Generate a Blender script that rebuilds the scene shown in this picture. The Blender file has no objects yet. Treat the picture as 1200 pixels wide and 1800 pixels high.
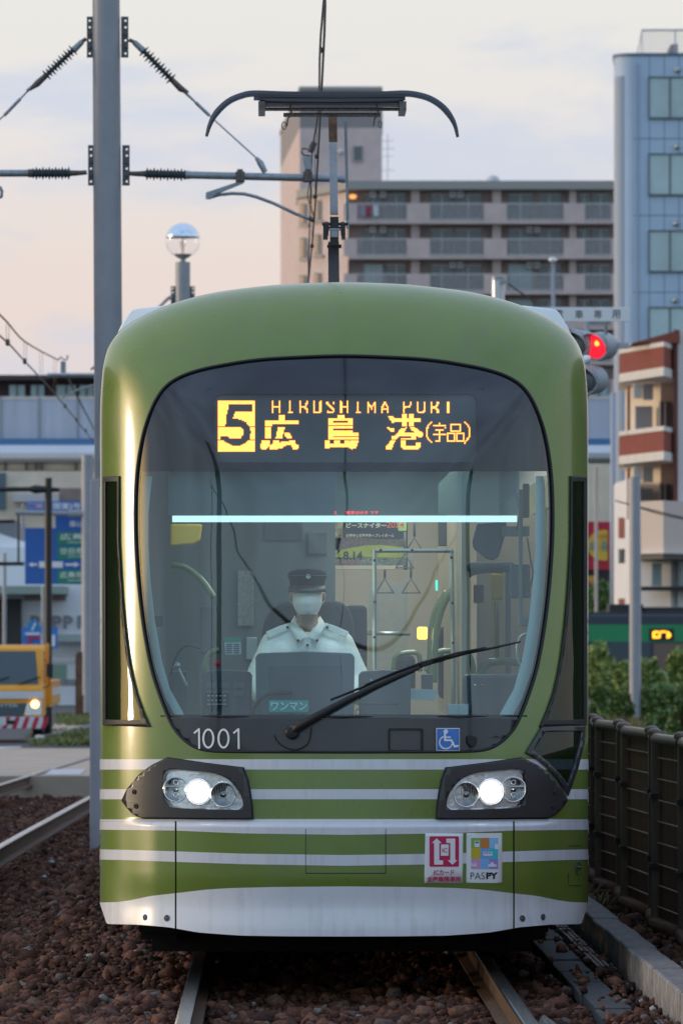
import bpy, bmesh, math, random
import numpy as np
from mathutils import Vector, Matrix
from mathutils.geometry import tessellate_polygon

random.seed(7); RNG = np.random.default_rng(7)
SC = bpy.context.scene
COL = SC.collection

# ------------------------------------------------------------------ camera
F = 9450.0; CX, CY, CZ = 480.0, 1140.0, 1.62
cam_d = bpy.data.cameras.new("camera"); cam = bpy.data.objects.new("camera", cam_d); COL.objects.link(cam)
cam.location = (0, 0, CZ); cam.rotation_euler = (math.radians(90), 0, 0)
cam_d.sensor_fit = 'VERTICAL'; cam_d.sensor_height = 36; cam_d.sensor_width = 24; cam_d.lens = 189
cam_d.shift_x = 120 / 1800; cam_d.shift_y = 240 / 1800
cam_d.clip_start = 0.5; cam_d.clip_end = 6000
cam_d.dof.use_dof = True; cam_d.dof.focus_distance = 26.9; cam_d.dof.aperture_fstop = 9.0
SC.camera = cam
SC.render.resolution_x = 682; SC.render.resolution_y = 1024

# ------------------------------------------------------------------ light
SUN_AZ = math.radians(-87)      # measured from +Y (view direction) towards +X: sun low, square to the left
SUN_EL = math.radians(7)
SC.view_settings.view_transform = 'Standard'; SC.view_settings.look = 'None'
SC.view_settings.exposure = 0.0; SC.view_settings.gamma = 1.0
w = bpy.data.worlds.new("World"); SC.world = w; w.use_nodes = True
nt = w.node_tree; nt.nodes.clear()
def N(t, **kw):
    n = nt.nodes.new(t)
    for k, v in kw.items(): setattr(n, k, v)
    return n
out = N('ShaderNodeOutputWorld'); bg = N('ShaderNodeBackground'); nt.links.new(bg.outputs[0], out.inputs[0])
sky = N('ShaderNodeTexSky', sky_type='NISHITA', sun_disc=False)
sky.sun_elevation = SUN_EL; sky.sun_rotation = SUN_AZ; sky.altitude = 0; sky.air_density = 1.0; sky.dust_density = 1.5; sky.ozone_density = 2.0
tc = N('ShaderNodeTexCoord'); sep = N('ShaderNodeSeparateXYZ'); nt.links.new(tc.outputs['Generated'], sep.inputs[0])
# cloud cover: thin high veil, cream near the zenith side and pinker towards the horizon
rampc = N('ShaderNodeValToRGB'); mr = N('ShaderNodeMapRange'); mr.inputs['From Min'].default_value = 0.0; mr.inputs['From Max'].default_value = 0.14
nt.links.new(sep.outputs['Z'], mr.inputs[0]); nt.links.new(mr.outputs[0], rampc.inputs[0])
e = rampc.color_ramp.elements
e[0].position = 0.0; e[0].color = (.82, .78, .83, 1); e[1].position = 1.0; e[1].color = (.88, .875, .86, 1)
for p, c in ((.30, (.86, .76, .77)), (.40, (.90, .75, .70)), (.52, (.90, .78, .73)), (.68, (.89, .84, .82)), (.86, (.90, .88, .84))):
    q = e.new(p); q.color = (*c, 1)
mp = N('ShaderNodeMapping'); mp.inputs['Scale'].default_value = (9, 9, 30); mp.inputs['Location'].default_value = (1.3, 0.2, 0.55)
nt.links.new(tc.outputs['Generated'], mp.inputs[0])
nz = N('ShaderNodeTexNoise'); nz.inputs['Scale'].default_value = 1.4; nz.inputs['Detail'].default_value = 6; nz.inputs['Roughness'].default_value = .55; nz.inputs['Distortion'].default_value = .3
nt.links.new(mp.outputs[0], nz.inputs['Vector'])
rb = N('ShaderNodeMapRange', interpolation_type='SMOOTHSTEP'); rb.inputs['From Min'].default_value = .46; rb.inputs['From Max'].default_value = .64
nt.links.new(nz.outputs['Fac'], rb.inputs[0])
mxb = N('ShaderNodeMixRGB'); mxb.inputs[2].default_value = (.66, .72, .87, 1)
mul = N('ShaderNodeMath', operation='MULTIPLY'); mul.inputs[1].default_value = .8
nt.links.new(rb.outputs[0], mul.inputs[0]); nt.links.new(mul.outputs[0], mxb.inputs[0]); nt.links.new(rampc.outputs[0], mxb.inputs[1])
# higher up the veil thins to blue
hi = N('ShaderNodeMapRange', interpolation_type='SMOOTHSTEP'); hi.inputs['From Min'].default_value = .13; hi.inputs['From Max'].default_value = .6
nt.links.new(sep.outputs['Z'], hi.inputs[0])
mxh = N('ShaderNodeMixRGB'); mxh.inputs[2].default_value = (.62, .74, .98, 1)
nt.links.new(hi.outputs[0], mxh.inputs[0]); nt.links.new(mxb.outputs[0], mxh.inputs[1])
skm = N('ShaderNodeMixRGB', blend_type='MULTIPLY'); skm.inputs[0].default_value = 1; skm.inputs[2].default_value = (.12, .12, .12, 1)
nt.links.new(sky.outputs[0], skm.inputs[1])
mxs = N('ShaderNodeMixRGB'); mxs.inputs[0].default_value = .9
nt.links.new(skm.outputs[0], mxs.inputs[1]); nt.links.new(mxh.outputs[0], mxs.inputs[2])
# the sky behind the photographer is clearer and bluer
rear = N('ShaderNodeMapRange', interpolation_type='SMOOTHSTEP'); rear.inputs['From Min'].default_value = .25; rear.inputs['From Max'].default_value = -.55; rear.inputs['To Min'].default_value = 0; rear.inputs['To Max'].default_value = .9
nt.links.new(sep.outputs['Y'], rear.inputs[0])
rgr = N('ShaderNodeMapRange'); rgr.inputs['From Min'].default_value = 0; rgr.inputs['From Max'].default_value = .9; nt.links.new(sep.outputs['Z'], rgr.inputs[0])
rcol = N('ShaderNodeMixRGB'); rcol.inputs[1].default_value = (.66, .86, .97, 1); rcol.inputs[2].default_value = (.50, .68, 1.02, 1); nt.links.new(rgr.outputs[0], rcol.inputs[0])
n2 = N('ShaderNodeTexNoise'); n2.inputs['Scale'].default_value = 3.5; n2.inputs['Detail'].default_value = 5; n2.inputs['Distortion'].default_value = .6; nt.links.new(tc.outputs['Generated'], n2.inputs['Vector'])
n2r = N('ShaderNodeMapRange'); n2r.inputs['From Min'].default_value = .35; n2r.inputs['From Max'].default_value = .7; n2r.inputs['To Min'].default_value = .68; n2r.inputs['To Max'].default_value = 1.2; nt.links.new(n2.outputs['Fac'], n2r.inputs[0])
rc2 = N('ShaderNodeVectorMath', operation='SCALE'); nt.links.new(rcol.outputs[0], rc2.inputs[0]); nt.links.new(n2r.outputs[0], rc2.inputs['Scale'])
mxr = N('ShaderNodeMixRGB'); nt.links.new(rear.outputs[0], mxr.inputs[0]); nt.links.new(mxs.outputs[0], mxr.inputs[1]); nt.links.new(rc2.outputs[0], mxr.inputs[2])
# bright column of sunset light round the veiled sun: narrow in azimuth, tall in elevation
sd = Vector((math.sin(SUN_AZ) * math.cos(SUN_EL), math.cos(SUN_AZ) * math.cos(SUN_EL), math.sin(SUN_EL)))
flt = N('ShaderNodeVectorMath', operation='MULTIPLY'); flt.inputs[1].default_value = (1, 1, 0); nt.links.new(tc.outputs['Generated'], flt.inputs[0])
nrm = N('ShaderNodeVectorMath', operation='NORMALIZE'); nt.links.new(flt.outputs[0], nrm.inputs[0])
dt = N('ShaderNodeVectorMath', operation='DOT_PRODUCT'); dt.inputs[1].default_value = Vector((sd.x, sd.y, 0)).normalized(); nt.links.new(nrm.outputs[0], dt.inputs[0])
gl = N('ShaderNodeMapRange', interpolation_type='SMOOTHSTEP'); gl.inputs['From Min'].default_value = .94; gl.inputs['From Max'].default_value = 1.0
nt.links.new(dt.outputs['Value'], gl.inputs[0])
ge = N('ShaderNodeMapRange', interpolation_type='SMOOTHSTEP'); ge.inputs['From Min'].default_value = .55; ge.inputs['From Max'].default_value = .05; nt.links.new(sep.outputs['Z'], ge.inputs[0])
gm = N('ShaderNodeMath', operation='MULTIPLY'); nt.links.new(gl.outputs[0], gm.inputs[0]); nt.links.new(ge.outputs[0], gm.inputs[1])
glm = N('ShaderNodeMixRGB', blend_type='ADD'); glm.inputs[2].default_value = (5.0, 3.1, .65, 1)
nt.links.new(gm.outputs[0], glm.inputs[0]); nt.links.new(mxr.outputs[0], glm.inputs[1])
nt.links.new(glm.outputs[0], bg.inputs[0]); bg.inputs[1].default_value = 1.0

sun_d = bpy.data.lights.new("sun", 'SUN'); sun = bpy.data.objects.new("sun", sun_d); COL.objects.link(sun)
sun_d.energy = 1.1; sun_d.angle = math.radians(8); sun_d.color = (1.0, .80, .64)
sun.rotation_euler = (-sd).to_track_quat('-Z', 'Y').to_euler()
sun.location = sd * 100

# ------------------------------------------------------------------ helpers
def W(px, py, Y):
    return Vector(((px - CX) / F * Y, Y, CZ + (CY - py) / F * Y))
def flat(Y): return lambda px, py: W(px, py, Y)

def link(o, parent=None):
    COL.objects.link(o)
    if parent is not None:
        o.parent = parent
        o.matrix_parent_inverse = Matrix.Translation(parent.location).inverted()
    return o
def thing(name, label, cat, loc=(0, 0, 0), group=None):
    o = bpy.data.objects.new(name, None); COL.objects.link(o); o.location = loc; o.empty_display_size = .2
    o['label'] = label; o['category'] = cat
    if group: o['group'] = group
    return o
def tag(o, label, cat, group=None):
    o['label'] = label; o['category'] = cat
    if group: o['group'] = group
    return o
def copy_tree(o, loc, label=None, parent=None):
    c = o.copy(); COL.objects.link(c)
    if parent is None:
        c.location = loc
        if label: c['label'] = label
    else:
        mi = o.matrix_parent_inverse.copy(); c.parent = parent; c.matrix_parent_inverse = mi
    for ch in list(o.children):
        copy_tree(ch, None, None, c)
    return c

class MB:
    def __init__(s): s.v = []; s.f = []; s.mi = []; s.m = 0
    def add(s, vs, fs):
        b = len(s.v); s.v += [tuple(v) for v in vs]; s.f += [tuple(i + b for i in f) for f in fs]; s.mi += [s.m] * len(fs); return s
    def box(s, x0, x1, y0, y1, z0, z1):
        v = [(x, y, z) for z in (z0, z1) for y in (y0, y1) for x in (x0, x1)]
        return s.add(v, [(0, 2, 3, 1), (4, 5, 7, 6), (0, 1, 5, 4), (2, 6, 7, 3), (0, 4, 6, 2), (1, 3, 7, 5)])
    def pbox(s, p0, p1, q0, q1, Y, d):
        a = W(p0, q1, Y); b = W(p1, q0, Y)
        return s.box(a.x, b.x, Y, Y + d, a.z, b.z)
    def obox(s, c, ax, ay, az):      # oriented box: centre and three half-axes
        c = Vector(c); ax, ay, az = Vector(ax), Vector(ay), Vector(az)
        v = [c + sx * ax + sy * ay + sz * az for sz in (-1, 1) for sy in (-1, 1) for sx in (-1, 1)]
        return s.add(v, [(0, 2, 3, 1), (4, 5, 7, 6), (0, 1, 5, 4), (2, 6, 7, 3), (0, 4, 6, 2), (1, 3, 7, 5)])
    def tube(s, pts, r, n=10, cap=True, closed=False):
        pts = [Vector(p) for p in pts]; k = len(pts)
        rs = r if isinstance(r, (list, tuple)) else [r] * k
        b = len(s.v); vs = []; prev = None
        for i, p in enumerate(pts):
            if closed: t = pts[(i + 1) % k] - pts[i - 1]
            else: t = pts[min(i + 1, k - 1)] - pts[max(i - 1, 0)]
            t.normalize()
            if prev is None:
                a = Vector((0, 0, 1)) if abs(t.z) < .9 else Vector((1, 0, 0))
                u = t.cross(a).normalized()
            else: u = (prev - t * prev.dot(t)).normalized()
            prev = u; w_ = t.cross(u)
            for j in range(n):
                an = 2 * math.pi * j / n
                vs.append(p + (u * math.cos(an) + w_ * math.sin(an)) * rs[i])
        fs = []
        for i in range(k if closed else k - 1):
            i2 = (i + 1) % k
            for j in range(n):
                j2 = (j + 1) % n
                fs.append((i * n + j, i * n + j2, i2 * n + j2, i2 * n + j))
        if cap and not closed:
            fs.append(tuple(reversed(range(n)))); fs.append(tuple(range((k - 1) * n, k * n)))
        return s.add(vs, fs)
    def lathe(s, c, prof, ax=(0, 0, 1), n=24):   # prof: (radius, height along axis)
        c = Vector(c); ax = Vector(ax).normalized(); a = Vector((0, 0, 1)) if abs(ax.z) < .9 else Vector((1, 0, 0))
        u = ax.cross(a).normalized(); w_ = ax.cross(u); vs = []; fs = []
        for r, h in prof:
            for j in range(n):
                an = 2 * math.pi * j / n
                vs.append(c + ax * h + (u * math.cos(an) + w_ * math.sin(an)) * max(r, 1e-5))
        for i in range(len(prof) - 1):
            for j in range(n):
                j2 = (j + 1) % n; fs.append((i * n + j, i * n + j2, (i + 1) * n + j2, (i + 1) * n + j))
        return s.add(vs, fs)
    def prism(s, poly, z0, z1):      # footprint polygon of (x, y), between two heights (floats or per-vertex lists)
        n = len(poly); za = z0 if isinstance(z0, (list, tuple)) else [z0] * n; zb = z1 if isinstance(z1, (list, tuple)) else [z1] * n
        vs = [(x, y, za[i]) for i, (x, y) in enumerate(poly)] + [(x, y, zb[i]) for i, (x, y) in enumerate(poly)]
        fs = [(i, (i + 1) % n, n + (i + 1) % n, n + i) for i in range(n)] + [tuple(reversed(range(n))), tuple(range(n, 2 * n))]
        return s.add(vs, fs)
    def extr(s, pts, d):             # polygon of 3-D points extruded by vector d
        n = len(pts); d = Vector(d); pts = [Vector(p) for p in pts]
        return s.add(pts + [p + d for p in pts], [tuple(reversed(range(n))), tuple(range(n, 2 * n))] + [(i, (i + 1) % n, n + (i + 1) % n, n + i) for i in range(n)])
    def ppoly(s, pts, Y, d): return s.extr([W(x, y, Y) for x, y in pts], (0, d, 0))
    def build(s, name, mat, parent=None, smooth=False, bevel=0, seg=2, auto=None):
        me = bpy.data.meshes.new(name); 
        off = Vector((0, 0, 0))
        me.from_pydata(s.v, [], s.f); me.update()
        bm = bmesh.new(); bm.from_mesh(me); bmesh.ops.recalc_face_normals(bm, faces=bm.faces); bm.to_mesh(me); bm.free()
        mats = mat if isinstance(mat, (list, tuple)) else [mat]
        for m in mats: me.materials.append(m)
        if len(mats) > 1: me.polygons.foreach_set('material_index', s.mi)
        o = bpy.data.objects.new(name, me); link(o, parent)
        if smooth:
            me.polygons.foreach_set('use_smooth', [True] * len(me.polygons))
            if auto is not None: sharp(me, auto)
        if bevel:
            b = o.modifiers.new('bevel', 'BEVEL'); b.width = bevel; b.segments = seg; b.limit_method = 'ANGLE'; b.angle_limit = math.radians(40)
        return o
def sharp(me, deg=35):
    bm = bmesh.new(); bm.from_mesh(me)
    for ed in bm.edges:
        if len(ed.link_faces) == 2 and ed.calc_face_angle(0) > math.radians(deg): ed.smooth = False
    bm.to_mesh(me); bm.free()

def mapped_poly(name, pts, mapper, mat, parent, g=12, holes=(), thick=0.0, normal=None, smooth=True, rim=None):
    loops = [[Vector((x, y, 0)) for x, y in pts]] + [[Vector((x, y, 0)) for x, y in h] for h in holes]
    tris = tessellate_polygon(loops); allv = [v for l in loops for v in l]
    bm = bmesh.new(); bv = [bm.verts.new(v) for v in allv]
    for t in tris:
        try: bm.faces.new([bv[i] for i in t])
        except ValueError: pass
    if g:
        xs = [v.x for v in allv]; ys = [v.y for v in allv]
        cut = []
        x = math.floor(min(xs) / g) * g + g
        while x < max(xs): cut.append(((x, 0, 0), (1, 0, 0))); x += g
        y = math.floor(min(ys) / g) * g + g
        while y < max(ys): cut.append(((0, y, 0), (0, 1, 0))); y += g
        for co, no in cut:
            bmesh.ops.bisect_plane(bm, geom=bm.verts[:] + bm.edges[:] + bm.faces[:], plane_co=co, plane_no=no, dist=1e-4)
    bmesh.ops.remove_doubles(bm, verts=bm.verts, dist=1e-3)
    bm.verts.index_update(); bm.normal_update()
    for f in bm.faces:
        if f.normal.z > 0: f.normal_flip()
    px = [(v.co.x, v.co.y) for v in bm.verts]; nface = len(bm.faces); rimmed = bool(thick and normal is not None)
    for v, p in zip(bm.verts, px): v.co = mapper(*p)
    if thick and normal is not None:      # rim following the true surface normal
        low = {}
        for ed in [e_ for e_ in bm.edges if len(e_.link_faces) == 1]:
            a_, b_ = ed.link_loops[0].vert, ed.link_loops[0].link_loop_next.vert
            for q in (a_, b_):
                if q not in low:
                    pp_ = px[q.index]; low[q] = bm.verts.new(q.co - normal(*pp_) * thick); px.append(pp_)
            bm.faces.new((b_, a_, low[a_], low[b_])).smooth = False
        bm.verts.index_update(); thick = 0; nrim = len(low)
    me = bpy.data.meshes.new(name); bm.to_mesh(me); bm.free()
    me.materials.append(mat)
    o = bpy.data.objects.new(name, me); link(o, parent)
    if smooth:
        if normal is None or not rimmed: me.polygons.foreach_set('use_smooth', [True] * len(me.polygons))
        else: me.polygons.foreach_set('use_smooth', [p_ < nface for p_ in range(len(me.polygons))])
        if normal is not None and not rimmed:
            me.normals_split_custom_set_from_vertices([normal(*p) for p in px])
    if thick:
        md = o.modifiers.new('thickness', 'SOLIDIFY'); md.thickness = thick; md.offset = -1; md.use_rim = True
    return o

_tc = {}
def text_mesh(s, bold=0.0):
    if (s, bold) in _tc: return _tc[(s, bold)]
    c = bpy.data.curves.new('t', 'FONT'); c.body = s; c.offset = bold; c.resolution_u = 3
    o = bpy.data.objects.new('t', c); COL.objects.link(o); bpy.context.view_layer.update()
    m = bpy.data.meshes.new_from_object(o.evaluated_get(bpy.context.evaluated_depsgraph_get()))
    vs = np.array([v.co[:2] for v in m.vertices]); fs = [tuple(p.vertices) for p in m.polygons]
    bpy.data.objects.remove(o); bpy.data.curves.remove(c); bpy.data.meshes.remove(m)
    mn = vs.min(0); mx = vs.max(0); vs = (vs - mn) / (mx - mn)
    _tc[(s, bold)] = (vs, fs); return vs, fs
def text(name, s, x0, x1, y0, y1, mapper, mat, parent, bold=0.0, skew=0.0):
    vs, fs = text_mesh(s, bold)
    pts = [mapper(x0 + (x1 - x0) * a, y1 + (y0 - y1) * b + skew * a) for a, b in vs]
    mb = MB(); mb.add(pts, fs); return mb.build(name, mat, parent)

# ------------------------------------------------------------------ materials
def mat(name, col, rough=.6, metal=0, noise=0, nscale=8, bump=0, bscale=None, coat=0, emit=None, estr=1, spec=.5, stretch=None, col2=None, streak=0, trans=0, ior=1.5, alpha=1):
    m = bpy.data.materials.new(name); m.use_nodes = True; t = m.node_tree; b = t.nodes['Principled BSDF']
    b.inputs['Base Color'].default_value = (*col, 1); b.inputs['Roughness'].default_value = rough; b.inputs['Metallic'].default_value = metal
    b.inputs['Coat Weight'].default_value = coat; b.inputs['Coat Roughness'].default_value = .04; b.inputs['Specular IOR Level'].default_value = spec
    b.inputs['Transmission Weight'].default_value = trans; b.inputs['IOR'].default_value = ior
    if emit: b.inputs['Emission Color'].default_value = (*emit, 1); b.inputs['Emission Strength'].default_value = estr
    if noise or bump or col2:
        tc = t.nodes.new('ShaderNodeTexCoord'); mp = t.nodes.new('ShaderNodeMapping'); t.links.new(tc.outputs['Object'], mp.inputs[0])
        if stretch: mp.inputs['Scale'].default_value = stretch
        nz = t.nodes.new('ShaderNodeTexNoise'); nz.inputs['Scale'].default_value = nscale; nz.inputs['Detail'].default_value = 7; nz.inputs['Roughness'].default_value = .62
        t.links.new(mp.outputs[0], nz.inputs['Vector'])
        if noise or col2:
            mx = t.nodes.new('ShaderNodeMixRGB')
            c2 = col2 or tuple(min(1, c * (1 + noise)) for c in col); c1 = col if col2 else tuple(c * (1 - noise) for c in col)
            mx.inputs[1].default_value = (*c1, 1); mx.inputs[2].default_value = (*c2, 1)
            mr = t.nodes.new('ShaderNodeMapRange'); mr.inputs['From Min'].default_value = .3; mr.inputs['From Max'].default_value = .7
            t.links.new(nz.outputs['Fac'], mr.inputs[0]); t.links.new(mr.outputs[0], mx.inputs[0]); t.links.new(mx.outputs[0], b.inputs['Base Color'])
        if streak:
            m3 = t.nodes.new('ShaderNodeMapping'); m3.inputs['Scale'].default_value = (26, 26, 1.1); t.links.new(tc.outputs['Object'], m3.inputs[0])
            n3 = t.nodes.new('ShaderNodeTexNoise'); n3.inputs['Scale'].default_value = 1.0; n3.inputs['Detail'].default_value = 5; t.links.new(m3.outputs[0], n3.inputs['Vector'])
            n4 = t.nodes.new('ShaderNodeTexNoise'); n4.inputs['Scale'].default_value = 3.0; n4.inputs['Detail'].default_value = 8; n4.inputs['Roughness'].default_value = .7; t.links.new(tc.outputs['Object'], n4.inputs['Vector'])
            mu = t.nodes.new('ShaderNodeMath'); mu.operation = 'MULTIPLY'; t.links.new(n3.outputs['Fac'], mu.inputs[0]); t.links.new(n4.outputs['Fac'], mu.inputs[1])
            r3 = t.nodes.new('ShaderNodeMapRange'); r3.inputs['From Min'].default_value = .24; r3.inputs['From Max'].default_value = .42; r3.inputs['To Min'].default_value = 0; r3.inputs['To Max'].default_value = streak; t.links.new(mu.outputs[0], r3.inputs[0])
            m4 = t.nodes.new('ShaderNodeMixRGB'); m4.inputs[2].default_value = (.20, .17, .12, 1); t.links.new(r3.outputs[0], m4.inputs[0]); t.links.new(mx.outputs[0], m4.inputs[1]); t.links.new(m4.outputs[0], b.inputs['Base Color'])
            r4 = t.nodes.new('ShaderNodeMapRange'); r4.inputs['From Min'].default_value = .3; r4.inputs['From Max'].default_value = .7; r4.inputs['To Min'].default_value = rough * .8; r4.inputs['To Max'].default_value = rough * 1.35; t.links.new(n4.outputs['Fac'], r4.inputs[0]); t.links.new(r4.outputs[0], b.inputs['Roughness'])
        if bump:
            bp = t.nodes.new('ShaderNodeBump'); bp.inputs['Strength'].default_value = bump; bp.inputs['Distance'].default_value = .02
            if bscale:
                n2 = t.nodes.new('ShaderNodeTexNoise'); n2.inputs['Scale'].default_value = bscale; n2.inputs['Detail'].default_value = 6; t.links.new(mp.outputs[0], n2.inputs['Vector']); t.links.new(n2.outputs['Fac'], bp.inputs['Height'])
            else: t.links.new(nz.outputs['Fac'], bp.inputs['Height'])
            t.links.new(bp.outputs[0], b.inputs['Normal'])
    return m
def glass_mat(name, tint, refl=1.0, rough=.015, add=0.04, wave=0.0):
    m = bpy.data.materials.new(name); m.use_nodes = True; t = m.node_tree; t.nodes.clear()
    o = t.nodes.new('ShaderNodeOutputMaterial'); mx = t.nodes.new('ShaderNodeMixShader'); tr = t.nodes.new('ShaderNodeBsdfTransparent'); gl = t.nodes.new('ShaderNodeBsdfGlossy')
    tr.inputs[0].default_value = (*tint, 1); gl.inputs['Roughness'].default_value = rough; gl.inputs[0].default_value = (refl, refl, refl, 1)
    fr = t.nodes.new('ShaderNodeLayerWeight'); pw = t.nodes.new('ShaderNodeMath'); pw.operation = 'POWER'; pw.inputs[1].default_value = 4.5; t.links.new(fr.outputs['Facing'], pw.inputs[0])
    ad = t.nodes.new('ShaderNodeMath'); ad.operation = 'MULTIPLY_ADD'; ad.inputs[1].default_value = .9 - add; ad.inputs[2].default_value = add + .04; ad.use_clamp = True
    t.links.new(pw.outputs[0], ad.inputs[0]); t.links.new(ad.outputs[0], mx.inputs[0]); t.links.new(tr.outputs[0], mx.inputs[1]); t.links.new(gl.outputs[0], mx.inputs[2]); t.links.new(mx.outputs[0], o.inputs[0])
    if wave:
        tc = t.nodes.new('ShaderNodeTexCoord'); nz = t.nodes.new('ShaderNodeTexNoise'); nz.inputs['Scale'].default_value = 2.2; nz.inputs['Detail'].default_value = 1
        bp = t.nodes.new('ShaderNodeBump'); bp.inputs['Strength'].default_value = wave; bp.inputs['Distance'].default_value = .05
        t.links.new(tc.outputs['Object'], nz.inputs['Vector']); t.links.new(nz.outputs['Fac'], bp.inputs['Height']); t.links.new(bp.outputs[0], gl.inputs['Normal']); t.links.new(bp.outputs[0], fr.inputs['Normal'])
    return m
def emit_mat(name, col, s):
    return mat(name, tuple(c * .5 for c in col), .5, emit=col, estr=s)
M = {}
M['green'] = mat('tram_green_paint', (.150, .228, .036), .30, streak=.30, coat=.7, noise=.10, nscale=2.2, bump=.015, bscale=60)
M['stripe'] = mat('stripe_white_paint', (.70, .72, .78), .3, streak=.22, coat=.5, noise=.05, nscale=3)
M['white'] = mat('white_paint', (.82, .85, .90), .3, streak=.20, coat=.5, noise=.05, nscale=2.5)
M['frit'] = mat('black_glass_border', (.018, .020, .028), .07, coat=.6, spec=.6)
M['panel'] = mat('charcoal_panel', (.035, .038, .046), .3, coat=.3, noise=.12, nscale=6)
M['bezel'] = mat('headlamp_bezel_grey', (.038, .038, .042), .34, coat=.15, noise=.12, nscale=5)
M['rubber'] = mat('black_rubber', (.012, .012, .014), .55)
M['dark'] = mat('dark_trim', (.02, .022, .026), .5)
M['black'] = mat('black_metal', (.015, .015, .017), .45, noise=.2, nscale=20)
M['underblack'] = mat('underframe_black', (.01, .01, .01), .85)  # near-black matt colour for parts underneath the vehicles
M['glass'] = glass_mat('windscreen_glass', (.70, .89, .93), 1.0, add=.058, wave=.05)
M['qglass'] = glass_mat('quarter_window_glass', (.25, .30, .30), .6, add=.03, wave=.25)
M['sideglass'] = glass_mat('side_window_glass', (.45, .5, .5), 1.0, add=.05)
M['chrome'] = mat('reflector_chrome', (.85, .86, .88), .12, metal=1, noise=.1, nscale=30)
M['lens'] = glass_mat('headlamp_lens', (.93, .95, .96), 1.0, add=.03, wave=.5)
M['steel'] = mat('rail_steel_polished', (.62, .64, .70), .16, metal=1, noise=.15, nscale=40, stretch=(1, .05, 1))
M['rust'] = mat('rail_side_rust', (.10, .058, .038), .75, noise=.35, nscale=25, bump=.2)
M['pole'] = mat('pole_grey_paint', (.31, .33, .37), .42, noise=.08, nscale=3, bump=.02, bscale=90)
M['plate'] = mat('galvanised_plate', (.10, .115, .13), .5, noise=.25, nscale=18, metal=.3)
M['arm'] = mat('galvanised_tube', (.30, .34, .38), .45, noise=.2, nscale=14, metal=.4)
M['fitting'] = mat('rusty_fitting', (.14, .12, .11), .6, noise=.4, nscale=40, metal=.4)
M['insul'] = mat('insulator_grey', (.06, .08, .09), .4)
M['wire'] = mat('copper_wire_aged', (.07, .06, .055), .5, metal=.4)
M['ledbg'] = mat('display_panel', (.055, .085, .10), .35, noise=.08, nscale=5)
M['led'] = emit_mat('amber_led', (1.0, .46, .075), 3.2)
M['ledhalo'] = mat('display_panel_lit', (.06, .05, .035), .5)
M['whitetext'] = mat('white_lettering', (.85, .86, .88), .5)
M['redled'] = emit_mat('red_led', (1.0, .05, .06), 1.6)
M['skin'] = mat('skin', (.42, .25, .18), .55, noise=.06, nscale=20)
M['shirt'] = mat('pale_shirt_cloth', (.86, .92, .93), .8, noise=.04, nscale=15, bump=.7, bscale=8)
M['mask'] = mat('white_face_mask', (.95, .97, .98), .8, bump=.15, bscale=30)
M['navy'] = mat('navy_cloth', (.008, .010, .015), .95, spec=.1, noise=.15, nscale=30)
M['seat'] = mat('seat_cloth', (.022, .026, .038), .85, noise=.2, nscale=60)
M['console'] = mat('console_grey_plastic', (.10, .125, .145), .5, noise=.08, nscale=8, bump=.03, bscale=150)
M['console2'] = mat('console_dark_plastic', (.07, .085, .105), .5, noise=.08, nscale=8)
M['interior'] = mat('interior_wall_grey', (.13, .165, .19), .6, noise=.06, nscale=3)
M['beige'] = mat('interior_beige_panel', (.56, .47, .38), .55, noise=.06, nscale=3)
M['floor'] = mat('vinyl_floor', (.09, .09, .09), .6)
M['pipegreen'] = mat('green_handrail', (.17, .24, .13), .2, coat=.5)
M['alu'] = mat('aluminium_frame', (.45, .50, .52), .3, metal=.7)
M['yellow'] = mat('yellow_handrail', (.95, .60, .05), .4)
M['orange'] = mat('orange_paint', (.60, .20, .03), .4)
M['blind'] = glass_mat('tinted_blind_film', (.42, .56, .62), 1, rough=.3, add=.05)
M['horn'] = mat('collector_horn', (.07, .085, .11), .4, metal=.3)
M['blue'] = mat('sign_blue', (.05, .20, .62), .4)
M['signgreen'] = mat('sign_green', (.02, .28, .17), .5)
M['red'] = mat('red_paint', (.55, .02, .06), .45)
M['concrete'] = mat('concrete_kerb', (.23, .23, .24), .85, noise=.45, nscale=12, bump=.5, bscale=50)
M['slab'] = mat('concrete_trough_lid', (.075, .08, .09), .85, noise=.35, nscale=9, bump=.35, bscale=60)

for k_ in ('green', 'stripe', 'white'): M[k_].node_tree.nodes['Principled BSDF'].inputs['Coat Roughness'].default_value = .13
M['arm2'] = mat('pantograph_arm_grey', (.58, .62, .70), .45, noise=.15, nscale=10)
M['lining'] = mat('pillar_lining_pale', (.50, .60, .58), .5)
M['fairing'] = mat('fairing_white', (.88, .92, .93), .35, coat=.4)
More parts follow.
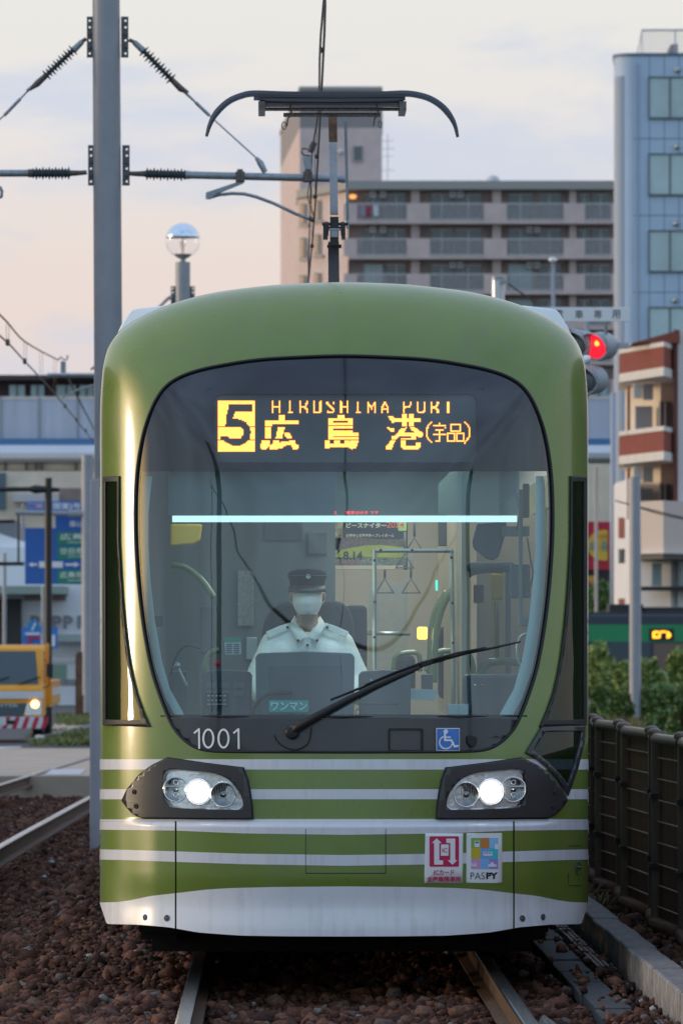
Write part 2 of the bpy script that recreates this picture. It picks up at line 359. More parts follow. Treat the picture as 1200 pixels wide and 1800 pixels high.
# ------------------------------------------------------------------ tram front surface
TC = 0.361; YF = 26.65; AD = .75; HW = 1.2424; ZC = 2.0; YE = YF + AD
def lean(z):
    t = z - 1.15
    return .115 * (t + math.sqrt(t * t + .09)) / 2 if t > -3 else 0
HALF = [(428.5, 960), (428.5, 760), (427.5, 700), (424.8, 660), (421.8, 638), (415.2, 614), (406.5, 598), (396, 585), (386.5, 577), (361.5, 560), (321, 541), (287.5, 529), (251.5, 519.5), (214, 512), (177.5, 507), (142, 503), (104.5, 499.5), (52, 497), (0, 496)]
def cr(pts, k=8, closed=False):
    out = []; n = len(pts)
    rng = range(n) if closed else range(n - 1)
    for i in rng:
        if closed: p0, p1, p2, p3 = pts[(i - 1) % n], pts[i], pts[(i + 1) % n], pts[(i + 2) % n]
        else: p0, p1, p2, p3 = pts[max(i - 1, 0)], pts[i], pts[i + 1], pts[min(i + 2, n - 1)]
        for j in range(k):
            t = j / k
            out.append(tuple(.5 * (2 * b + (c - a) * t + (2 * a - 5 * b + 4 * c - d) * t * t + (3 * b - a - 3 * c + d) * t ** 3) for a, b, c, d in zip(p0, p1, p2, p3)))
    if not closed: out.append(tuple(pts[-1]))
    return out
HALFD = [q for q in cr([(428.5, 1200), (428.5, 1080)] + HALF + [(-52, 497), (-104.5, 499.5)], 10) if q[0] >= -1e-6 and q[1] <= 1081]
_th, _R = [], []
OUTL = []      # world outline (u, z), right half from the side up to the crown
for dx, py in HALFD:
    Y = YE
    for _ in range(6):
        z = CZ + (CY - py) / F * Y; Y = YE + lean(z)
    u = dx / F * Y; OUTL.append((u, z))
    if z > ZC: _th.append(math.atan2(z - ZC, u)); _R.append(math.hypot(u, z - ZC))
_th = [0.0] + _th; _R = [HW] + _R
_tt = np.linspace(0, math.pi / 2, 721)
_dn = []
for (a_, b_) in zip(OUTL[:-1], OUTL[1:]):
    for i_ in range(24): _dn.append((a_[0] + (b_[0] - a_[0]) * i_ / 24, a_[1] + (b_[1] - a_[1]) * i_ / 24))
_dn.append(OUTL[-1]); _dn = [q for q in _dn if q[1] >= ZC - .02]
_rr = np.interp(_tt, [math.atan2(z - ZC, u) for u, z in _dn], [math.hypot(u, z - ZC) for u, z in _dn])
_pad = np.concatenate([_rr[40:0:-1], _rr, _rr[-2:-42:-1]])
_k = np.exp(-np.linspace(-2, 2, 41) ** 2); _k /= _k.sum()
_rs = np.convolve(_pad, _k, 'same')[40:-40]
def Rth(a): return float(np.interp(a, _tt, _rs))
def sst(a, b, x):
    t = min(1, max(0, (x - a) / (b - a))); return t * t * (3 - 2 * t)
def bump(au, z):
    w_ = 1 - sst(.93, 1.12, au)
    v = -.042 * (sst(.775, .735, z) if z > .5 else 1.0)
    v2 = .018 * sst(.50, .34, z) - .010 * sst(.34, .22, z)
    return v * w_ + v2 * (1 - sst(1.0, 1.2, au))
def fdepth(u, z):
    au = abs(u)
    if z <= ZC: s = au / (428.5 / F * (YE + lean(z)))
    else: s = math.hypot(au, z - ZC) / Rth(math.atan2(z - ZC, max(au, 1e-6)))
    s = min(s, .9999)
    d = AD * (1 - (1 - s ** 2.3) ** (1 / 2.3))
    return YF + d + lean(z) + (bump(au, z) if z < .8 else 0)
def sp(px, py):
    Y = 27.0
    for i in range(30):
        u = (px - CX) / F * Y - TC; z = CZ + (CY - py) / F * Y
        Yn = fdepth(u, z); 
        if abs(Yn - Y) < 1e-5: break
        Y = .6 * Yn + .4 * Y
    return u, z, Y
def snormal(px, py):
    u, z, Y = sp(px, py); e = .004
    gu = (fdepth(u + e, z) - fdepth(u - e, z)) / (2 * e); gz = (fdepth(u, z + e) - fdepth(u, z - e)) / (2 * e)
    return Vector((gu, -1, gz)).normalized()
def surf(off=0.0):
    def f(px, py):
        u, z, Y = sp(px, py); p = Vector((u + TC, Y, z))
        if off: p += snormal(px, py) * off
        return p
    return f
MX = 604.5
def mir(pts, c=2 * MX): return [(c - x, y) for x, y in pts]

tram = thing('tram', 'green tram with white stripes, large curved windscreen and lit amber destination display', 'tram', (TC, YE, 0))

# windscreen outline (left half, from the crown down)
WL = [(604.5, 622.5), (570, 623), (537, 624.3), (500, 626), (463, 628.5), (425, 633), (390, 639), (362, 644.5), (335, 652), (315, 660), (298, 670), (284, 683), (273, 699), (264, 717), (256, 738), (249, 762), (243, 792), (238.5, 825), (236, 860), (235, 900), (235.5, 945), (238, 993), (243, 1050), (251, 1112), (263, 1175), (279, 1226), (297, 1270), (312, 1292), (328, 1307), (346, 1317), (368, 1322), (400, 1323.5), (450, 1324), (530, 1324.3), (604.5, 1324.5)]
WFULL = cr(WL + [(2 * MX - x, y) for x, y in reversed(WL[1:-1])], 4, closed=True)

# ring between windscreen and silhouette
def ring():
    ins = WFULL; n = len(ins)
    BOT = 1443.0; out = []
    cxp, cyp = MX, 1000.0
    sil = [(MX - dx, py) for dx, py in HALFD]      # left side up
    sill = [(MX - 428.5, BOT)] + sil; silr = [(2 * MX - x, y) for x, y in sill]
    closed = sill + list(reversed(silr))[1:]       # left bottom, up, across, down right
    # close along the bottom
    nb = 60
    closed += [(MX + 428.5 - 857 * i / nb, BOT) for i in range(1, nb)]
    C_ = np.array(closed); ang = np.arctan2(C_[:, 1] - cyp, C_[:, 0] - cxp); rad = np.hypot(C_[:, 1] - cyp, C_[:, 0] - cxp)
    o = np.argsort(ang); ang, rad = ang[o], rad[o]
    corner = [math.atan2(BOT - cyp, -428.5), math.atan2(BOT - cyp, 428.5)]
    a_in = [math.atan2(y - cyp, x - cxp) for x, y in ins]
    for k in corner:
        j = min(range(n), key=lambda i: abs(a_in[i] - k)); a_in[j] = k
    I = np.array(ins); ia = np.arctan2(I[:, 1] - cyp, I[:, 0] - cxp); ir = np.hypot(I[:, 1] - cyp, I[:, 0] - cxp); o2 = np.argsort(ia); ia, ir = ia[o2], ir[o2]
    A = sorted(set(a_in)); 
    ro = np.interp(A, np.concatenate([ang - 2 * math.pi, ang, ang + 2 * math.pi]), np.tile(rad, 3))
    ri = np.interp(A, np.concatenate([ia - 2 * math.pi, ia, ia + 2 * math.pi]), np.tile(ir, 3))
    K = 30; vs = []; nm = []; n = len(A)
    m = surf(0)
    for k in range(K + 1):
        t = k / K; t = 1 - (1 - t) ** 1.9
        for i in range(n):
            r = ri[i] + (ro[i] - ri[i]) * t
            x = cxp + r * math.cos(A[i]); y = cyp + r * math.sin(A[i])
            x = min(max(x, MX - 428.45), MX + 428.45)
            vs.append(m(x, y)); nm.append(snormal(x, y))
    fs = [(k * n + i, k * n + (i + 1) % n, (k + 1) * n + (i + 1) % n, (k + 1) * n + i) for k in range(K) for i in range(n)]
    # return of the windscreen opening, 5 cm deep
    b = len(vs)
    for i in range(n): vs.append(vs[i] - nm[i] * .035); nm.append(nm[i])
    fs += [(i, b + i, b + (i + 1) % n, (i + 1) % n) for i in range(n)]
    me = bpy.data.meshes.new('front_mask'); me.from_pydata([tuple(v) for v in vs], [], fs); me.materials.append(M['green'])
    me.polygons.foreach_set('use_smooth', [True] * len(me.polygons)); me.update()
    if me.polygons[5].normal.y > 0: me.flip_normals()
    me.normals_split_custom_set_from_vertices(nm)
    o = bpy.data.objects.new('front_mask', me); link(o, tram); return o
ring()

# bumper and skirt: centre panel and two corner panels, seams between them
def bot(x):
    dx = abs(x - MX); return float(np.interp(dx, [0, 100, 178, 230, 258, 298, 310, 364, 416, 428.6], [1646, 1645.6, 1644.5, 1641, 1638.5, 1631.5, 1629.5, 1625, 1624, 1586.5]))
def panel(name, xs0, xs1, mat_=None):
    xs = [xs0 + (xs1 - xs0) * i / 40 for i in range(41)]
    pts = [(xs0, 1443.6), (xs1, 1443.6)]
    if xs1 > 1030: pts += [(xs1, bot(xs1))]
    pts += [(x, bot(x)) for x in reversed(xs)]
    return mapped_poly(name, pts, surf(0), mat_ or M['green'], tram, g=9, normal=snormal, thick=.0)
panel('bumper_panel', 310.5, 901)
panel('corner_panel', 176.1, 308); panel('corner_panel', 903.5, 1032.9)
# dark backing seen through the seams
for xa_, xb_ in ((304, 314), (897, 908)): mb = MB(); mb.add([surf(-.02)(x, y) for y in (1440, 1628) for x in (xa_, xb_)], [(0, 1, 3, 2)]); mb.build('seam_backing', M['dark'], tram)

def interp_curve(pts):
    xs = [p[0] for p in pts]; ys = [p[1] for p in pts]
    return lambda x: float(np.interp(x, xs, ys))
def band(name, x0, x1, top, bottom, off=.0012, mat_=None, step=10):
    n = max(4, int((x1 - x0) / step)); xs = [x0 + (x1 - x0) * i / n for i in range(n + 1)]
    extra = [x for x in (176.6, 177.5, 179, 181, 184, 188, 193, 199, 206, 1003, 1010, 1016, 1021, 1025, 1028, 1030, 1031.5, 1032.5) if x0 < x < x1]
    xs = sorted(xs + extra); m = surf(off); vs = []; nm = []; R_ = 8
    for r in range(R_ + 1):
        for x in xs:
            y = top(x) + (bottom(x) - top(x)) * r / R_; vs.append(m(x, y)); nm.append(snormal(x, y))
    k = len(xs); fs = [(r * k + i, r * k + i + 1, (r + 1) * k + i + 1, (r + 1) * k + i) for r in range(R_) for i in range(k - 1)]
    me = bpy.data.meshes.new(name); me.from_pydata([tuple(v) for v in vs], [], fs); me.materials.append(mat_ or M['stripe'])
    me.polygons.foreach_set('use_smooth', [True] * len(me.polygons)); me.update()
    if me.polygons[0].normal.y > 0: me.flip_normals()
    me.normals_split_custom_set_from_vertices(nm)
    o = bpy.data.objects.new(name, me); link(o, tram); return o
def sym(f): return lambda x: f(abs(x - MX))
band('stripe', 176.2, 1032.8, lambda x: 1334.6, lambda x: 1352.8)
band('stripe', 176.2, 1032.8, lambda x: 1387.3, lambda x: 1405)
s3t = sym(interp_curve([(0, 1443.8), (298, 1443.8), (428, 1443.8)])); s3b = sym(interp_curve([(0, 1467.5), (180, 1465), (296, 1460), (428, 1458.5)]))
s4t = sym(interp_curve([(0, 1503), (180, 1500.5), (296, 1496.5), (380, 1494), (428, 1493)])); s4b = sym(interp_curve([(0, 1522), (180, 1519), (296, 1515), (380, 1512), (428, 1511)]))
skt = sym(interp_curve([(0, 1558), (120, 1559), (200, 1561), (240, 1563.5), (296, 1570), (340, 1575), (375, 1582.5), (396, 1585.5), (428.5, 1586.4)]))
for a, b in ((176.3, 307.8), (310.7, 900.8), (903.7, 1032.7)):
    band('stripe', a, b, s3t, s3b); band('stripe', a, b, s4t, s4b)
    band('skirt_band', a, b, skt, lambda x: bot(x) + .2, mat_=M['white'], off=.0016)
band('stripe', 176.3, 1032.7, lambda x: 1440.3, lambda x: 1443.5, off=.001)

# windscreen: border, display window, lower panel, glass
GT, GB = 828.0, 1256.0   # clear glass between these two picture rows
def inset(pts, d):
    out = []; n = len(pts)
    for i in range(n):
        a, b = Vector(pts[i - 1]), Vector(pts[(i + 1) % n]); t = (b - a); nn = Vector((-t.y, t.x)).normalized()
        c = Vector(pts[i]); v = c + nn * d
        if (v - Vector((MX, 960))).length > (c - Vector((MX, 960))).length: v = c - nn * d
        out.append((v.x, v.y))
    return out
FR = inset(WFULL, 8.5)
frame_out = inset(WFULL, .3)
def clip_y(pts, y0, y1):
    def half(ps, f, yc):
        o = []
        for i in range(len(ps)):
            a, b = ps[i - 1], ps[i]
            ia, ib = f(a[1]), f(b[1])
            if ia != ib:
                t = (yc - a[1]) / (b[1] - a[1]); o.append((a[0] + (b[0] - a[0]) * t, yc))
            if ib: o.append(b)
        return o
    p = half(pts, lambda y: y >= y0, y0)
    return half(p, lambda y: y <= y1, y1)
gpoly = clip_y(FR, GT, GB)
DX0, DX1, DY0, DY1 = 377, 838, 692, 812
def rrect(x0, x1, y0, y1, r, n=6):
    o = []
    for cx_, cy_, a0 in ((x1 - r, y0 + r, -90), (x1 - r, y1 - r, 0), (x0 + r, y1 - r, 90), (x0 + r, y0 + r, 180)):
        for i in range(n + 1):
            a = math.radians(a0 + 90 * i / n); o.append((cx_ + r * math.cos(a), cy_ + r * math.sin(a)))
    return o
dwin = rrect(DX0, DX1, DY0, DY1, 15)
# black printed border on the screen: everything outside the clear glass and the display window
mapped_poly('windscreen_border', clip_y(frame_out, 600, GB + 6), surf(-.008), M['frit'], tram, g=16, holes=[gpoly, dwin], normal=snormal)
mapped_poly('apron_panel', clip_y(frame_out, GB + 6.2, 1330), surf(-.004), M['panel'], tram, g=16, normal=snormal, thick=.01)
ws = mapped_poly('windscreen', gpoly, surf(-.009), M['glass'], tram, g=16, normal=snormal)
dg = mapped_poly('display_glass', dwin, surf(-.009), glass_mat('display_glass', (.9, .93, .94), 1.0, add=.03), tram, g=16, normal=snormal)
seal = MB(); seal.tube([surf(-.002)(x, y) for x, y in inset(WFULL, 2.2)], .0075, 8, closed=True); seal.build('windscreen_seal', M['rubber'], tram, smooth=True)
seal = MB(); seal.tube([surf(-.0)(x, y) for x, y in [(283, 1258.5), (400, 1259.5), (604, 1260), (808, 1259.5), (925, 1258.5)]], .0045, 8); seal.build('windscreen_seal', M['rubber'], tram, smooth=True)

# ---------------------------------------------------------------- destination display
YD = 27.02
disp = MB(); disp.pbox(DX0 - 12, DX1 + 12, DY0 - 10, DY1 + 10, YD, .08); disp = disp.build('destination_display', M['ledbg'], tram)
def A1(pts): return [(380 + x / 5, 690 + y / 5) for x, y in pts]
def A2(pts): return [(620 + x / 5.217, 690 + y / 5.217) for x, y in pts]
def A3(pts): return [(370 + x / 2.5, 680 + y / 2.5) for x, y in pts]
def rc(x0, y0, x1, y1): return [(x0, y0), (x1, y0), (x1, y1), (x0, y1)]
lit = []; unlit = []
lit.append(A1(rc(16, 68, 341, 522)))
unlit.append(A1([(112, 103), (316, 103), (316, 166), (168, 166), (150, 225), (215, 235), (262, 258), (295, 300), (306, 345), (300, 400), (265, 440), (210, 470), (140, 466), (80, 440), (35, 402), (38, 385), (105, 385), (130, 405), (208, 405), (236, 370), (234, 330), (205, 300), (78, 304), (90, 200)]))
for y in (179, 297, 413): unlit.append(A1(rc(10, y - 4, 345, y + 4)))
for p in ([rc(548, 195, 605, 245), rc(430, 243, 725, 272), rc(430, 272, 487, 294), rc(430, 303, 484, 403), [(402, 423), (470, 423), (466, 465), (440, 498), (400, 498), (388, 470)],
           [(543, 308), (602, 308), (576, 403), (523, 403)], [(605, 356), (640, 356), (670, 405), (625, 405), (605, 380)],
           [(500, 423), (552, 423), (552, 442), (590, 430), (692, 423), (697, 450), (727, 470), (715, 498), (675, 498), (660, 462), (600, 466), (585, 485), (522, 498), (468, 494), (470, 465), (500, 450)]]):
    lit.append(A1(p))
for p in ([(562, 122), (592, 122), (585, 142), (555, 142)], rc(518, 140, 625, 169), rc(518, 175, 540, 232), rc(518, 175, 625, 184), rc(518, 190, 625, 200), rc(518, 204, 651, 215), rc(518, 221, 651, 231),
          rc(503, 237, 521, 268), rc(503, 250, 600, 263), rc(545, 237, 568, 263), rc(588, 237, 608, 263), [(612, 237), (650, 237), (640, 266), (622, 273), (603, 266)]):
    lit.append(A3(p))
unlit.append(A3(rc(540, 150, 606, 158)))
for p in ([(328, 215), (350, 212), (388, 245), (380, 278), (365, 278), (330, 238)], rc(385, 240, 618, 266), rc(450, 202, 491, 312), rc(519, 202, 559, 312), rc(385, 305, 632, 313), rc(328, 305, 352, 313),
          [(315, 320), (380, 335), (370, 362), (340, 350)], [(440, 328), (492, 322), (470, 365), (420, 402), (395, 432), (355, 432), (357, 398), (390, 398)],
          [(345, 438), (385, 438), (352, 520), (310, 520), (298, 495), (325, 480)], rc(430, 370, 640, 397), [(524, 322), (565, 322), (645, 375), (630, 412), (600, 410), (570, 370), (535, 340)],
          rc(535, 397, 580, 433), rc(440, 423, 540, 433), rc(438, 440, 481, 500), [(440, 490), (618, 490), (600, 519), (458, 519)], rc(577, 464, 619, 500)):
    lit.append(A2(p))
strokes = []
def st(fn, *pls, w_=9):
    for pl in pls: strokes.append((fn(pl), w_ / 5))
st(A2, [(725, 268), (692, 300), (678, 335), (678, 400), (695, 430), (722, 460)], [(790, 280), (790, 308)], [(735, 308), (850, 308)], [(735, 325), (737, 328)], [(845, 325), (846, 328)], [(758, 340), (822, 340)], [(790, 340), (790, 432)], [(735, 388), (850, 388)], [(757, 445), (792, 445)],
   [(898, 295), (987, 295), (987, 352), (898, 352), (898, 295)], [(870, 445), (870, 378), (930, 378), (930, 445), (870, 445)], [(953, 445), (953, 378), (1013, 378), (1013, 445), (953, 445)], [(1022, 268), (1052, 300), (1068, 335), (1068, 400), (1050, 428), (1025, 460)])
def L(fn, x0, x1, y0, y1, segs):
    for s_ in segs: strokes.append((fn([(x0 + (x1 - x0) * a, y0 + (y1 - y0) * b) for a, b in s_]), 2.1))
H_ = [[(0, 0), (0, 1)], [(1, 0), (1, 1)], [(0, .5), (1, .5)]]
I_ = [[(.5, 0), (.5, 1)], [(0, 1), (1, 1)]]
R_ = [[(0, 0), (0, 1)], [(0, .5), (.7, .5), (1, .1), (1, 0)], [(.6, .5), (1, .75), (1, 1)]]
U_ = [[(0, 0), (0, .85), (.2, 1), (.8, 1), (1, .85), (1, 0)]]
S_ = [[(1, .05), (1, .15)], [(0, .05), (0, .2), (1, .75), (.8, 1), (.2, 1), (0, .85)]]
M_ = [[(0, 0), (0, 1)], [(1, 0), (1, 1)], [(0, .1), (.5, .5), (1, .1)], [(.5, .5), (.5, .7)]]
A_ = [[(.5, 0), (.15, .4), (0, .55), (0, 1)], [(.5, 0), (.85, .4), (1, .55), (1, 1)], [(0, .7), (1, .7)]]
P_ = [[(0, 0), (0, 1)], [(0, .5), (.7, .45), (1, .15), (1, 0)]]
for g_, x0, x1 in ((H_, 500, 560), (I_, 636, 664), (R_, 740, 798), (U_, 856, 915), (S_, 976, 1034), (H_, 1096, 1155)): L(A1, x0, x1, 80, 176, g_)
for g_, x0, x1 in ((I_, 30, 62), (M_, 138, 202), (A_, 264, 323), (P_, 470, 532), (U_, 594, 652), (R_, 718, 778), ([[(.5, 0), (.5, 1)]], 862, 882)): L(A2, x0, x1, 88, 184, g_)
def inpoly(x, y, p):
    c = False; n = len(p)
    for i in range(n):
        x1, y1 = p[i]; x2, y2 = p[i - 1]
        if (y1 > y) != (y2 > y) and x < (x2 - x1) * (y - y1) / (y2 - y1) + x1: c = not c
    return c
def segd(x, y, a, b):
    ax, ay = a; bx, by = b; dx, dy = bx - ax, by - ay; l = dx * dx + dy * dy
    t = 0 if l == 0 else max(0, min(1, ((x - ax) * dx + (y - ay) * dy) / l))
    return math.hypot(x - ax - t * dx, y - ay - t * dy)
def in5(x, y): return 383 < x < 448.4
hal = MB(); lm = MB(); PX, PY = 2.02, 1.94
py = 703.5
while py < 796:
    px = 384.2
    while px < 836:
        on = False
        if in5(px, py): on = inpoly(px, py, lit[0]) and not any(inpoly(px, py, q) for q in unlit[:4])
        else:
            on = any(inpoly(px, py, q) for q in lit[1:]) and not inpoly(px, py, unlit[4])
            if not on:
                on = any(segd(px, py, pl[i], pl[i + 1]) < w_ * .55 for pl, w_ in strokes for i in range(len(pl) - 1) if abs(pl[i][0] - px) < 40)
        if on: hal.ppoly([(px - 1.9, py - 1.9), (px + 1.9, py - 1.9), (px + 1.9, py + 1.9), (px - 1.9, py + 1.9)], YD - .0015 - .0005 * ((int(px * 7 + py * 3)) % 5) / 5, .0003)
        if on: lm.ppoly([(px - .8, py - .8), (px + .8, py - .8), (px + .8, py + .8), (px - .8, py + .8)], YD - .004, .003)
        px += PX
    py += PY
lm.build('lit_letters', M['led'], disp); hal.build('led_halo', emit_mat('amber_led_halo', (1.0, .30, .03), .42), disp)  # dim glowing quads behind the diodes paint an orange halo

# ---------------------------------------------------------------- fleet number, signs, hatches
def decal_panel(name, pts, mat_, parent=tram, off=.008, g=30, thick=.004):
    return mapped_poly(name, pts, surf(off), mat_, parent, g=g, normal=snormal, thick=thick)
wc = decal_panel('wheelchair_sign', rrect(765.7, 806.7, 1280, 1320, 1), M['whitetext'])
decal_panel('sign_face', rrect(766.8, 805.6, 1281.2, 1318.8, .8), M['blue'], wc, off=.0095, thick=.001)
def stroke_px(mb, pts, w_, fn, h=.0012):
    for i in range(len(pts) - 1):
        (x0, y0), (x1, y1) = pts[i], pts[i + 1]; l = math.hypot(x1 - x0, y1 - y0) or 1; nx, ny = -(y1 - y0) / l * w_ / 2, (x1 - x0) / l * w_ / 2
        ex, ey = (x1 - x0) / l * w_ / 2 * .5, (y1 - y0) / l * w_ / 2 * .5
        mb.add([fn(x0 - ex + nx, y0 - ey + ny), fn(x1 + ex + nx, y1 + ey + ny), fn(x1 + ex - nx, y1 + ey - ny), fn(x0 - ex - nx, y0 - ey - ny)], [(0, 1, 2, 3)])
def disc_px(mb, cx_, cy_, r, fn, n=20):
    mb.add([fn(cx_ + r * math.cos(2 * math.pi * i / n), cy_ + r * math.sin(2 * math.pi * i / n)) for i in range(n)], [tuple(range(n))])
num = MB(); fn_ = surf(.006)
for x0_ in (342.5, 411.5): stroke_px(num, [(x0_, 1288.5), (x0_ + 8.2, 1281.5), (x0_ + 8.6, 1315.5)], 3.4, fn_)
for cx_ in (367, 393.5):
    for i in range(28):
        a0, a1 = 2 * math.pi * i / 28, 2 * math.pi * (i + 1) / 28; o1 = lambda a: (cx_ + 10.6 * math.cos(a), 1298.3 + 17.6 * math.sin(a)); i1 = lambda a: (cx_ + 7.0 * math.cos(a), 1298.3 + 14.0 * math.sin(a))
        num.add([fn_(*o1(a0)), fn_(*o1(a1)), fn_(*i1(a1)), fn_(*i1(a0))], [(0, 1, 2, 3)])
num.build('fleet_number', M['whitetext'], tram)
sy = MB(); f_ = surf(.0115); B = lambda x, y: (720 + x / 5.806, 1260 + y / 5.806)
disc_px(sy, *B(360, 152), 4, f_); stroke_px(sy, [B(352, 165), B(352, 240), B(418, 240), B(450, 305), B(485, 297)], 3.4, f_); stroke_px(sy, [B(352, 210), B(408, 210)], 2.4, f_)
cc = B(362, 262); stroke_px(sy, [(cc[0] + 11 * math.cos(math.radians(a)), cc[1] + 11 * math.sin(math.radians(a))) for a in range(15, 246, 12)], 2.6, f_)
sy.build('wheelchair_symbol', M['whitetext'], wc)
hp = rrect(682.5, 742.5, 1281, 1321, 3)
mapped_poly('hatch_seal', rrect(682, 743.5, 1280.2, 1321.8, 3), surf(.004), M['rubber'], tram, g=20, normal=snormal, thick=.006, holes=[rrect(685.5, 739.5, 1283.8, 1318.2, 2)])
mb = MB(); cpt = surf(.02)(829, 1302)
mb.ppoly([(821, 1294), (826, 1292), (831, 1293.5), (837.5, 1295.5), (838, 1305), (833, 1313), (828, 1313.5), (821, 1306)], cpt.y, .03); mb.build('socket_cover', M['black'], tram, bevel=.003)
# seam lines of the bumper hatch
for a, b in (((537, 1446), (537, 1535)), ((537, 1535), (677.5, 1535)), ((677.5, 1446), (677.5, 1535)), ((998, 1486.5), (1021, 1486)), ((998.5, 1557), (1021, 1556)), ((998, 1535), (998.5, 1557))):
    k = 8; sm = MB(); sm.tube([surf(.0003)(a[0] + (b[0] - a[0]) * i / k, a[1] + (b[1] - a[1]) * i / k) for i in range(k + 1)], .0022, 5); sm.build('hatch_seam', M['dark'], tram)
for x, y in ((256, 1612.5), (294, 1614), (917, 1614.5), (953, 1612)):
    bo = MB(); p = surf(0)(x, y); n_ = snormal(x, y)
    bo.lathe(p + n_ * .001, [(.0155, 0), (.0165, .003), (.0125, .004), (.012, .001), (.010, .001), (.008, .004), (0, .004)], n_, 16); bo.build('bolt', M['plate'], tram, smooth=True)
lt = MB(); p = surf(.002)(1014.5, 1525.5); n_ = snormal(1010, 1525)
lt.tube([surf(.004)(1014.5 + 4.2 * math.cos(a), 1525.5 + 11 * math.sin(a)) for a in [i * math.pi / 10 for i in range(20)]], .003, 6, closed=True); lt.tube([surf(.008)(1012, 1525), surf(.008)(1018, 1523.5)], .005, 6); lt.build('latch', M['plate'], tram, smooth=True)

# stickers
def rect_px(x0, x1, y0, y1): return [(x0, y0), (x1, y0), (x1, y1), (x0, y1)]
st1 = decal_panel('card_sticker', [(747, 1465), (813.5, 1465), (812.5, 1552.5), (745, 1552.5)], M['whitetext'], off=.002, thick=.001)
st1['label'] = 'white sticker with red arrows round the letters IC'
Q = lambda x, y: (720 + x / 5.806, 1260 + y / 5.806)
m1, m2, m3 = surf(.003), surf(.0038), surf(.0046)
pink = mat('sticker_crimson', (.60, .015, .10), .4)
mapped_poly('red_field', rrect(754.3, 805.8, 1470, 1523.5, 2.5), m1, pink, st1, g=30, normal=snormal)
ar = MB(); wh = M['whitetext']
for poly in ([(222, 1288), (272, 1240), (322, 1288), (298, 1288), (298, 1465), (336, 1465), (336, 1508), (246, 1508), (246, 1288)], [(370, 1243), (460, 1243), (460, 1463), (482, 1463), (432, 1510), (383, 1463), (410, 1463), (410, 1287), (370, 1287)], [(316, 1303), (394, 1303), (391, 1418), (312, 1418)]):
    tr = tessellate_polygon([[Vector((x, y, 0)) for x, y in poly]]); b = len(ar.v); ar.add([m2(*Q(x, y)) for x, y in poly], [tuple(t) for t in tr])
ar.build('arrows', wh, st1)
text('lettering', 'IC', *[Q(327, 0)[0], Q(380, 0)[0]], Q(0, 1340)[1], Q(0, 1385)[1], m3, pink, st1, bold=.02)
text('lettering', 'ICカード', 762, 797.5, 1528.5, 1538, m1, pink, st1, bold=.02)
text('lettering', '全扉乗降車両', 749, 809.5, 1540.5, 1550, m1, pink, st1, bold=.02)
st2 = decal_panel('card_sticker', rrect(819, 881.5, 1464.5, 1552, 2), M['whitetext'], off=.002, thick=.001)
st2['label'] = 'white sticker with nine coloured squares over black letters'
cols = [(.28, .50, .10), (.62, .25, .07), (.28, .62, .95), (.62, .50, .04), (.20, .42, .80), (.05, .60, .68), (.70, .35, .62), (.24, .50, .92), (.38, .28, .68)]
qx = [827, 843.7, 859.2, 874.6]; qy = [1472.8, 1491, 1509.5, 1527.5]
for i in range(9):
    a, b = i % 3, i // 3
    mapped_poly('coloured_square', rect_px(qx[a], qx[a + 1], qy[b], qy[b + 1]), m1, mat('sticker_square', cols[i], .4), st2, g=0, normal=snormal)
for x0, x1, y0, y1 in ((656, 708, 1265, 1330), (745, 838, 1378, 1418), (625, 678, 1490, 1525), (795, 878, 1505, 1530), (862, 896, 1300, 1350), (820, 850, 1485, 1505)):
    a, b = Q(x0, y0), Q(x1, y1); ic = MB(); ic.add([m2(a[0], a[1]), m2(b[0], a[1]), m2(b[0], b[1]), m2(a[0], b[1])], [(0, 1, 2, 3)]); ic.build('pictogram', M['whitetext'], st2)
for x0, x1, y0, y1 in ((663, 700, 1272, 1290), (752, 770, 1385, 1396), (776, 792, 1385, 1396), (798, 812, 1385, 1396), (818, 832, 1385, 1396), (632, 645, 1496, 1506), (652, 665, 1496, 1506)):
    a, b = Q(x0, y0), Q(x1, y1); wi = MB(); wi.add([m3(a[0], a[1]), m3(b[0], a[1]), m3(b[0], b[1]), m3(a[0], b[1])], [(0, 1, 2, 3)]); wi.build('pictogram_window', M['blue'], st2)
text('lettering', 'PAS', 826, 851, 1533.5, 1545.5, m1, M['dark'], st2, bold=-.01)
text('lettering', 'PY', 853.5, 874, 1533.5, 1545, m1, M['dark'], st2, bold=.045)

# ---------------------------------------------------------------- headlights
BZ = [(296.5, 1332.7), (360, 1342), (427, 1350), (435, 1371), (439.5, 1394), (442.5, 1416), (444, 1439.2), (350, 1439), (258, 1438), (246, 1435), (236, 1428), (227, 1417.5), (220, 1407), (228.5, 1388), (250, 1361), (270, 1345.5)]
LN = cr([(291.5, 1367), (297, 1356), (310, 1353), (340, 1355), (375, 1359), (400, 1368), (413, 1380), (423, 1394), (428.5, 1411), (424, 1421), (408, 1423.5), (317, 1420), (300, 1414), (293, 1398)], 4, closed=True)
CIR = [(312, 1387.5, 21.5), (352, 1391.5, 23), (394, 1396.5, 21.5)]
def dense(p, k):
    return [(p[i][0] + (p[(i + 1) % len(p)][0] - p[i][0]) * j / k, p[i][1] + (p[(i + 1) % len(p)][1] - p[i][1]) * j / k) for i in range(len(p)) for j in range(k)]
M['chromewave'] = mat('reflector_facets', (.84, .86, .88), .22, metal=.5, bump=.14, bscale=34, noise=.15, nscale=50)
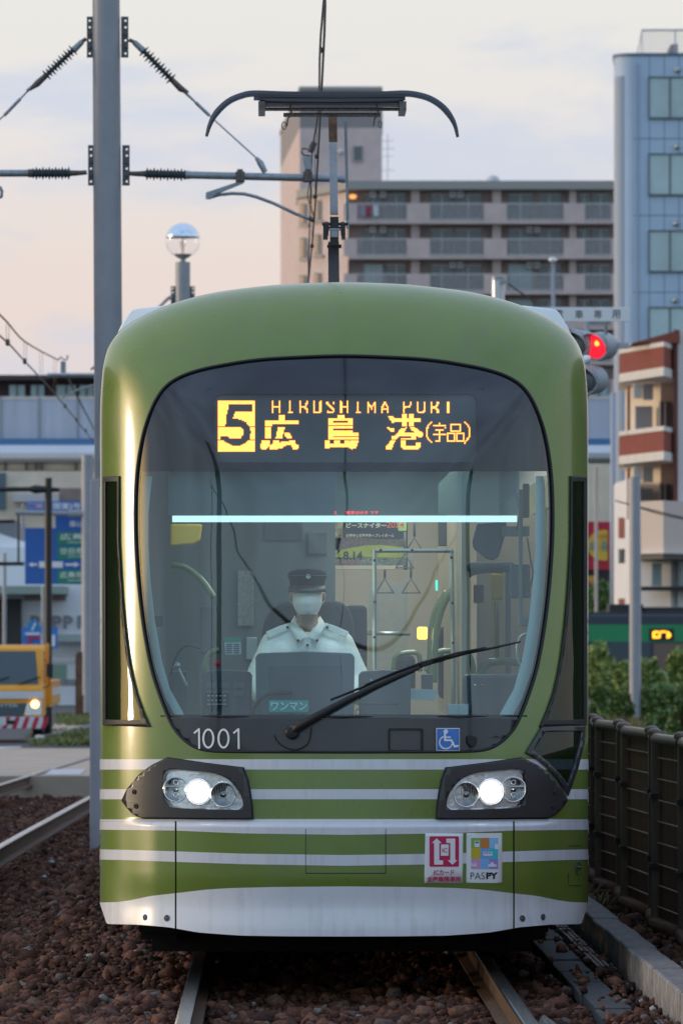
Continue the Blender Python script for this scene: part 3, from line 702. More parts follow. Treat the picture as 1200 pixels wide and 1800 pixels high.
def headlight(mirror):
    c_ = 1211.0
    fx = (lambda p: [(c_ - x, y) for x, y in p]) if mirror else (lambda p: list(p))
    bz = mapped_poly('headlight', fx(dense(BZ, 6)), surf(.024), M['bezel'], tram, g=10, holes=[fx(LN)], normal=snormal, thick=.019)
    bz['label'] = 'lit headlight unit in dark grey surround, ' + ('beside the lower triangular window' if mirror else 'below the fleet number')
    mapped_poly('surround_edge', fx([((x - 335) * 1.022 + 335, (y - 1388) * 1.035 + 1388) for x, y in dense(BZ, 4)]), surf(.005), M['rubber'], bz, g=10, normal=snormal, thick=.004)
    # bowl
    ro = MB(); rim = [surf(.022)(x, y) for x, y in fx(LN)]
    back = [surf(.005)(x, y) for x, y in fx([((x - 360) * .96 + 360, (y - 1389) * .93 + 1389) for x, y in LN])]
    n = len(rim); ro.add(rim + back, [(i, (i + 1) % n, n + (i + 1) % n, n + i) for i in range(n)])
    mapped_poly('reflector_back', fx([((x - 360) * .965 + 360, (y - 1389) * .94 + 1389) for x, y in LN]), surf(.006), M['chromewave'], bz, g=6, normal=snormal); ro.build('reflector_bowl', M['chrome'], bz, smooth=True, auto=40)
    for j, (x, y, r) in enumerate(CIR):
        x = c_ - x if mirror else x; s_ = 27.0 / F; p0 = surf(.018)(x, y); rr = r * s_; ax = Vector((0, 1, 0))
        if j == 1:
            lm_ = MB(); lm_.lathe(p0 - ax * .012, [(0, -.004), (rr * .5, -.001), (rr * .80, .005)], ax, 32); lm_.build('lit_lamp', M['lamp'], bz, smooth=True)
            lm_ = MB(); lm_.lathe(p0 - ax * .012, [(rr * .80, .005), (rr * .92, .010), (rr, .02), (rr, .03)], ax, 32); lm_.build('lit_lamp_rim', M['lamprim'], bz, smooth=True)
            ri = MB(); ri.lathe(p0, [(rr, -.01), (rr * 1.06, -.008), (rr * 1.08, .02), (rr, .03)], ax, 32); ri.build('lamp_ring', M['chrome'], bz, smooth=True)
        else:
            ri = MB(); ri.lathe(p0, [(rr * .93, -.006), (rr * 1.0, -.012), (rr * 1.05, -.004), (rr * 1.05, .012)], ax, 32); ri.build('lamp_ring', M['chrome'], bz, smooth=True)
            cu = MB(); cu.lathe(p0, [(rr * .95, -.002), (rr * .8, .008), (rr * .5, .009), (rr * .25, .011), (rr * .25, .006), (0, .002)], ax, 32); cu.build('reflector_cup', M['cup'], bz, smooth=True, auto=50)
            bu = MB(); bu.lathe(p0 + Vector((0, -.002, 0)), [(0, 0), (.006, .002), (.008, .02), (.006, .03)], ax, 12); bu.build('bulb', M['chrome'], bz, smooth=True)
            if j == 0:
                ba = MB(); ba.box(p0.x - rr, p0.x + rr, p0.y - .006, p0.y + .01, p0.z + .012, p0.z + .017); ba.build('divider_bar', M['chrome'], bz)
                for zz in (.035, -.028):
                    ri = MB(); ri.lathe(p0 + Vector((0, -.004, zz)), [(.009, 0), (.0125, -.003), (.014, .003)], ax, 16); ri.build('bulb_ring', M['chrome'], bz, smooth=True)
            rb = MB()
            for q in range(-4, 5):
                xx = rr * q / 5; hh = math.sqrt(max(rr * rr * .8 - xx * xx, 0)); rb.box(p0.x + xx - .0012, p0.x + xx + .0012, p0.y + .006, p0.y + .012, p0.z - hh, p0.z + hh * (.1 if j == 0 else 1))
            rb.build('lens_fluting', M['cup2'], bz)
    mapped_poly('lens_cover', fx(LN), surf(.0245), M['lens'], bz, g=8, normal=snormal)
    for x, y in ((242, 1392), (245, 1417)):
        x = c_ - x if mirror else x; b_ = MB(); b_.lathe(surf(.024)(x, y), [(.0125, 0), (.013, .004), (.009, .005), (.0085, .002), (.0055, .002), (.005, .006), (0, .006)], snormal(x, y), 16); b_.build('bolt', M['black'], bz, smooth=True)
M['lamprim'] = emit_mat('lit_headlamp_rim', (.95, .96, 1.0), .62)
M['lamp'] = emit_mat('lit_headlamp', (1.0, .97, .92), 9.0)
M['cup'] = mat('lamp_cup', (.30, .31, .32), .22, metal=1, noise=.3, nscale=60)
M['cup2'] = mat('lamp_fluting', (.35, .36, .37), .25, metal=.9)
headlight(False); headlight(True)

# ---------------------------------------------------------------- corner windows
QW = [(184, 837.5), (211.5, 837), (212, 950), (214.5, 1000), (217.5, 1050), (222, 1100), (228, 1150), (234, 1185), (242, 1219), (253, 1250), (265, 1278), (184, 1275)]
QG = [(188.5, 847), (208, 847), (208.5, 950), (211, 1002), (213.5, 1052), (218, 1102), (224, 1152), (230.5, 1187), (238.5, 1221), (248, 1250), (252, 1266), (188.5, 1265)]
for mr_ in (0, 1):
    fx = (lambda p: mir(p, 1211.5)) if mr_ else (lambda p: list(p))
    q = mapped_poly('quarter_window', fx(QW), surf(.010), M['dark'], tram, g=6, holes=[fx(QG)], normal=snormal, thick=.02)
    q['label'] = 'tall dark corner window ' + ('above the small triangular window' if mr_ else 'beside the grey pole')
    mapped_poly('window_glass', fx(QG), surf(.003), M['qglass'], q, g=6, normal=snormal)
    mapped_poly('window_lining', fx([((x - 605) * .995 + 605, y) for x, y in QG]), surf(-.10), M['console'], q, g=8)
TW = [(949.5, 1278), (1024, 1276.5), (1023, 1303), (1012, 1350), (995, 1399), (988, 1387), (976, 1368), (958, 1349), (940, 1334), (922, 1323)]
TG = [(955, 1287), (1017, 1285), (1015.5, 1303), (1006, 1342), (994, 1379), (982, 1362), (965, 1344), (946, 1328), (934, 1320)]
tq = mapped_poly('quarter_window', TW, surf(.013), M['panel'], tram, g=6, holes=[TG], normal=snormal, thick=.025); tq['label'] = 'small triangular dark window below the tall corner window'
mapped_poly('window_glass', TG, surf(.004), M['qglass'], tq, g=6, normal=snormal)
mapped_poly('window_lining', TG, surf(-.08), M['console'], tq, g=8)

# ---------------------------------------------------------------- wiper
wp = MB(); p = lambda x, y, o: surf(o)(x, y)
wp.tube([p(514, 1287, .03), p(525, 1279, .045), p(560, 1259, .05), p(610, 1232, .05), p(660, 1207, .045), p(700, 1189, .04), p(735, 1174, .035)], [.022, .023, .021, .018, .015, .013, .011], 10)
wipe = wp.build('wiper', M['rubber'], tram, smooth=True)
pv = MB(); pv.lathe(p(513, 1287, 0) + Vector((0, .01, 0)), [(.034, 0), (.034, -.05), (.026, -.062), (0, -.065)], (0, 1, 0), 20); pv.build('wiper_pivot', M['black'], wipe, smooth=True, auto=40)
bl = MB(); bl.tube([p(x, y, .014) for x, y in ((581, 1230), (640, 1207), (700, 1184), (760, 1164), (820, 1148), (870, 1138), (912, 1128.5))], [.004, .006, .008, .009, .007, .006, .004], 8)
bl.tube([p(x, y, .028) for x, y in ((640, 1205), (690, 1184), (740, 1166), (800, 1149), (850, 1139))], [.004, .006, .008, .006, .004], 6); bl.obox(p(748, 1167, .03), (.028, 0, .011), (0, .012, 0), (-.003, 0, .008)); bl.build('wiper_blade', M['rubber'], wipe, smooth=True, auto=40)
ho = MB(); ho.tube(cr([tuple(p(x, y, .015)) for x, y in ((482, 1292), (487, 1302), (500, 1313), (520, 1318), (538, 1310), (545, 1296), (547, 1278))], 5), .0035, 7); ho.build('washer_hose', M['rubber'], wipe, smooth=True)

# ---------------------------------------------------------------- body behind the front
YB = 45.6
bod = MB(); prof = [(HW, .30), (HW, .72)] + [(u, z) for u, z in OUTL if z > 2.0]
# roof and upper sides: loft of the silhouette
ru = [(u, z) for u, z in OUTL if z > 2.42]; ru = ru[::3] + [ru[-1]]
loop = [(TC + u, z) for u, z in ru] + [(TC - u, z) for u, z in reversed(ru[:-1])]
sh = .995
va = [(TC + (x - TC) * 1, YE + lean(z) + .002, z) for x, z in loop]; vb = [(TC + (x - TC), YB, z) for x, z in loop]
k = len(loop); bod.add(va + vb, [(i, i + 1, k + i + 1, k + i) for i in range(k - 1)])
bod.build('roof', M['white'], tram, smooth=True)
for s_ in (-1, 1):
    sb = MB(); x0 = TC + s_ * HW; xi = TC + s_ * (HW - .06)
    sb.box(min(x0, xi), max(x0, xi), YE + .0, YB, .30, 1.32); pass; sb.box(min(x0, xi), max(x0, xi), YE + .13, YB, 2.42, 2.60)
    for y in (27.42, 29.6, 31.0, 32.6, 34.2, 35.8, 37.4, 39.0, 40.6, 42.2, 43.8, 45.4): sb.box(min(x0, xi), max(x0, xi), y + lean(2), y + .16 + lean(2), 1.32, 2.42)
    sb.build('side_wall', M['green'], tram)
    sg = MB(); sg.box(min(x0, xi) + .02, min(x0, xi) + .028, 27.7, YB, 1.32, 2.42); sg.build('side_window', M['sideglass'], tram)
    for zz in (1.02, .86, .70, .54):
        ss = MB(); ss.box(min(x0, x0 + s_ * .002), max(x0, x0 + s_ * .002), YE + .01, YB, zz - .026, zz + .026); ss.build('side_stripe', M['stripe'], tram)
rw = MB(); rw.prism([(TC - HW, YB), (TC + HW, YB), (TC + HW, YB + .1), (TC - HW, YB + .1)], .3, 3.3); rw.build('rear_wall', M['green'], tram)
# roof fairings either side of the roof
for mr_ in (0, 1):
    fx = (lambda p_: mir(p_)) if mr_ else (lambda p_: list(p_))
    rf = MB(); rf.ppoly(fx([(199, 602), (213, 572), (226, 551), (232, 545), (240, 542.5), (292, 536.5), (320, 560), (260, 600)]), 28.0, 14); rf.build('roof_fairing', M['fairing'] if 'fairing' in M else M['white'], tram, bevel=.01)
uf = MB(); uf.box(TC - 1.0, TC + 1.0, YE + .05, YB, .22, .34); uf.box(TC - 1.05, TC + 1.05, 27.6, 28.2, .165, .36); uf.box(TC - 1.0, TC + 1.0, 28.4, 28.6, .02, .34); uf.box(TC - 1.0, TC - .95, 28.2, YB, .10, .36); uf.box(TC + .95, TC + 1.0, 28.2, YB, .10, .36)  # low cross and side boxes added to keep light out beneath the tram
for s_ in (-1, 1): uf.box(TC + s_ * .95 - .09, TC + s_ * .95 + .09, 27.7, 28.1, .02 + .1, .3)
uf.build('underframe_light_block', M['underblack'], tram)
for y in (29.0, 30.8):
    for s_ in (-1, 1):
        wh_ = MB(); wh_.lathe((TC + s_ * .75 - .06, y, .30), [(0, 0), (.30, 0), (.30, .10), (.325, .105), (.325, .135), (0, .135)], (1, 0, 0), 28); wh_.build('wheel', M['rust'], tram, smooth=True, auto=40)

# ---------------------------------------------------------------- interior
fl = MB(); fl.box(TC - 1.17, TC + 1.17, 27.35, 45.5, .34, .38); fl.build('interior_floor', M['floor'], tram)
cl_ = MB(); cl_.box(TC + .1, TC + .7, 28.6, 35.5, 2.80, 2.83); cl_.build('saloon_lamp', emit_mat('saloon_lamp_light', (1.0, .88, .74), 5.0), tram)
cl2 = MB(); cl2.box(TC - .75, TC + .75, 27.75, 28.15, 2.78, 2.81); cl2.build('cab_fill_panel', emit_mat('cab_fill_glow', (.82, .96, 1.0), 4.5), tram)  # unseen ceiling panel added to brighten the driver
ce = MB(); ce.box(TC - 1.05, TC + 1.05, 27.55, 45.5, 2.86, 2.9); ce.build('ceiling', M['interior'], tram)
# dashboard: central instrument hood and two side consoles
def hood(x0, x1, y0, y1, Y, d, m_, name, r=8):
    h = MB(); pts = [(x0 + 1, y1), (x0, y0 + r), (x0 + r * .4, y0 + r * .3), (x0 + r, y0), ((x0 + x1) / 2, y0 - 3), (x1 - r, y0), (x1 - r * .4, y0 + r * .3), (x1, y0 + r), (x1 - 1, y1)]
    h.ppoly(pts, Y, d); return h.build(name, m_, tram, bevel=.006)
hood(449, 623, 1148, 1262, 27.35, .22, M['console'], 'instrument_hood')
ip = MB(); ip.ppoly([(473, 1171), (600, 1170), (604, 1262), (471, 1262)], 27.345, .004); ip.build('instrument_hood_face', M['console2'], tram)
hood(352, 443, 1180, 1262, 27.42, .25, M['console2'], 'side_console'); hood(631, 722, 1180, 1262, 27.42, .25, M['console2'], 'side_console')
bt = MB()
for i in range(3):
    for j in range(2): bt.pbox(362 + i * 24, 380 + i * 24, 1200 + j * 14, 1209 + j * 14, 27.412, .008)
bt.build('console_switches', M['console'], tram)
da = MB(); da.box(TC - 1.1, TC + 1.1, 27.15 + .28, 27.75, 1.0, 1.27); da.build('dashboard', M['console2'], tram, bevel=.02)
sd_ = MB(); sd_.pbox(816, 955, 1185, 1262, 27.5, .3); sd_.build('right_console', M['console2'], tram, bevel=.02)
lb = MB(); lb.box(TC - .45, TC + .45, 27.2, 27.4, .38, 1.02); lb.build('dashboard_support', M['console2'], tram)
pl = MB(); pl.ppoly([(716, 1210), (770, 1213), (762, 1232), (712, 1228)], 27.6, .02); pl.build('control_panel', M['alu'], tram)
bx_ = MB(); bx_.pbox(787, 823, 1238, 1262, 27.35, .1); bx_.build('ticket_box', M['alu'], tram)
# green one-man plate inside the glass
om = MB(); om.ppoly(rrect(472.5, 542.5, 1231, 1251.5, 2), 27.08, .004); om = om.build('conductor_plate', mat('teal_plate', (.04, .42, .34), .4), tram)
text('lettering', 'ワンマン', 476, 540, 1234, 1249, flat(27.075), M['whitetext'], om, bold=.03)
ns = MB(); ns.ppoly([(393, 1120), (423, 1119), (424, 1150), (397, 1151)], 27.25, .003); ns = ns.build('notice', mat('notice_paper', (.62, .68, .68), .6), tram)
nh = MB(); nh.ppoly([(393, 1120), (423, 1119), (423.5, 1128), (394, 1129)], 27.245, .003); nh.build('notice_heading', M['signgreen'], ns)
for i in range(5):
    q_ = MB(); q_.pbox(398, 408, 1132 + i * 3.6, 1134 + i * 3.6, 27.245, .003); q_.pbox(411, 421, 1132 + i * 3.6, 1134 + i * 3.6, 27.245, .003); q_.build('notice_line', M['console'], ns)
# sun blind with hem bar at its lower edge, glowing in place of reflected sky
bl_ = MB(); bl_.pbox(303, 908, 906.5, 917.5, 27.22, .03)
M['strip'] = emit_mat('blind_hem_glow', (.72, .95, 1.0), 1.15)
bl_.build('blind_hem_glow', M['strip'], tram)
sb_ = MB(); sb_.pbox(296, 912, 826, 905.5, 27.24, .01); sb_.build('sun_blind', M['blind'] if 'blind' in M else mat('tinted_blind', (.075, .13, .155), .5), tram)
# red letters of the passenger display
for t_, a, b in (('次', 587, 591.5), ('電車はゆき です', 608, 665)): text('interior_display_text', t_, a, b, 898, 904, flat(27.235), M['redled'], tram, bold=.02)
# bulkhead behind the driver, left partition, right door panels
bk = MB(); bk.box(TC - 1.15, TC - .02, 29.55, 29.62, .38, 2.86); bk.build('cab_bulkhead', M['interior'], tram)
pq = MB(); pq.pbox(465, 531, 916, 950, 29.54, .012); pq.build('wall_plaque', M['console2'], tram)
nb_ = MB(); nb_.pbox(418, 446, 1003, 1100, 29.53, .012); nb_.build('wall_notice', mat('grey_notice', (.25, .29, .31), .6, noise=.3, nscale=70), tram)
rp = MB(); rp.box(TC + .62, TC + .66, 28.0, 32.0, 1.25, 2.6); rp.pbox(838, 955, 905, 1190, 30.2, .05); rp.build('door_panel', M['beige'], tram)
bk2 = MB(); bk2.box(TC - 1.15, TC + 1.15, 36.0, 36.06, .38, 2.86); bk2.build('saloon_end_wall', M['beige'], tram)
mp_ = MB(); mp_.pbox(648, 716, 1022, 1110, 33.5, .02); mp_.build('route_map', mat('route_map_print', (.30, .36, .36), .6, noise=.4, nscale=16, col2=(.48, .40, .36)), tram)
mp2 = MB(); mp2.pbox(648, 716, 1118, 1200, 33.5, .02); mp2.build('route_map', mat('route_map_print_pale', (.36, .36, .33), .6, noise=.4, nscale=22, col2=(.46, .44, .38)), tram)
hl = MB(); hl.tube([W(640, 1113, 32.5), W(720, 1114, 32.5)], .012, 8); hl.build('handrail', M['alu'], tram, smooth=True)
# framed clear screen beside the driver
for pts in ([(658, 965), (658, 1190)], [(658, 968), (797, 968)], [(793, 965), (797, 1262)]):
    x0, y0 = pts[0]; x1, y1 = pts[1]
    fr_ = MB(); fr_.tube([W(x0, y0, 28.4), W(x1, y1, 28.4)], .0115, 4); fr_.build('screen_frame', M['alu'], tram)
for x, y in ((658, 985), (659, 1058), (669, 967), (724, 967), (793, 980), (795, 1060), (796, 1130), (658, 1120)):
    fb = MB(); fb.lathe(W(x, y, 28.38), [(0, 0), (.008, .002), (.008, .01)], (0, 1, 0), 10); fb.build('bolt', M['dark'], tram)
# curved green handrails
def rail(pts, Y, r, m_=M['pipegreen'], name='handrail'):
    h = MB(); h.tube(cr([tuple(W(x, y, Y + dy)) for x, y, dy in pts], 6), r, 12); h.build(name, m_, tram, smooth=True)
rail([(762, 1200, 0), (763, 1150, 0), (768, 1100, 0), (780, 1060, 0), (800, 1030, 0), (825, 1008, 0), (850, 1002, .1), (880, 1002, .2)], 29.2, .020)
rail([(755, 1200, 0), (757, 1120, 0), (765, 1075, 0), (785, 1040, 0)], 29.6, .017)
rail([(302, 992, 0), (325, 996, 0), (345, 1010, 0), (360, 1026, 0), (376, 1050, 0)], 28.9, .018)
rail([(690, 1178, 0), (695, 1155, 0), (712, 1148, 0), (735, 1150, 0), (738, 1180, 0)], 29.8, .014)
rail([(748, 1180, 0), (765, 1150, 0), (790, 1144, 0), (820, 1148, 0), (830, 1170, 0), (832, 1200, 0)], 29.4, .016)
rail([(842, 1195, 0), (850, 1172, 0), (870, 1163, 0), (910, 1164, 0), (955, 1170, 0)], 28.6, .022)
rail([(364, 1190, 0), (362, 1165, 0), (370, 1148, 0), (385, 1142, 0)], 28.8, .016)
rail([(921, 1175, 0), (911, 1165, 0), (908, 1140, 0), (914, 1120, 0), (926, 1114, 0)], 27.6, .007, M['alu'])
gr = MB(); gr.pbox(820, 905, 988, 1006, 27.9, .08); gr.build('grab_bar_housing', M['console2'], tram, bevel=.02)
yp = MB(); yp.pbox(864, 884, 1008, 1054, 29.0, .05); yp.pbox(865, 877, 1054, 1165, 29.0, .05); yp.build('door_edge_strip', M['yellow'], tram, bevel=.01)
yg = MB(); yg.tube([W(872, 1055, 28.96), W(873, 1160, 28.96)], .012, 8); yg.build('handrail', M['pipegreen'], tram, smooth=True)
dpst = MB(); dpst.pbox(888, 897, 1000, 1190, 28.9, .05); dpst.build('door_post', M['interior'], tram)
# cab mirrors and their brackets
for pts, Y, lab in (([(838, 920), (890, 916), (889, 935), (876, 978), (868, 985), (855, 983), (832, 965), (830, 952)], 27.7, 0), ([(896, 992), (931, 992), (932, 1052), (895, 1051)], 27.6, 1)):
    m_ = MB(); m_.ppoly(pts, Y, .04); m_.build('cab_mirror', mat('mirror_casing', (.06, .09, .13), .35), tram, bevel=.01)
br = MB(); br.pbox(911, 918, 860, 1100, 27.55, .02); br.pbox(911, 946, 1086, 1101, 27.52, .03); br.pbox(882, 930, 925, 943, 27.6, .02); br.build('mirror_bracket', mat('bracket_grey', (.16, .21, .24), .4), tram, bevel=.004)
mb2 = MB(); mb2.pbox(265, 286, 1083, 1102, 27.25, .02); mb2.build('mirror_bracket', M['dark'], tram)
pil = MB()
for mr_ in (0, 1):
    pts = [(257, 835), (250, 900), (250, 960), (254, 1020), (262, 1090), (275, 1160), (290, 1210), (318, 1258), (300, 1258), (282, 1225), (262, 1170), (249, 1110), (241, 1040), (238, 960), (239, 860), (243, 835)]
    if mr_: pts = mir([(x + (8 if 0 < i < 8 else 0), y) for i, (x, y) in enumerate(pts)])
    mapped_poly('pillar_lining', pts, surf(-.05), M['lining'] if 'lining' in M else mat('pillar_lining', (.42, .52, .50), .5), tram, g=12)
yel = MB(); yel.ppoly([(300, 921), (356, 921), (352, 950), (340, 957), (300, 960)], 28.4, .05); yel.build('yellow_reflection', M['yellow'], tram, bevel=.01)  # yellow panel painted in place of a reflection on the glass
hb_ = MB(); hb_.pbox(352, 380, 1065, 1150, 29.0, .1); hb_.build('card_reader', M['console'], tram, bevel=.01)
tl = MB(); tl.lathe(W(381, 1172, 27.6), [(0, 0), (.016, 0), (.022, .03), (0, .032)], (0, 0, 1), 14); tl.build('emergency_button', M['red'], tram, smooth=True)
M['amberglint'] = emit_mat('amber_reflection', (1.0, .45, .06), 4.0)
al = MB(); al.pbox(733, 751, 1102, 1124, 29.3, .04); al.build('beacon_reflection', M['amberglint'], tram, bevel=.01)  # glowing box stands in for a beacon's reflection on the glass
gl_ = MB(); gl_.pbox(765, 769, 1020, 1038, 29.9, .02); gl_.build('door_light', emit_mat('green_indicator', (.1, .9, .6), 1.2), tram)
gn = MB(); gn.tube(cr([tuple(W(x, y, 27.3)) for x, y in ((443, 1262), (448, 1242), (462, 1226), (480, 1219), (513, 1218))], 5), .009, 8); gn.build('microphone_arm', M['black'], tram, smooth=True)
gb = MB(); gb.tube([W(628, 1237, 27.25), W(700, 1237.5, 27.25)], .006, 8); gb.tube([W(640, 1237, 27.25), W(640, 1262, 27.25)], .004, 6); gb.build('radio_bracket', M['black'], tram, smooth=True)
gr2 = MB(); gr2.tube([W(632 + 7 * math.cos(a), 1252 + 6 * math.sin(a), 27.24) for a in [i * math.pi / 8 for i in range(16)]], .003, 6, closed=True); gr2.build('cable_ring', M['black'], tram, smooth=True)
mon = MB(); mon.pbox(362, 402, 1218, 1244, 27.40, .01); mon = mon.build('console_display', M['dark'], tram)
for i in range(5): q_ = MB(); q_.pbox(365 + i * 7, 369 + i * 7, 1222, 1224, 27.395, .003); q_.pbox(365 + i * 7, 368 + i * 7, 1230, 1232, 27.395, .003); q_.pbox(365 + i * 7, 370 + i * 7, 1237, 1238.5, 27.395, .003); q_.build('display_row', M['alu'], mon)
for x, y, m__ in ((652, 1196, 'alu'), (664, 1196, 'red'), (676, 1196, 'alu'), (690, 1196, 'signgreen'), (835, 1205, 'alu'), (848, 1205, 'red')): q_ = MB(); q_.lathe(W(x, y, 27.41), [(0, -.008), (.007, -.006), (.008, .01)], (0, 1, 0), 12); q_.build('push_button', M[m__], tram, smooth=True)
for x0_, x1_, y0_, y1_, Y_, m__ in ((296, 330, 1180, 1262, 28.0, 'console'), (540, 575, 935, 975, 29.53, 'console2'), (432, 452, 1120, 1160, 29.53, 'alu'), (740, 760, 1185, 1225, 28.3, 'console2'), (832, 850, 1028, 1060, 30.0, 'dark'), (770, 790, 905, 960, 30.4, 'console2'), (800, 812, 870, 960, 30.3, 'alu'), (918, 930, 850, 910, 27.7, 'console2')): q_ = MB(); q_.pbox(x0_, x1_, y0_, y1_, Y_, .04); q_.build('equipment_box', M[m__], tram, bevel=.006)
for pts_ in (((926, 945), (932, 985), (936, 1010), (928, 1040)), ((300, 1185), (312, 1150), (330, 1135), (352, 1140)), ((905, 860), (912, 900), (908, 930))): q_ = MB(); q_.tube(cr([tuple(W(x, y, 27.6)) for x, y in pts_], 5), .005, 6); q_.build('cable', M['black'], tram, smooth=True)
le = MB(); le.tube([W(312, 1172, 27.7), W(328, 1205, 27.7)], .008, 8); le.lathe(W(311, 1170, 27.7), [(0, -.02), (.02, -.01), (.02, .01), (0, .02)], (0, 1, 0), 12); le.build('door_lever', M['alu'], tram, smooth=True, auto=40)
# hanging straps
def strap(x, y, Y, s_=1):
    h = MB(); h.tube([W(x, y - 55 * s_, Y), W(x, y - 18 * s_, Y)], .008, 6); h.tube([W(x, y - 18 * s_, Y), W(x + 15 * s_, y + 8 * s_, Y), W(x - 15 * s_, y + 8 * s_, Y)], .009, 8, closed=True); h.build('hanging_strap', M['interior'], tram, smooth=True)
for x, y, Y in ((676, 1034, 31.5), (722, 1034, 32.0), (711, 990, 30.5), (728, 962, 29.5)): strap(x, y, Y)
# passenger seat backs further in
for x0, x1, y0, Y in ((770, 800, 1100, 31), (690, 730, 1150, 32)):
    s_ = MB(); s_.pbox(x0, x1, y0, 1230, Y, .12); s_.build('passenger_seat', M['seat'], tram, bevel=.04)
# driver seat
se = MB(); se.ppoly(cr([(462, 1200), (460, 1120), (468, 1085), (490, 1062), (520, 1055), (580, 1055), (605, 1062), (618, 1080), (624, 1120), (624, 1200)], 3), 28.75, .14)
se.box(TC - .35, TC + .15, 28.25, 28.8, .82, .95); seat = se.build('driver_seat', M['seat'], tram, bevel=.03)
hr = MB(); hr.ppoly(rrect(606, 645, 1064, 1195, 9), 28.95, .08); hr.build('headrest', M['seat'], tram, bevel=.02)
bs = MB(); bs.box(TC - .25, TC + .05, 28.4, 28.7, .38, .82); bs.build('seat_pedestal', M['dark'], tram)
# poster hanging in the saloon
PO = 30.6
po = MB(); po.pbox(583.5, 716, 912, 1001.5, PO, .004)
poster = po.build('hanging_poster', mat('poster_night', (.02, .03, .05), .5), None)
tag(poster, 'baseball night poster with green field, hanging inside the tram behind the driver', 'poster')
def pp(name, pts, m_, dy=.003): 
    a_ = MB(); a_.ppoly(pts, PO - dy, .002); a_.build(name, m_, poster)
pp('field_print', [(600, 966), (640, 959), (665, 958), (713, 962), (713, 980), (585, 982)], mat('poster_grass', (.36, .42, .06), .5, noise=.15, nscale=10))
pp('stand_print', [(584, 946), (620, 944), (665, 948), (700, 948), (714, 945), (714, 962), (665, 958), (640, 959), (600, 966), (584, 968)], mat('poster_stand', (.13, .11, .11), .5, noise=.5, nscale=60))
pp('crowd_print', rect_px(584, 714, 980, 994), mat('poster_crowd', (.16, .20, .19), .5, noise=.9, nscale=120))
pp('banner_print', rect_px(584, 709, 994, 1001), mat('poster_banner', (.62, .55, .46), .5))
pp('swirl_print', [(584, 912), (604, 912), (602, 940), (592, 975), (585, 980)], mat('poster_cream', (.30, .28, .20), .5, noise=.7, nscale=30))
pp('green_corner', [(695, 912), (714, 912), (714, 933), (700, 933)], mat('poster_lightgreen', (.42, .62, .26), .5))
cr_ = mat('poster_white', (.66, .62, .52), .5)
text('title_lettering', 'ピースナイター', 608, 679, 919, 928, flat(PO - .005), cr_, poster, bold=.04)
text('title_lettering', '2024', 679, 710, 917, 928, flat(PO - .005), mat('poster_red', (.70, .14, .10), .5), poster, bold=.02)
text('small_lettering', '被爆地と世界平和へプレイボール', 608, 692, 938.5, 944.5, flat(PO - .005), cr_, poster, bold=.02)
text('date_lettering', '8.14', 603, 637, 969, 984, flat(PO - .005), M['dark'], poster, bold=.03)
text('small_lettering', '広島東洋カープ', 593, 650, 987, 992, flat(PO - .006), mat('poster_red2', (.5, .08, .08), .5), poster, bold=.02)

M['rust2'] = mat('arm_rust_stain', (.20, .12, .07), .7, noise=.5, nscale=20)
# ---------------------------------------------------------------- pantograph (on the tram roof)
YP = 33.4
pa = MB(); P_ = lambda x, y, dy=0: W(x, y, YP + dy)
# curved horns of the collector head: two parallel strips, one behind the other
for dy in (0, .32):
    xs = [(363, 240), (368, 222), (376, 205), (388, 190), (404, 177), (424, 168.5), (446, 164.5), (500, 166), (584, 167), (668, 166), (712, 164.5), (738, 168), (758, 175), (776, 187), (790, 203), (799, 220), (804, 241)]
    c_ = cr([tuple(P_(x, y, dy)) for x, y in xs], 5); pa.tube(c_, [.010 + .012 * min(1, i / 12, (len(c_) - 1 - i) / 12) for i in range(len(c_))], 6)
    pa.tube([P_(x, y + 8, dy) for x, y in xs[6:11]], .016, 6)
pan = pa.build('pantograph', M['horn'], tram, smooth=True, auto=40)
cs = MB()
for dy in (0, .30): cs.box(P_(456, 0).x, P_(711, 0).x, YP + dy - .02, YP + dy + .02, P_(0, 171.5).z, P_(0, 163.5).z)
for x in (460, 508, 560, 612, 660, 706): cs.box(P_(x, 0).x - .01, P_(x, 0).x + .01, YP, YP + .32, P_(0, 173).z, P_(0, 170).z)
cs.box(P_(458, 0).x, P_(709, 0).x, YP + .03, YP + .27, P_(0, 181).z, P_(0, 172.5).z)
cs.build('contact_strip', mat('carbon_strip', (.06, .045, .04), .6), pan)
fr2 = MB()
for a, b, r in (((456, 192), (712, 192), .011), ((498, 202), (668, 202), .013)): fr2.tube([P_(*a, .16), P_(*b, .16)], r, 8)
for x in (460, 708): fr2.pbox(x - 6, x + 6, 178, 194, YP - .02, .38)
for x in (508, 660): fr2.tube([P_(x, 176, .1), P_(x + 5, 202, .1), P_(x - 2, 208, .1), P_(x - 4, 222, .1)], .006, 6)
fr2.tube([P_(499 + 4 * math.cos(a), 221 + 7 * math.sin(a), .1) for a in [i * math.pi / 6 for i in range(12)]], .003, 5, closed=True); fr2.tube([P_(668 + 3 * math.cos(a), 219 + 6 * math.sin(a), .1) for a in [i * math.pi / 6 for i in range(12)]], .003, 5, closed=True)
fr2.build('head_frame', M['fitting'], pan, smooth=True, auto=40)
ua = MB(); ua.add([P_(x, y, dy) for (x, y, dy) in ((577.5, 206, .14), (591.5, 206, .14), (594, 378, .9), (580, 378, .9), (577.5, 206, .2), (591.5, 206, .2), (594, 378, .96), (580, 378, .96))], [(0, 1, 2, 3), (4, 7, 6, 5), (0, 4, 5, 1), (1, 5, 6, 2), (2, 6, 7, 3), (3, 7, 4, 0)]); ua.build('upper_arm', M['arm2'] if 'arm2' in M else M['pole'], pan)
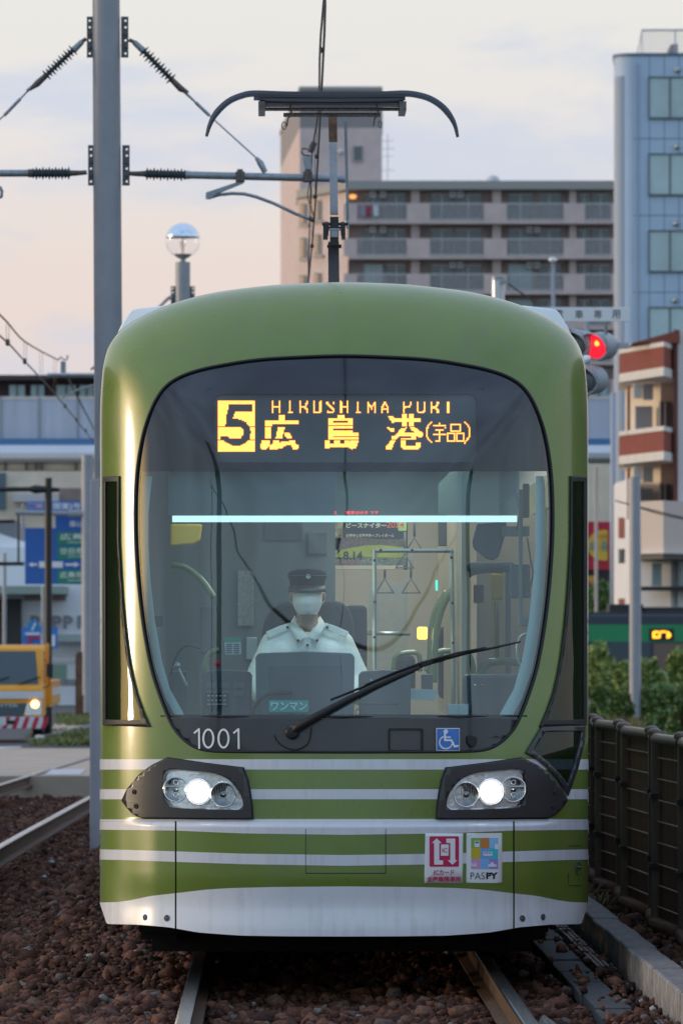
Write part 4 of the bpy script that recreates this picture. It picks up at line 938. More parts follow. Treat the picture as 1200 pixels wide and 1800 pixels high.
rb_ = MB(); rb_.add([P_(x, y, dy) for (x, y, dy) in ((577, 205, .133), (592, 205, .133), (592.8, 250, .33), (577.8, 250, .33))], [(0, 1, 2, 3)]); rb_.build('rusty_arm_top', M['rust2'], pan)
lk = MB(); lk.tube([P_(607, 214, .2), P_(608, 260, .4), P_(611, 385, .9), P_(611, 402, .9)], .009, 8); lk.obox(P_(605, 215, .2), (.03, 0, 0), (0, .02, 0), (0, 0, .008)); lk.build('link_rod', M['arm'], pan, smooth=True, auto=40)
kn = MB()
for x in (574, 602): kw = MB(); kw.lathe(P_(x, 402, .9) - Vector((.012, 0, 0)), [(0, 0), (.045, 0), (.045, .024), (0, .024)], (1, 0, 0), 20); kw.build('pivot_disc', M['black'], pan, smooth=True, auto=40)
kn.tube([P_(566, 394, .9), P_(612, 394, .9)], .010, 8); kn.tube([P_(575, 433, .9), P_(600, 433, .9)], .012, 8); kn.pbox(568, 576, 395, 420, YP + .85, .1); kn.pbox(600, 607, 395, 420, YP + .85, .1); kn.pbox(572, 604, 398, 404, YP + .92, .04); kn.pbox(580, 595, 381, 432, YP + .88, .05); kn.build('knuckle_joint', M['black'], pan, smooth=True, auto=40)
kc = MB(); kc.pbox(577, 600, 401, 405, YP + .86, .03); kc.pbox(581, 594, 405, 417, YP + .862, .028); kc.build('knuckle_clamp', M['arm'], pan, bevel=.003)
la = MB(); la.add([P_(x, y, dy) for (x, y, dy) in ((576.5, 425, .92), (595.5, 425, .92), (597, 545, .1), (577, 545, .1), (576.5, 425, .98), (595.5, 425, .98), (597, 545, .16), (577, 545, .16))], [(0, 1, 2, 3), (4, 7, 6, 5), (0, 4, 5, 1), (1, 5, 6, 2), (2, 6, 7, 3), (3, 7, 4, 0)]); la.build('lower_arm', M['black'], pan)
lc = MB(); lc.tube([P_(586, 438, .85), P_(587, 500, .5), P_(587, 530, .3)], .006, 6); lc.build('damper_rod', M['arm'], pan)
pb = MB(); pb.box(TC - .35, TC + .35, YP - .5, YP + 1.2, 3.46, 3.54); pb.build('pantograph_base', M['black'], pan)
# ------------------------------------------------------------------ driver
def ell(bm, c, r, rot=None, seg=16):
    m = Matrix.Translation(Vector(c)) @ (rot or Matrix.Identity(4)) @ Matrix.Diagonal((*r, 1))
    bmesh.ops.create_uvsphere(bm, u_segments=seg, v_segments=seg // 2 + 2, radius=1, matrix=m)
def cap(bm, a, b, ra, rb, n=7, fl=1.0):
    a, b = Vector(a), Vector(b)
    for i in range(n + 1):
        t = i / n; r = ra + (rb - ra) * t; ell(bm, a.lerp(b, t), (r, r * fl, r), seg=12)
def fuse(name, bm, m, parent, vox=.008, sm=4):
    me = bpy.data.meshes.new(name); bm.to_mesh(me); bm.free(); o = bpy.data.objects.new(name, me); COL.objects.link(o)
    r = o.modifiers.new('r', 'REMESH'); r.mode = 'VOXEL'; r.voxel_size = vox
    s = o.modifiers.new('s', 'SMOOTH'); s.iterations = sm; s.factor = .5
    bpy.context.view_layer.update()
    m2 = bpy.data.meshes.new_from_object(o.evaluated_get(bpy.context.evaluated_depsgraph_get()))
    bpy.data.objects.remove(o); m2.name = name; m2.materials.clear(); m2.materials.append(m)
    m2.polygons.foreach_set('use_smooth', [True] * len(m2.polygons))
    o = bpy.data.objects.new(name, m2); link(o, parent); return o
YD2 = 28.5
V = lambda x, y, dy=0.0: W(x, y, YD2 + dy)
hc = V(540, 1044, .02)
bm = bmesh.new()
ell(bm, hc + Vector((0, .01, .01)), (.078, .096, .118)); ell(bm, hc + Vector((0, -.035, -.055)), (.058, .055, .062)); ell(bm, hc + Vector((0, .03, .03)), (.082, .085, .09))
ell(bm, hc + Vector((0, -.098, -.018)), (.013, .02, .024)); ell(bm, hc + Vector((0, -.078, -.052)), (.026, .018, .010))
for s_ in (-1, 1):
    ell(bm, hc + Vector((s_ * .086, .012, -.012)), (.012, .022, .034)); ell(bm, hc + Vector((s_ * .034, -.078, .016)), (.014, .012, .010)); ell(bm, hc + Vector((s_ * .036, -.082, .032)), (.024, .010, .007))
nb = V(540, 1101, .05); cap(bm, hc + Vector((0, .02, -.07)), nb, .056, .062)
pel = Vector((nb.x, YD2 + .1, 1.0))
cap(bm, nb + Vector((0, 0, -.06)), pel + Vector((0, 0, .12)), .11, .12, 8, .8); ell(bm, pel, (.17, .13, .12))
sh = {}; H = {}
for s_ in (-1, 1):
    S = nb + Vector((s_ * .175, .01, -.10)); E_ = nb + Vector((s_ * .275, -.10, -.30)); Wr = Vector((nb.x + s_ * .20, YD2 - .36, 1.30)); sh[s_] = (S, E_, Wr)
    cap(bm, nb + Vector((s_ * .05, .01, -.045)), S, .06, .062); cap(bm, S, E_, .058, .044); cap(bm, E_, Wr, .042, .027, 9)
    hand = Wr + Vector((0, -.055, -.005)); ell(bm, hand, (.042, .05, .016))
    for q in range(4):
        fx0 = hand + Vector((-.03 + .02 * q, -.04, 0)); L_ = (.036, .042, .040, .032)[q if s_ > 0 else 3 - q]
        f1 = fx0 + Vector((0, -L_, .004)); f2 = f1 + Vector((0, -L_ * .45, -.024)); f3 = f2 + Vector((0, L_ * .3, -.022))
        cap(bm, fx0, f1, .0095, .009, 5); cap(bm, f1, f2, .009, .0083, 4); cap(bm, f2, f3, .0083, .0075, 4)
    t0 = hand + Vector((-s_ * .038, .02, -.004)); t1 = t0 + Vector((-s_ * .022, -.034, -.008)); t2 = t1 + Vector((s_ * .002, -.028, -.01))
    cap(bm, t0, t1, .012, .010, 4); cap(bm, t1, t2, .010, .009, 4)
    hip = pel + Vector((s_ * .09, -.02, -.02)); kn_ = hip + Vector((s_ * .05, -.44, .02)); an = kn_ + Vector((0, -.10, -.44))
    cap(bm, hip, kn_, .085, .058, 9); cap(bm, kn_, an, .055, .038, 9); cap(bm, an + Vector((0, .02, -.03)), an + Vector((0, -.17, -.05)), .042, .034, 5)
person = fuse('person', bm, M['skin'], None, .0075, 3)
tag(person, 'masked driver in dark cap and pale short collared shirt, seated behind the tram windscreen', 'person')
bm = bmesh.new()     # shirt
cap(bm, nb + Vector((0, .0, -.11)), pel + Vector((0, 0, .06)), .125, .142, 9, .9)
ell(bm, nb + Vector((0, -.02, -.17)), (.18, .115, .14)); ell(bm, nb + Vector((0, -.01, -.30)), (.18, .125, .18))
for s_ in (-1, 1):
    S, E_, Wr = sh[s_]
    cap(bm, nb + Vector((s_ * .06, .0, -.05)), S + Vector((0, 0, .0)), .062, .074, 6); cap(bm, S, E_, .078, .068, 8); cap(bm, E_, E_.lerp(Wr, .45), .066, .055, 5); ell(bm, nb + Vector((s_ * .12, -.05, -.18)), (.09, .08, .10))
shirt = fuse('shirt', bm, M['shirt'], person, .010, 5)
def ribbon(mb, pts, w_, t=.006):
    for i in range(len(pts) - 1):
        a, b = Vector(pts[i]), Vector(pts[i + 1]); d = (b - a).normalized(); n_ = Vector((0, -1, .25)).normalized(); s2 = d.cross(n_).normalized()
        mb.obox((a + b) / 2, d * ((b - a).length / 2 + .002), s2 * w_ / 2, n_ * t / 2)
col = MB()
for s_ in (-1, 1):
    k0 = nb + Vector((s_ * .066, .02, .055)); k1 = nb + Vector((s_ * .092, -.075, .0)); k2 = nb + Vector((s_ * .052, -.150, -.085)); k3 = nb + Vector((s_ * .003, -.128, -.055))
    col.add([k0, k1, k2, k3, k0 + Vector((s_ * .03, .0, -.05))], [(0, 1, 3), (1, 2, 3), (0, 4, 1)])
c_ = col.build('collar', M['shirt'], person, smooth=True); md = c_.modifiers.new('t', 'SOLIDIFY'); md.thickness = .006; md.offset = 0
ep = MB(); nb0 = nb
for s_ in (-1, 1): ribbon(ep, [nb + Vector((s_ * .09, -.045, .002)), nb + Vector((s_ * .15, -.055, -.018)), nb + Vector((s_ * .21, -.06, -.045))], .038, .006)
ep.build('shoulder_strap', M['shirt'], person, bevel=.003)
bu = MB()
for dx, dz in ((0, -.10), (0, -.205), (-.05, -.075), (.05, -.075), (-.105, -.005), (.105, -.005)):
    bu.lathe(nb + Vector((dx, -.148 if dz < -.15 else (-.155 if dz < -.05 else -.062), dz)), [(0, 0), (.0075, 0), (.0075, .01)], (0, 1, 0), 12)
bu.build('shirt_button', M['navy'], person)
pk = MB(); ribbon(pk, [nb + Vector((0, -.138, -.07)), nb + Vector((0, -.143, -.2)), nb + Vector((0, -.143, -.32))], .034, .004); pk.build('shirt_placket', M['shirt'], person)
# cap
cc_ = hc + Vector((0, .01, .070)); cp = MB()
cp.lathe(cc_, [(.090, -.038), (.092, -.012), (.097, .008), (.104, .024), (.103, .038), (.088, .052), (.055, .061), (0, .064)], (0, 0, 1), 32); capo = cp.build('cap', M['navy'], person, smooth=True, auto=50)
bd = MB(); bd.tube([cc_ + Vector((.1045 * math.cos(a), .1045 * math.sin(a), .027)) for a in [i * math.pi / 16 for i in range(32)]], .0016, 5, closed=True); bd.build('cap_piping', M['console2'], capo)
pkm = MB(); n = 14; top = []; 
for i in range(n + 1):
    a = math.pi * (1.12 + .76 * i / n); top.append(cc_ + Vector((.100 * math.cos(a), .100 * math.sin(a), -.030)))
outr = [cc_ + Vector((.106 * math.cos(math.pi * (1.12 + .76 * i / n)), .150 * math.sin(math.pi * (1.12 + .76 * i / n)), -.062)) for i in range(n + 1)]
pkm.add(top + outr, [(i, i + 1, n + 2 + i, n + 1 + i) for i in range(n)]); p_ = pkm.build('cap_peak', M['dark'], capo, smooth=True); md = p_.modifiers.new('t', 'SOLIDIFY'); md.thickness = .005
bg_ = MB(); bg_.lathe(cc_ + Vector((.004, -.104, .022)), [(0, 0), (.013, 0), (.013, .006)], (0, 1, 0), 12); bg_.build('cap_badge', M['alu'], capo)
# mask
mk = MB(); rows = 9; cols_ = 13; vs = []
for r in range(rows):
    t = r / (rows - 1); z = .004 - .112 * t; wdt = .076 * (1 - .50 * max(0, t - .45) ** 1.5 * 1.9)
    for c in range(cols_):
        q = (c / (cols_ - 1)) * 2 - 1; x = wdt * q
        y = -.125 + .075 * abs(q) ** 2.2 + .03 * abs(t - .35) ** 1.5 + .003 * math.sin(t * 22)
        vs.append(hc + Vector((x, y, z)))
mk.add(vs, [(r * cols_ + c, r * cols_ + c + 1, (r + 1) * cols_ + c + 1, (r + 1) * cols_ + c) for r in range(rows - 1) for c in range(cols_ - 1)])
mko = mk.build('face_mask', M['mask'], person, smooth=True); md = mko.modifiers.new('t', 'SOLIDIFY'); md.thickness = .003
lp = MB()
for s_ in (-1, 1):
    lp.tube([hc + Vector((s_ * .07, -.045, 0)), hc + Vector((s_ * .09, .0, .01)), hc + Vector((s_ * .095, .03, -.005))], .0015, 5); lp.tube([hc + Vector((s_ * .06, -.05, -.07)), hc + Vector((s_ * .09, .0, -.04)), hc + Vector((s_ * .095, .03, -.015))], .0015, 5)
lp.build('mask_loop', M['mask'], mko)
gz_ = MB()
for s_ in (-1, 1): gz_.tube([hc + Vector((s_ * .034 + .026 * math.cos(a), -.106, .022 + .016 * math.sin(a))) for a in [i * math.pi / 8 for i in range(16)]], .0018, 5, closed=True); gz_.tube([hc + Vector((s_ * .06, -.104, .026)), hc + Vector((s_ * .088, .02, .02))], .0018, 5)
gz_.tube([hc + Vector((-.01, -.108, .024)), hc + Vector((.01, -.108, .024))], .0018, 5); gz_.build('glasses', M['dark'], person)
ey = bmesh.new()
for s_ in (-1, 1): ell(ey, hc + Vector((s_ * .034, -.083, .018)), (.011, .009, .009), seg=10)
me = bpy.data.meshes.new('eye'); ey.to_mesh(me); ey.free(); me.materials.append(M['mask']); link(bpy.data.objects.new('eye', me), person)
ir = MB()
for s_ in (-1, 1): ir.lathe(hc + Vector((s_ * .034, -.0925, .018)), [(0, 0), (.0045, .0005), (.0045, .004)], (0, 1, 0), 10)
ir.build('iris', M['dark'], person)
ha = MB(); ha.lathe(hc + Vector((0, .022, .0)), [(.085, .01), (.092, .04), (.094, .06)], (0, 0, 1), 24); ha.build('hair', M['dark'], person, smooth=True)
tr_ = bmesh.new()
for s_ in (-1, 1):
    hip = pel + Vector((s_ * .09, -.02, -.02)); kn_ = hip + Vector((s_ * .05, -.44, .02)); an = kn_ + Vector((0, -.10, -.42)); cap(tr_, hip, kn_, .098, .072, 9); cap(tr_, kn_, an, .068, .058, 9)
ell(tr_, pel, (.185, .145, .13)); fuse('trousers', tr_, M['navy'], person, .012, 3)
# ------------------------------------------------------------------ ground
def gz(Y): return -.0045 * max(0.0, min(Y, 200) - 44)
def hb(X, Y):      # height of the ballast bed
    z = -.155 + gz(Y)
    if X < -1.35:
        t = sst(-1.35, -1.85, X); z -= .17 * t
    if X < -4.6: z -= .25 * sst(-4.6, -5.6, X)
    if 1.19 < X < 1.9: z += -.0 
    if -.75 + TC + .07 < X < TC + .75 - .07: z -= .03
    return z
def nodes_ground():
    m = bpy.data.materials.new('ground_earth'); m.use_nodes = True; t = m.node_tree; b = t.nodes['Principled BSDF']; b.inputs['Roughness'].default_value = .95
    tc = t.nodes.new('ShaderNodeTexCoord'); n1 = t.nodes.new('ShaderNodeTexNoise'); n1.inputs['Scale'].default_value = .35; n1.inputs['Detail'].default_value = 9; t.links.new(tc.outputs['Object'], n1.inputs['Vector'])
    r = t.nodes.new('ShaderNodeValToRGB'); t.links.new(n1.outputs['Fac'], r.inputs[0]); e = r.color_ramp.elements; e[0].position = .35; e[0].color = (.07, .06, .05, 1); e[1].position = .65; e[1].color = (.10, .13, .05, 1); t.links.new(r.outputs[0], b.inputs['Base Color'])
    return m
M['earth'] = nodes_ground()
def sheet(name, x0, x1, y0, y1, nx, ny, zf, m_, kind='structure', jitter=0.0):
    xs = np.linspace(x0, x1, nx); ys = np.linspace(y0, y1, ny); vs = [(x, y, zf(x, y) + (RNG.normal() * jitter if jitter else 0)) for y in ys for x in xs]
    me = bpy.data.meshes.new(name); me.from_pydata(vs, [], [(j * nx + i, j * nx + i + 1, (j + 1) * nx + i + 1, (j + 1) * nx + i) for j in range(ny - 1) for i in range(nx - 1)]); me.materials.append(m_)
    me.polygons.foreach_set('use_smooth', [True] * len(me.polygons))
    o = bpy.data.objects.new(name, me); COL.objects.link(o); o['kind'] = kind; return o
sheet('ground', -1800, 1800, -300, 3300, 61, 121, lambda x, y: gz(y) - .55, M['earth'])
# ballast bed and its stones
M['bed'] = mat('ballast_bed_dark', (.035, .022, .018), .95, noise=.5, nscale=25, bump=1, bscale=30)
sheet('ballast_bed', -5.8, 1.84, 8, 74.8, 90, 280, lambda x, y: hb(x, y) - .045, M['bed'], jitter=.008)
def stone_mat(name, cols, rough=.9):
    m = bpy.data.materials.new(name); m.use_nodes = True; t = m.node_tree; b = t.nodes['Principled BSDF']; b.inputs['Roughness'].default_value = rough; b.inputs['Specular IOR Level'].default_value = .25
    at = t.nodes.new('ShaderNodeAttribute'); at.attribute_name = 'tone'; r = t.nodes.new('ShaderNodeValToRGB'); t.links.new(at.outputs['Fac'], r.inputs[0]); r.color_ramp.interpolation = 'LINEAR'
    e = r.color_ramp.elements; e[0].position = 0; e[0].color = (*cols[0][1], 1); e[1].position = 1; e[1].color = (*cols[-1][1], 1)
    for p, c in cols[1:-1]: q = e.new(p); q.color = (*c, 1)
    tc = t.nodes.new('ShaderNodeTexCoord'); nz = t.nodes.new('ShaderNodeTexNoise'); nz.inputs['Scale'].default_value = 70; nz.inputs['Detail'].default_value = 5; t.links.new(tc.outputs['Object'], nz.inputs['Vector'])
    mx = t.nodes.new('ShaderNodeMixRGB'); mx.blend_type = 'MULTIPLY'; mx.inputs[0].default_value = .75; mr = t.nodes.new('ShaderNodeMapRange'); mr.inputs['From Min'].default_value = .3; mr.inputs['From Max'].default_value = .7; mr.inputs['To Min'].default_value = .45; mr.inputs['To Max'].default_value = 1.35
    t.links.new(nz.outputs['Fac'], mr.inputs[0]); t.links.new(r.outputs[0], mx.inputs[1]); t.links.new(mr.outputs[0], mx.inputs[2]); t.links.new(mx.outputs[0], b.inputs['Base Color'])
    bp = t.nodes.new('ShaderNodeBump'); bp.inputs['Strength'].default_value = .5; bp.inputs['Distance'].default_value = .01; t.links.new(nz.outputs['Fac'], bp.inputs['Height']); t.links.new(bp.outputs[0], b.inputs['Normal'])
    return m
M['stone'] = stone_mat('ballast_stone', [(0, (.052, .026, .020)), (.35, (.085, .038, .027)), (.65, (.135, .060, .040)), (.90, (.22, .105, .066)), (.955, (.13, .085, .07)), (.988, (.17, .145, .13)), (.996, (.26, .25, .24)), (1, (.5, .5, .5))])
ICO = None
def stones(name, P, size, m_):
    global ICO
    if ICO is None:
        bm = bmesh.new(); bmesh.ops.create_icosphere(bm, subdivisions=1, radius=1); ICO = (np.array([v.co[:] for v in bm.verts]), np.array([[v.index for v in f.verts] for f in bm.faces])); bm.free()
    v0, f0 = ICO; n = len(P); nv = len(v0)
    var = []
    for _ in range(60):
        pn = RNG.normal(size=(9, 3)); pn /= np.linalg.norm(pn, axis=1)[:, None]; pd = RNG.uniform(.55, 1.0, 9); dots = v0 @ pn.T
        rr_s = np.where(dots > .05, pd[None] / np.maximum(dots, .05), 9).min(1); var.append(v0 * np.minimum(rr_s, 1.35)[:, None] * 1.12)
    idx = RNG.integers(0, 60, n); base = np.stack(var)[idx]
    s = size * RNG.lognormal(0, .38, n); sc = np.stack([s * RNG.uniform(.75, 1.3, n), s * RNG.uniform(.75, 1.3, n), s * RNG.uniform(.55, .95, n)], 1)
    base = base * sc[:, None, :]
    a, b, c = RNG.uniform(0, 2 * np.pi, n), RNG.normal(0, .5, n), RNG.normal(0, .5, n)
    def R(ax, t):
        M_ = np.zeros((n, 3, 3)); i, j = [(1, 2), (0, 2), (0, 1)][ax]; M_[:, ax, ax] = 1; M_[:, i, i] = np.cos(t); M_[:, j, j] = np.cos(t); M_[:, i, j] = -np.sin(t); M_[:, j, i] = np.sin(t); return M_
    RR = R(2, a) @ R(0, b) @ R(1, c)
    vv = np.einsum('nij,nkj->nki', RR, base) + P[:, None, :]
    ff = (f0[None] + (np.arange(n) * nv)[:, None, None]).reshape(-1, 3)
    me = bpy.data.meshes.new(name); me.vertices.add(n * nv); me.vertices.foreach_set('co', vv.reshape(-1).astype(np.float32))
    nf = len(ff); me.loops.add(nf * 3); me.loops.foreach_set('vertex_index', ff.reshape(-1).astype(np.int32)); me.polygons.add(nf); me.polygons.foreach_set('loop_start', np.arange(nf, dtype=np.int32) * 3)
    me.update(calc_edges=True); at = me.attributes.new('tone', 'FLOAT', 'POINT'); at.data.foreach_set('value', np.repeat(RNG.uniform(0, 1, n), nv).astype(np.float32))
    me.materials.append(m_); o = bpy.data.objects.new(name, me); COL.objects.link(o); o['kind'] = 'stuff'
    tag(o, 'reddish brown crushed stone ballast round the rails', 'ballast'); return o
def scatter(x0, x1, y0, y1, dens):
    n = int((x1 - x0) * (y1 - y0) * dens); return np.stack([RNG.uniform(x0, x1, n), RNG.uniform(y0, y1, n)], 1)
XY = np.concatenate([scatter(-1.75, 1.56, 21.3, 27.5, 1150), scatter(1.56, 1.86, 21.5, 24.2, 300), scatter(-2.2, -.2, 27.5, 36, 820), scatter(-4, -1.75, 20, 27.5, 120), scatter(-.2, 1.56, 27.5, 36, 300), scatter(-2.9, -1.2, 36, 47, 650), scatter(-5.0, -1.3, 47, 74.2, 330), scatter(-5, -2.4, 24, 47, 60)])
rl, rr_ = TC - .75, TC + .75
keep = (np.abs(XY[:, 0] - rl) > .075) & (np.abs(XY[:, 0] - rr_) > .075) & ~((XY[:, 0] > 1.50) & (XY[:, 1] > 24.2))
XY = XY[keep]
Z = np.array([hb(x, y) for x, y in XY]) + RNG.normal(0, .014, len(XY)) + .02 * np.sin(XY[:, 0] * 5 + 1) * np.sin(XY[:, 1] * 3)
far = XY[:, 1] > 47
stones('ballast_stones', np.column_stack([XY, Z]), .0195, M['stone'])

# ------------------------------------------------------------------ rails and sleepers
def railmesh(pts, name, m_, label, group=None, parent_z=0.0):
    prof = [(-.024, 0), (-.033, -.0025), (-.035, -.012), (-.030, -.034), (-.010, -.044), (-.009, -.125), (-.062, -.138), (-.062, -.150), (.062, -.150), (.062, -.138), (.009, -.125), (.010, -.044), (.030, -.034), (.035, -.012), (.033, -.0025), (.024, 0)]
    mb = MB(); k = len(prof); vs = []; 
    for i, p in enumerate(pts):
        a = Vector(pts[max(i - 1, 0)]); b = Vector(pts[min(i + 1, len(pts) - 1)]); t = (b - a).normalized(); s = Vector((t.y, -t.x, 0)).normalized()
        for x, z in prof: vs.append(Vector(p) + s * x + Vector((0, 0, z)))
    fs = []; mi = []
    for i in range(len(pts) - 1):
        for j in range(k):
            j2 = (j + 1) % k; fs.append((i * k + j, i * k + j2, (i + 1) * k + j2, (i + 1) * k + j)); mi.append(1 if 2 <= j <= 12 else 0)
    mb.v = [tuple(v) for v in vs]; mb.f = fs; mb.mi = mi
    o = mb.build(name, [M['steel'], M['rust']]); tag(o, label, 'rail', group); return o
for s_ in (-1, 1):
    o = railmesh([(TC + s_ * .7525, y, gz(y)) for y in (14, 20, 24, 28, 34, 44, 50, 66, 90)], 'rail', None, ('left' if s_ < 0 else 'right') + ' polished rail running under the tram')
# neighbouring track: traced rail, second rail one gauge to the left, bending away to the right
_t2 = cr([(14, -2.40), (34, -2.30), (44.5, -2.245), (62, -2.10), (70, -1.99), (88, -1.70), (110, -1.2)], 8)
def t2(y): return float(np.interp(y, [p[0] for p in _t2], [p[1] for p in _t2]))
YS = [14, 24, 34, 40, 44, 48, 52, 56, 60, 64, 68, 74, 80, 88, 96, 110]
railmesh([(t2(y), y, gz(y)) for y in YS], 'rail', None, 'near rail of the empty track left of the grey pole')
railmesh([(t2(y) - 1.47, y, gz(y)) for y in YS], 'rail', None, 'far rail of the empty track at the left picture edge')
M['sleeper'] = mat('old_timber_sleeper', (.035, .028, .024), .9, noise=.5, nscale=14, bump=.5, bscale=40, stretch=(1, 6, 6))
sb = MB(); sb.box(-1.1, 1.1, -.11, .11, -.13, .0); sl0 = sb.build('railway_sleeper', M['sleeper'], None, bevel=.01); SG = 'dark timber sleepers of the empty left track'
tag(sl0, 'dark timber sleeper half sunk in ballast under the empty left track', 'sleeper', SG)
yy = 38.0; first = True
while yy < 74:
    o = sl0 if first else sl0.copy()
    if not first: COL.objects.link(o)
    first = False; o.location = (t2(yy) - .75, yy, gz(yy) - .325 - .03 * random.random()); o.rotation_euler = (0, 0, random.uniform(-.01, .01)); yy += .72
cl0 = MB(); cl0.obox((0, 0, -.12), (.05, 0, 0), (0, .04, 0), (0, 0, .02)); 

# ------------------------------------------------------------------ right side: trough lids, kerb, fence
M['ribbed'] = mat('pale_ribbed_cover', (.11, .108, .10), .7, noise=.35, nscale=12)
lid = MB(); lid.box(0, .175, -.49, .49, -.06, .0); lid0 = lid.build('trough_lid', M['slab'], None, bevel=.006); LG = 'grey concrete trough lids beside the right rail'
tag(lid0, 'grey concrete trough lid lying in line beside the kerb', 'trough lid', LG)
yy = 22.0; k = 0
while yy < 46:
    if k != 2 or True:
        o = lid0 if k == 0 else lid0.copy()
        if k: COL.objects.link(o)
        o.location = (1.52 + random.uniform(-.008, .008), yy, -.085 + random.uniform(-.008, .004) - (.03 if k == 1 else 0)); o.rotation_euler = (random.uniform(-.006, .006), 0, random.uniform(-.006, .006))
    k += 1; yy += 1.0
yy = 22.6; st0 = None
while yy < 45:
    if int(yy) in (24, 26): yy += 2.0; continue
    st_ = MB()
    for q in range(3): st_.box(1.72 + q * .026, 1.738 + q * .026, yy, yy + 1.9, -.09, -.068 + .0)
    st_.box(1.718, 1.795, yy, yy + 1.9, -.10, -.088); yy += 2.0
    o = st_.build('cable_cover_strip', M['ribbed'], None); tag(o, 'pale ribbed cable cover strip between trough lids and kerb', 'cable cover', 'ribbed cable cover strips along the kerb')
kb0 = MB(); kb0.box(1.815, 1.965, 0, .593, -.35, .088)
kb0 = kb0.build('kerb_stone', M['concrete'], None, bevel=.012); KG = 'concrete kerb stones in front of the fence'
tag(kb0, 'weathered concrete kerb stone in the row in front of the fence', 'kerb', KG)
for k in range(46):
    o = kb0 if k == 0 else kb0.copy()
    if k: COL.objects.link(o)
    o.location = (random.uniform(-.004, .004), 21.6 + k * .6, random.uniform(-.006, .003))
sheet('verge', 1.95, 60, 8, 120, 30, 60, lambda x, y: (-.0 if x < 4 else 0.0) + gz(y) - .01, mat('verge_soil', (.06, .05, .04), .95, noise=.5, nscale=4, bump=.6, bscale=20, col2=(.07, .085, .035)), jitter=.01)
LS = np.concatenate([scatter(1.50, 1.82, 21.8, 24.6, 420), scatter(1.50, 1.72, 24.6, 34, 26), scatter(1.72, 1.82, 24.6, 36, 190)]); lz = np.where(LS[:, 0] > 1.70, -.085, -.07) + RNG.uniform(0, .012, len(LS))
stones('loose_stones', np.column_stack([LS, lz]), .016, M['stone'])['label'] = 'scattered loose stones on the trough lids beside the kerb'
VS = scatter(1.97, 2.2, 22, 44, 260); stones('verge_stones', np.column_stack([VS, RNG.normal(0, .012, len(VS))]), .024, M['stone'])['label'] = 'loose stones on the soil strip between kerb and fence'
# folding fence: uprights, top and bottom tubes, thin wires, brown boarding behind
M['fence'] = mat('fence_brown_board', (.12, .058, .040), .75, noise=.35, nscale=3, stretch=(6, 6, .6), bump=.15)
M['fencepost'] = mat('fence_post_brown', (.13, .10, .078), .5, noise=.25, nscale=20, stretch=(1, 1, .3))
M['fencetube'] = mat('fence_tube', (.12, .09, .075), .35, noise=.2, nscale=12)
M['fencerust'] = mat('fence_base_rust', (.11, .05, .032), .7, noise=.4, nscale=14)
M['fencewire'] = mat('fence_wire', (.42, .38, .35), .4, metal=.4)
FY = [22.6, 23.9, 25.2, 26.5, 27.8, 29.1 + .55, 30.9, 32.0, 33.6, 35.0, 36.3, 37.9, 39.4, 41.0, 42.6, 44.2, 46, 48]
fen = thing('fence', 'dark brown folding fence with wire bars along the kerb', 'fence', (2.2, 22.6, 0))
for i, y in enumerate(FY):
    x = 2.22 + (.03 if i % 2 else -.03)
    p = MB(); wd = .05 if i != 6 else .04
    p.box(x - .02, x + .02, y - wd * .8, y + wd * .8, -.02, 1.12); p.build('fence_post', M['fencepost'], fen, bevel=.004)
    cpx = MB(); cpx.lathe((x, y, 1.12), [(.042, 0), (.045, .015), (.040, .028), (.02, .04), (0, .042)], (0, 0, 1), 14); cpx.build('post_cap', M['fencetube'], fen, smooth=True)
    for zz in (.36, .76): h = MB(); h.box(x - .03, x + .02, y - .075, y + .075, zz, zz + .028); h.build('post_clip', M['black'], fen)
    if i < len(FY) - 1:
        y2 = FY[i + 1]; x2 = 2.22 + (.03 if (i + 1) % 2 else -.03); sagz = random.uniform(-.012, .0)
        t_ = MB(); t_.tube([(x, y + .06, 1.10), (x, y + .12, 1.115 + sagz), (x2, y2 - .12, 1.115 + sagz), (x2, y2 - .06, 1.10)], .030, 10); t_.build('top_tube', M['fencetube'], fen, smooth=True)
        t_ = MB(); t_.tube([(x, y + .02, .04), (x2, y2 - .02, .04)], .042, 10); t_.build('bottom_tube', M['fencerust'], fen, smooth=True)
        b_ = MB(); b_.add([(x + .03, y, .03), (x2 + .03, y2, .03), (x2 + .03, y2, 1.09), (x + .03, y, 1.09), (x + .045, y, .03), (x2 + .045, y2, .03), (x2 + .045, y2, 1.09), (x + .045, y, 1.09)], [(0, 1, 2, 3), (7, 6, 5, 4), (0, 4, 5, 1), (3, 2, 6, 7), (0, 3, 7, 4), (1, 5, 6, 2)]); b_.build('board', M['fence'], fen)
        wr = MB()
        for q in range(8): z = .14 + q * .122; wr.tube([(x + .012, y, z), (x2 + .012, y2, z)], .0045, 5)
        wr.build('wire_bars', M['fencewire'], fen)
# grass tufts at the fence foot and field grass
def tufts(name, P, h, m_, label, n=14, sp=.12, wd=.004):
    mb = MB()
    for p in P:
        for _ in range(n):
            a = random.uniform(0, 6.28); l = h * random.uniform(.5, 1.2); d = Vector((math.cos(a), math.sin(a), 0)); b = Vector(p) + d * random.uniform(0, sp * .4); s = Vector((-d.y, d.x, 0)) * wd; tip = b + d * sp * random.uniform(.3, 1) + Vector((0, 0, l)); mid = b.lerp(tip, .55) + Vector((0, 0, l * .15))
            mb.add([b - s, b + s, mid + s * .8, mid - s * .8, tip], [(0, 1, 2, 3), (3, 2, 4)])
    o = mb.build(name, m_, None); o['kind'] = 'stuff'; tag(o, label, 'grass'); return o
M['grass'] = mat('grass_blade', (.10, .15, .035), .7, noise=.3, nscale=1.5); M['grassd'] = mat('dry_grass_blade', (.16, .14, .06), .8, noise=.3, nscale=6)
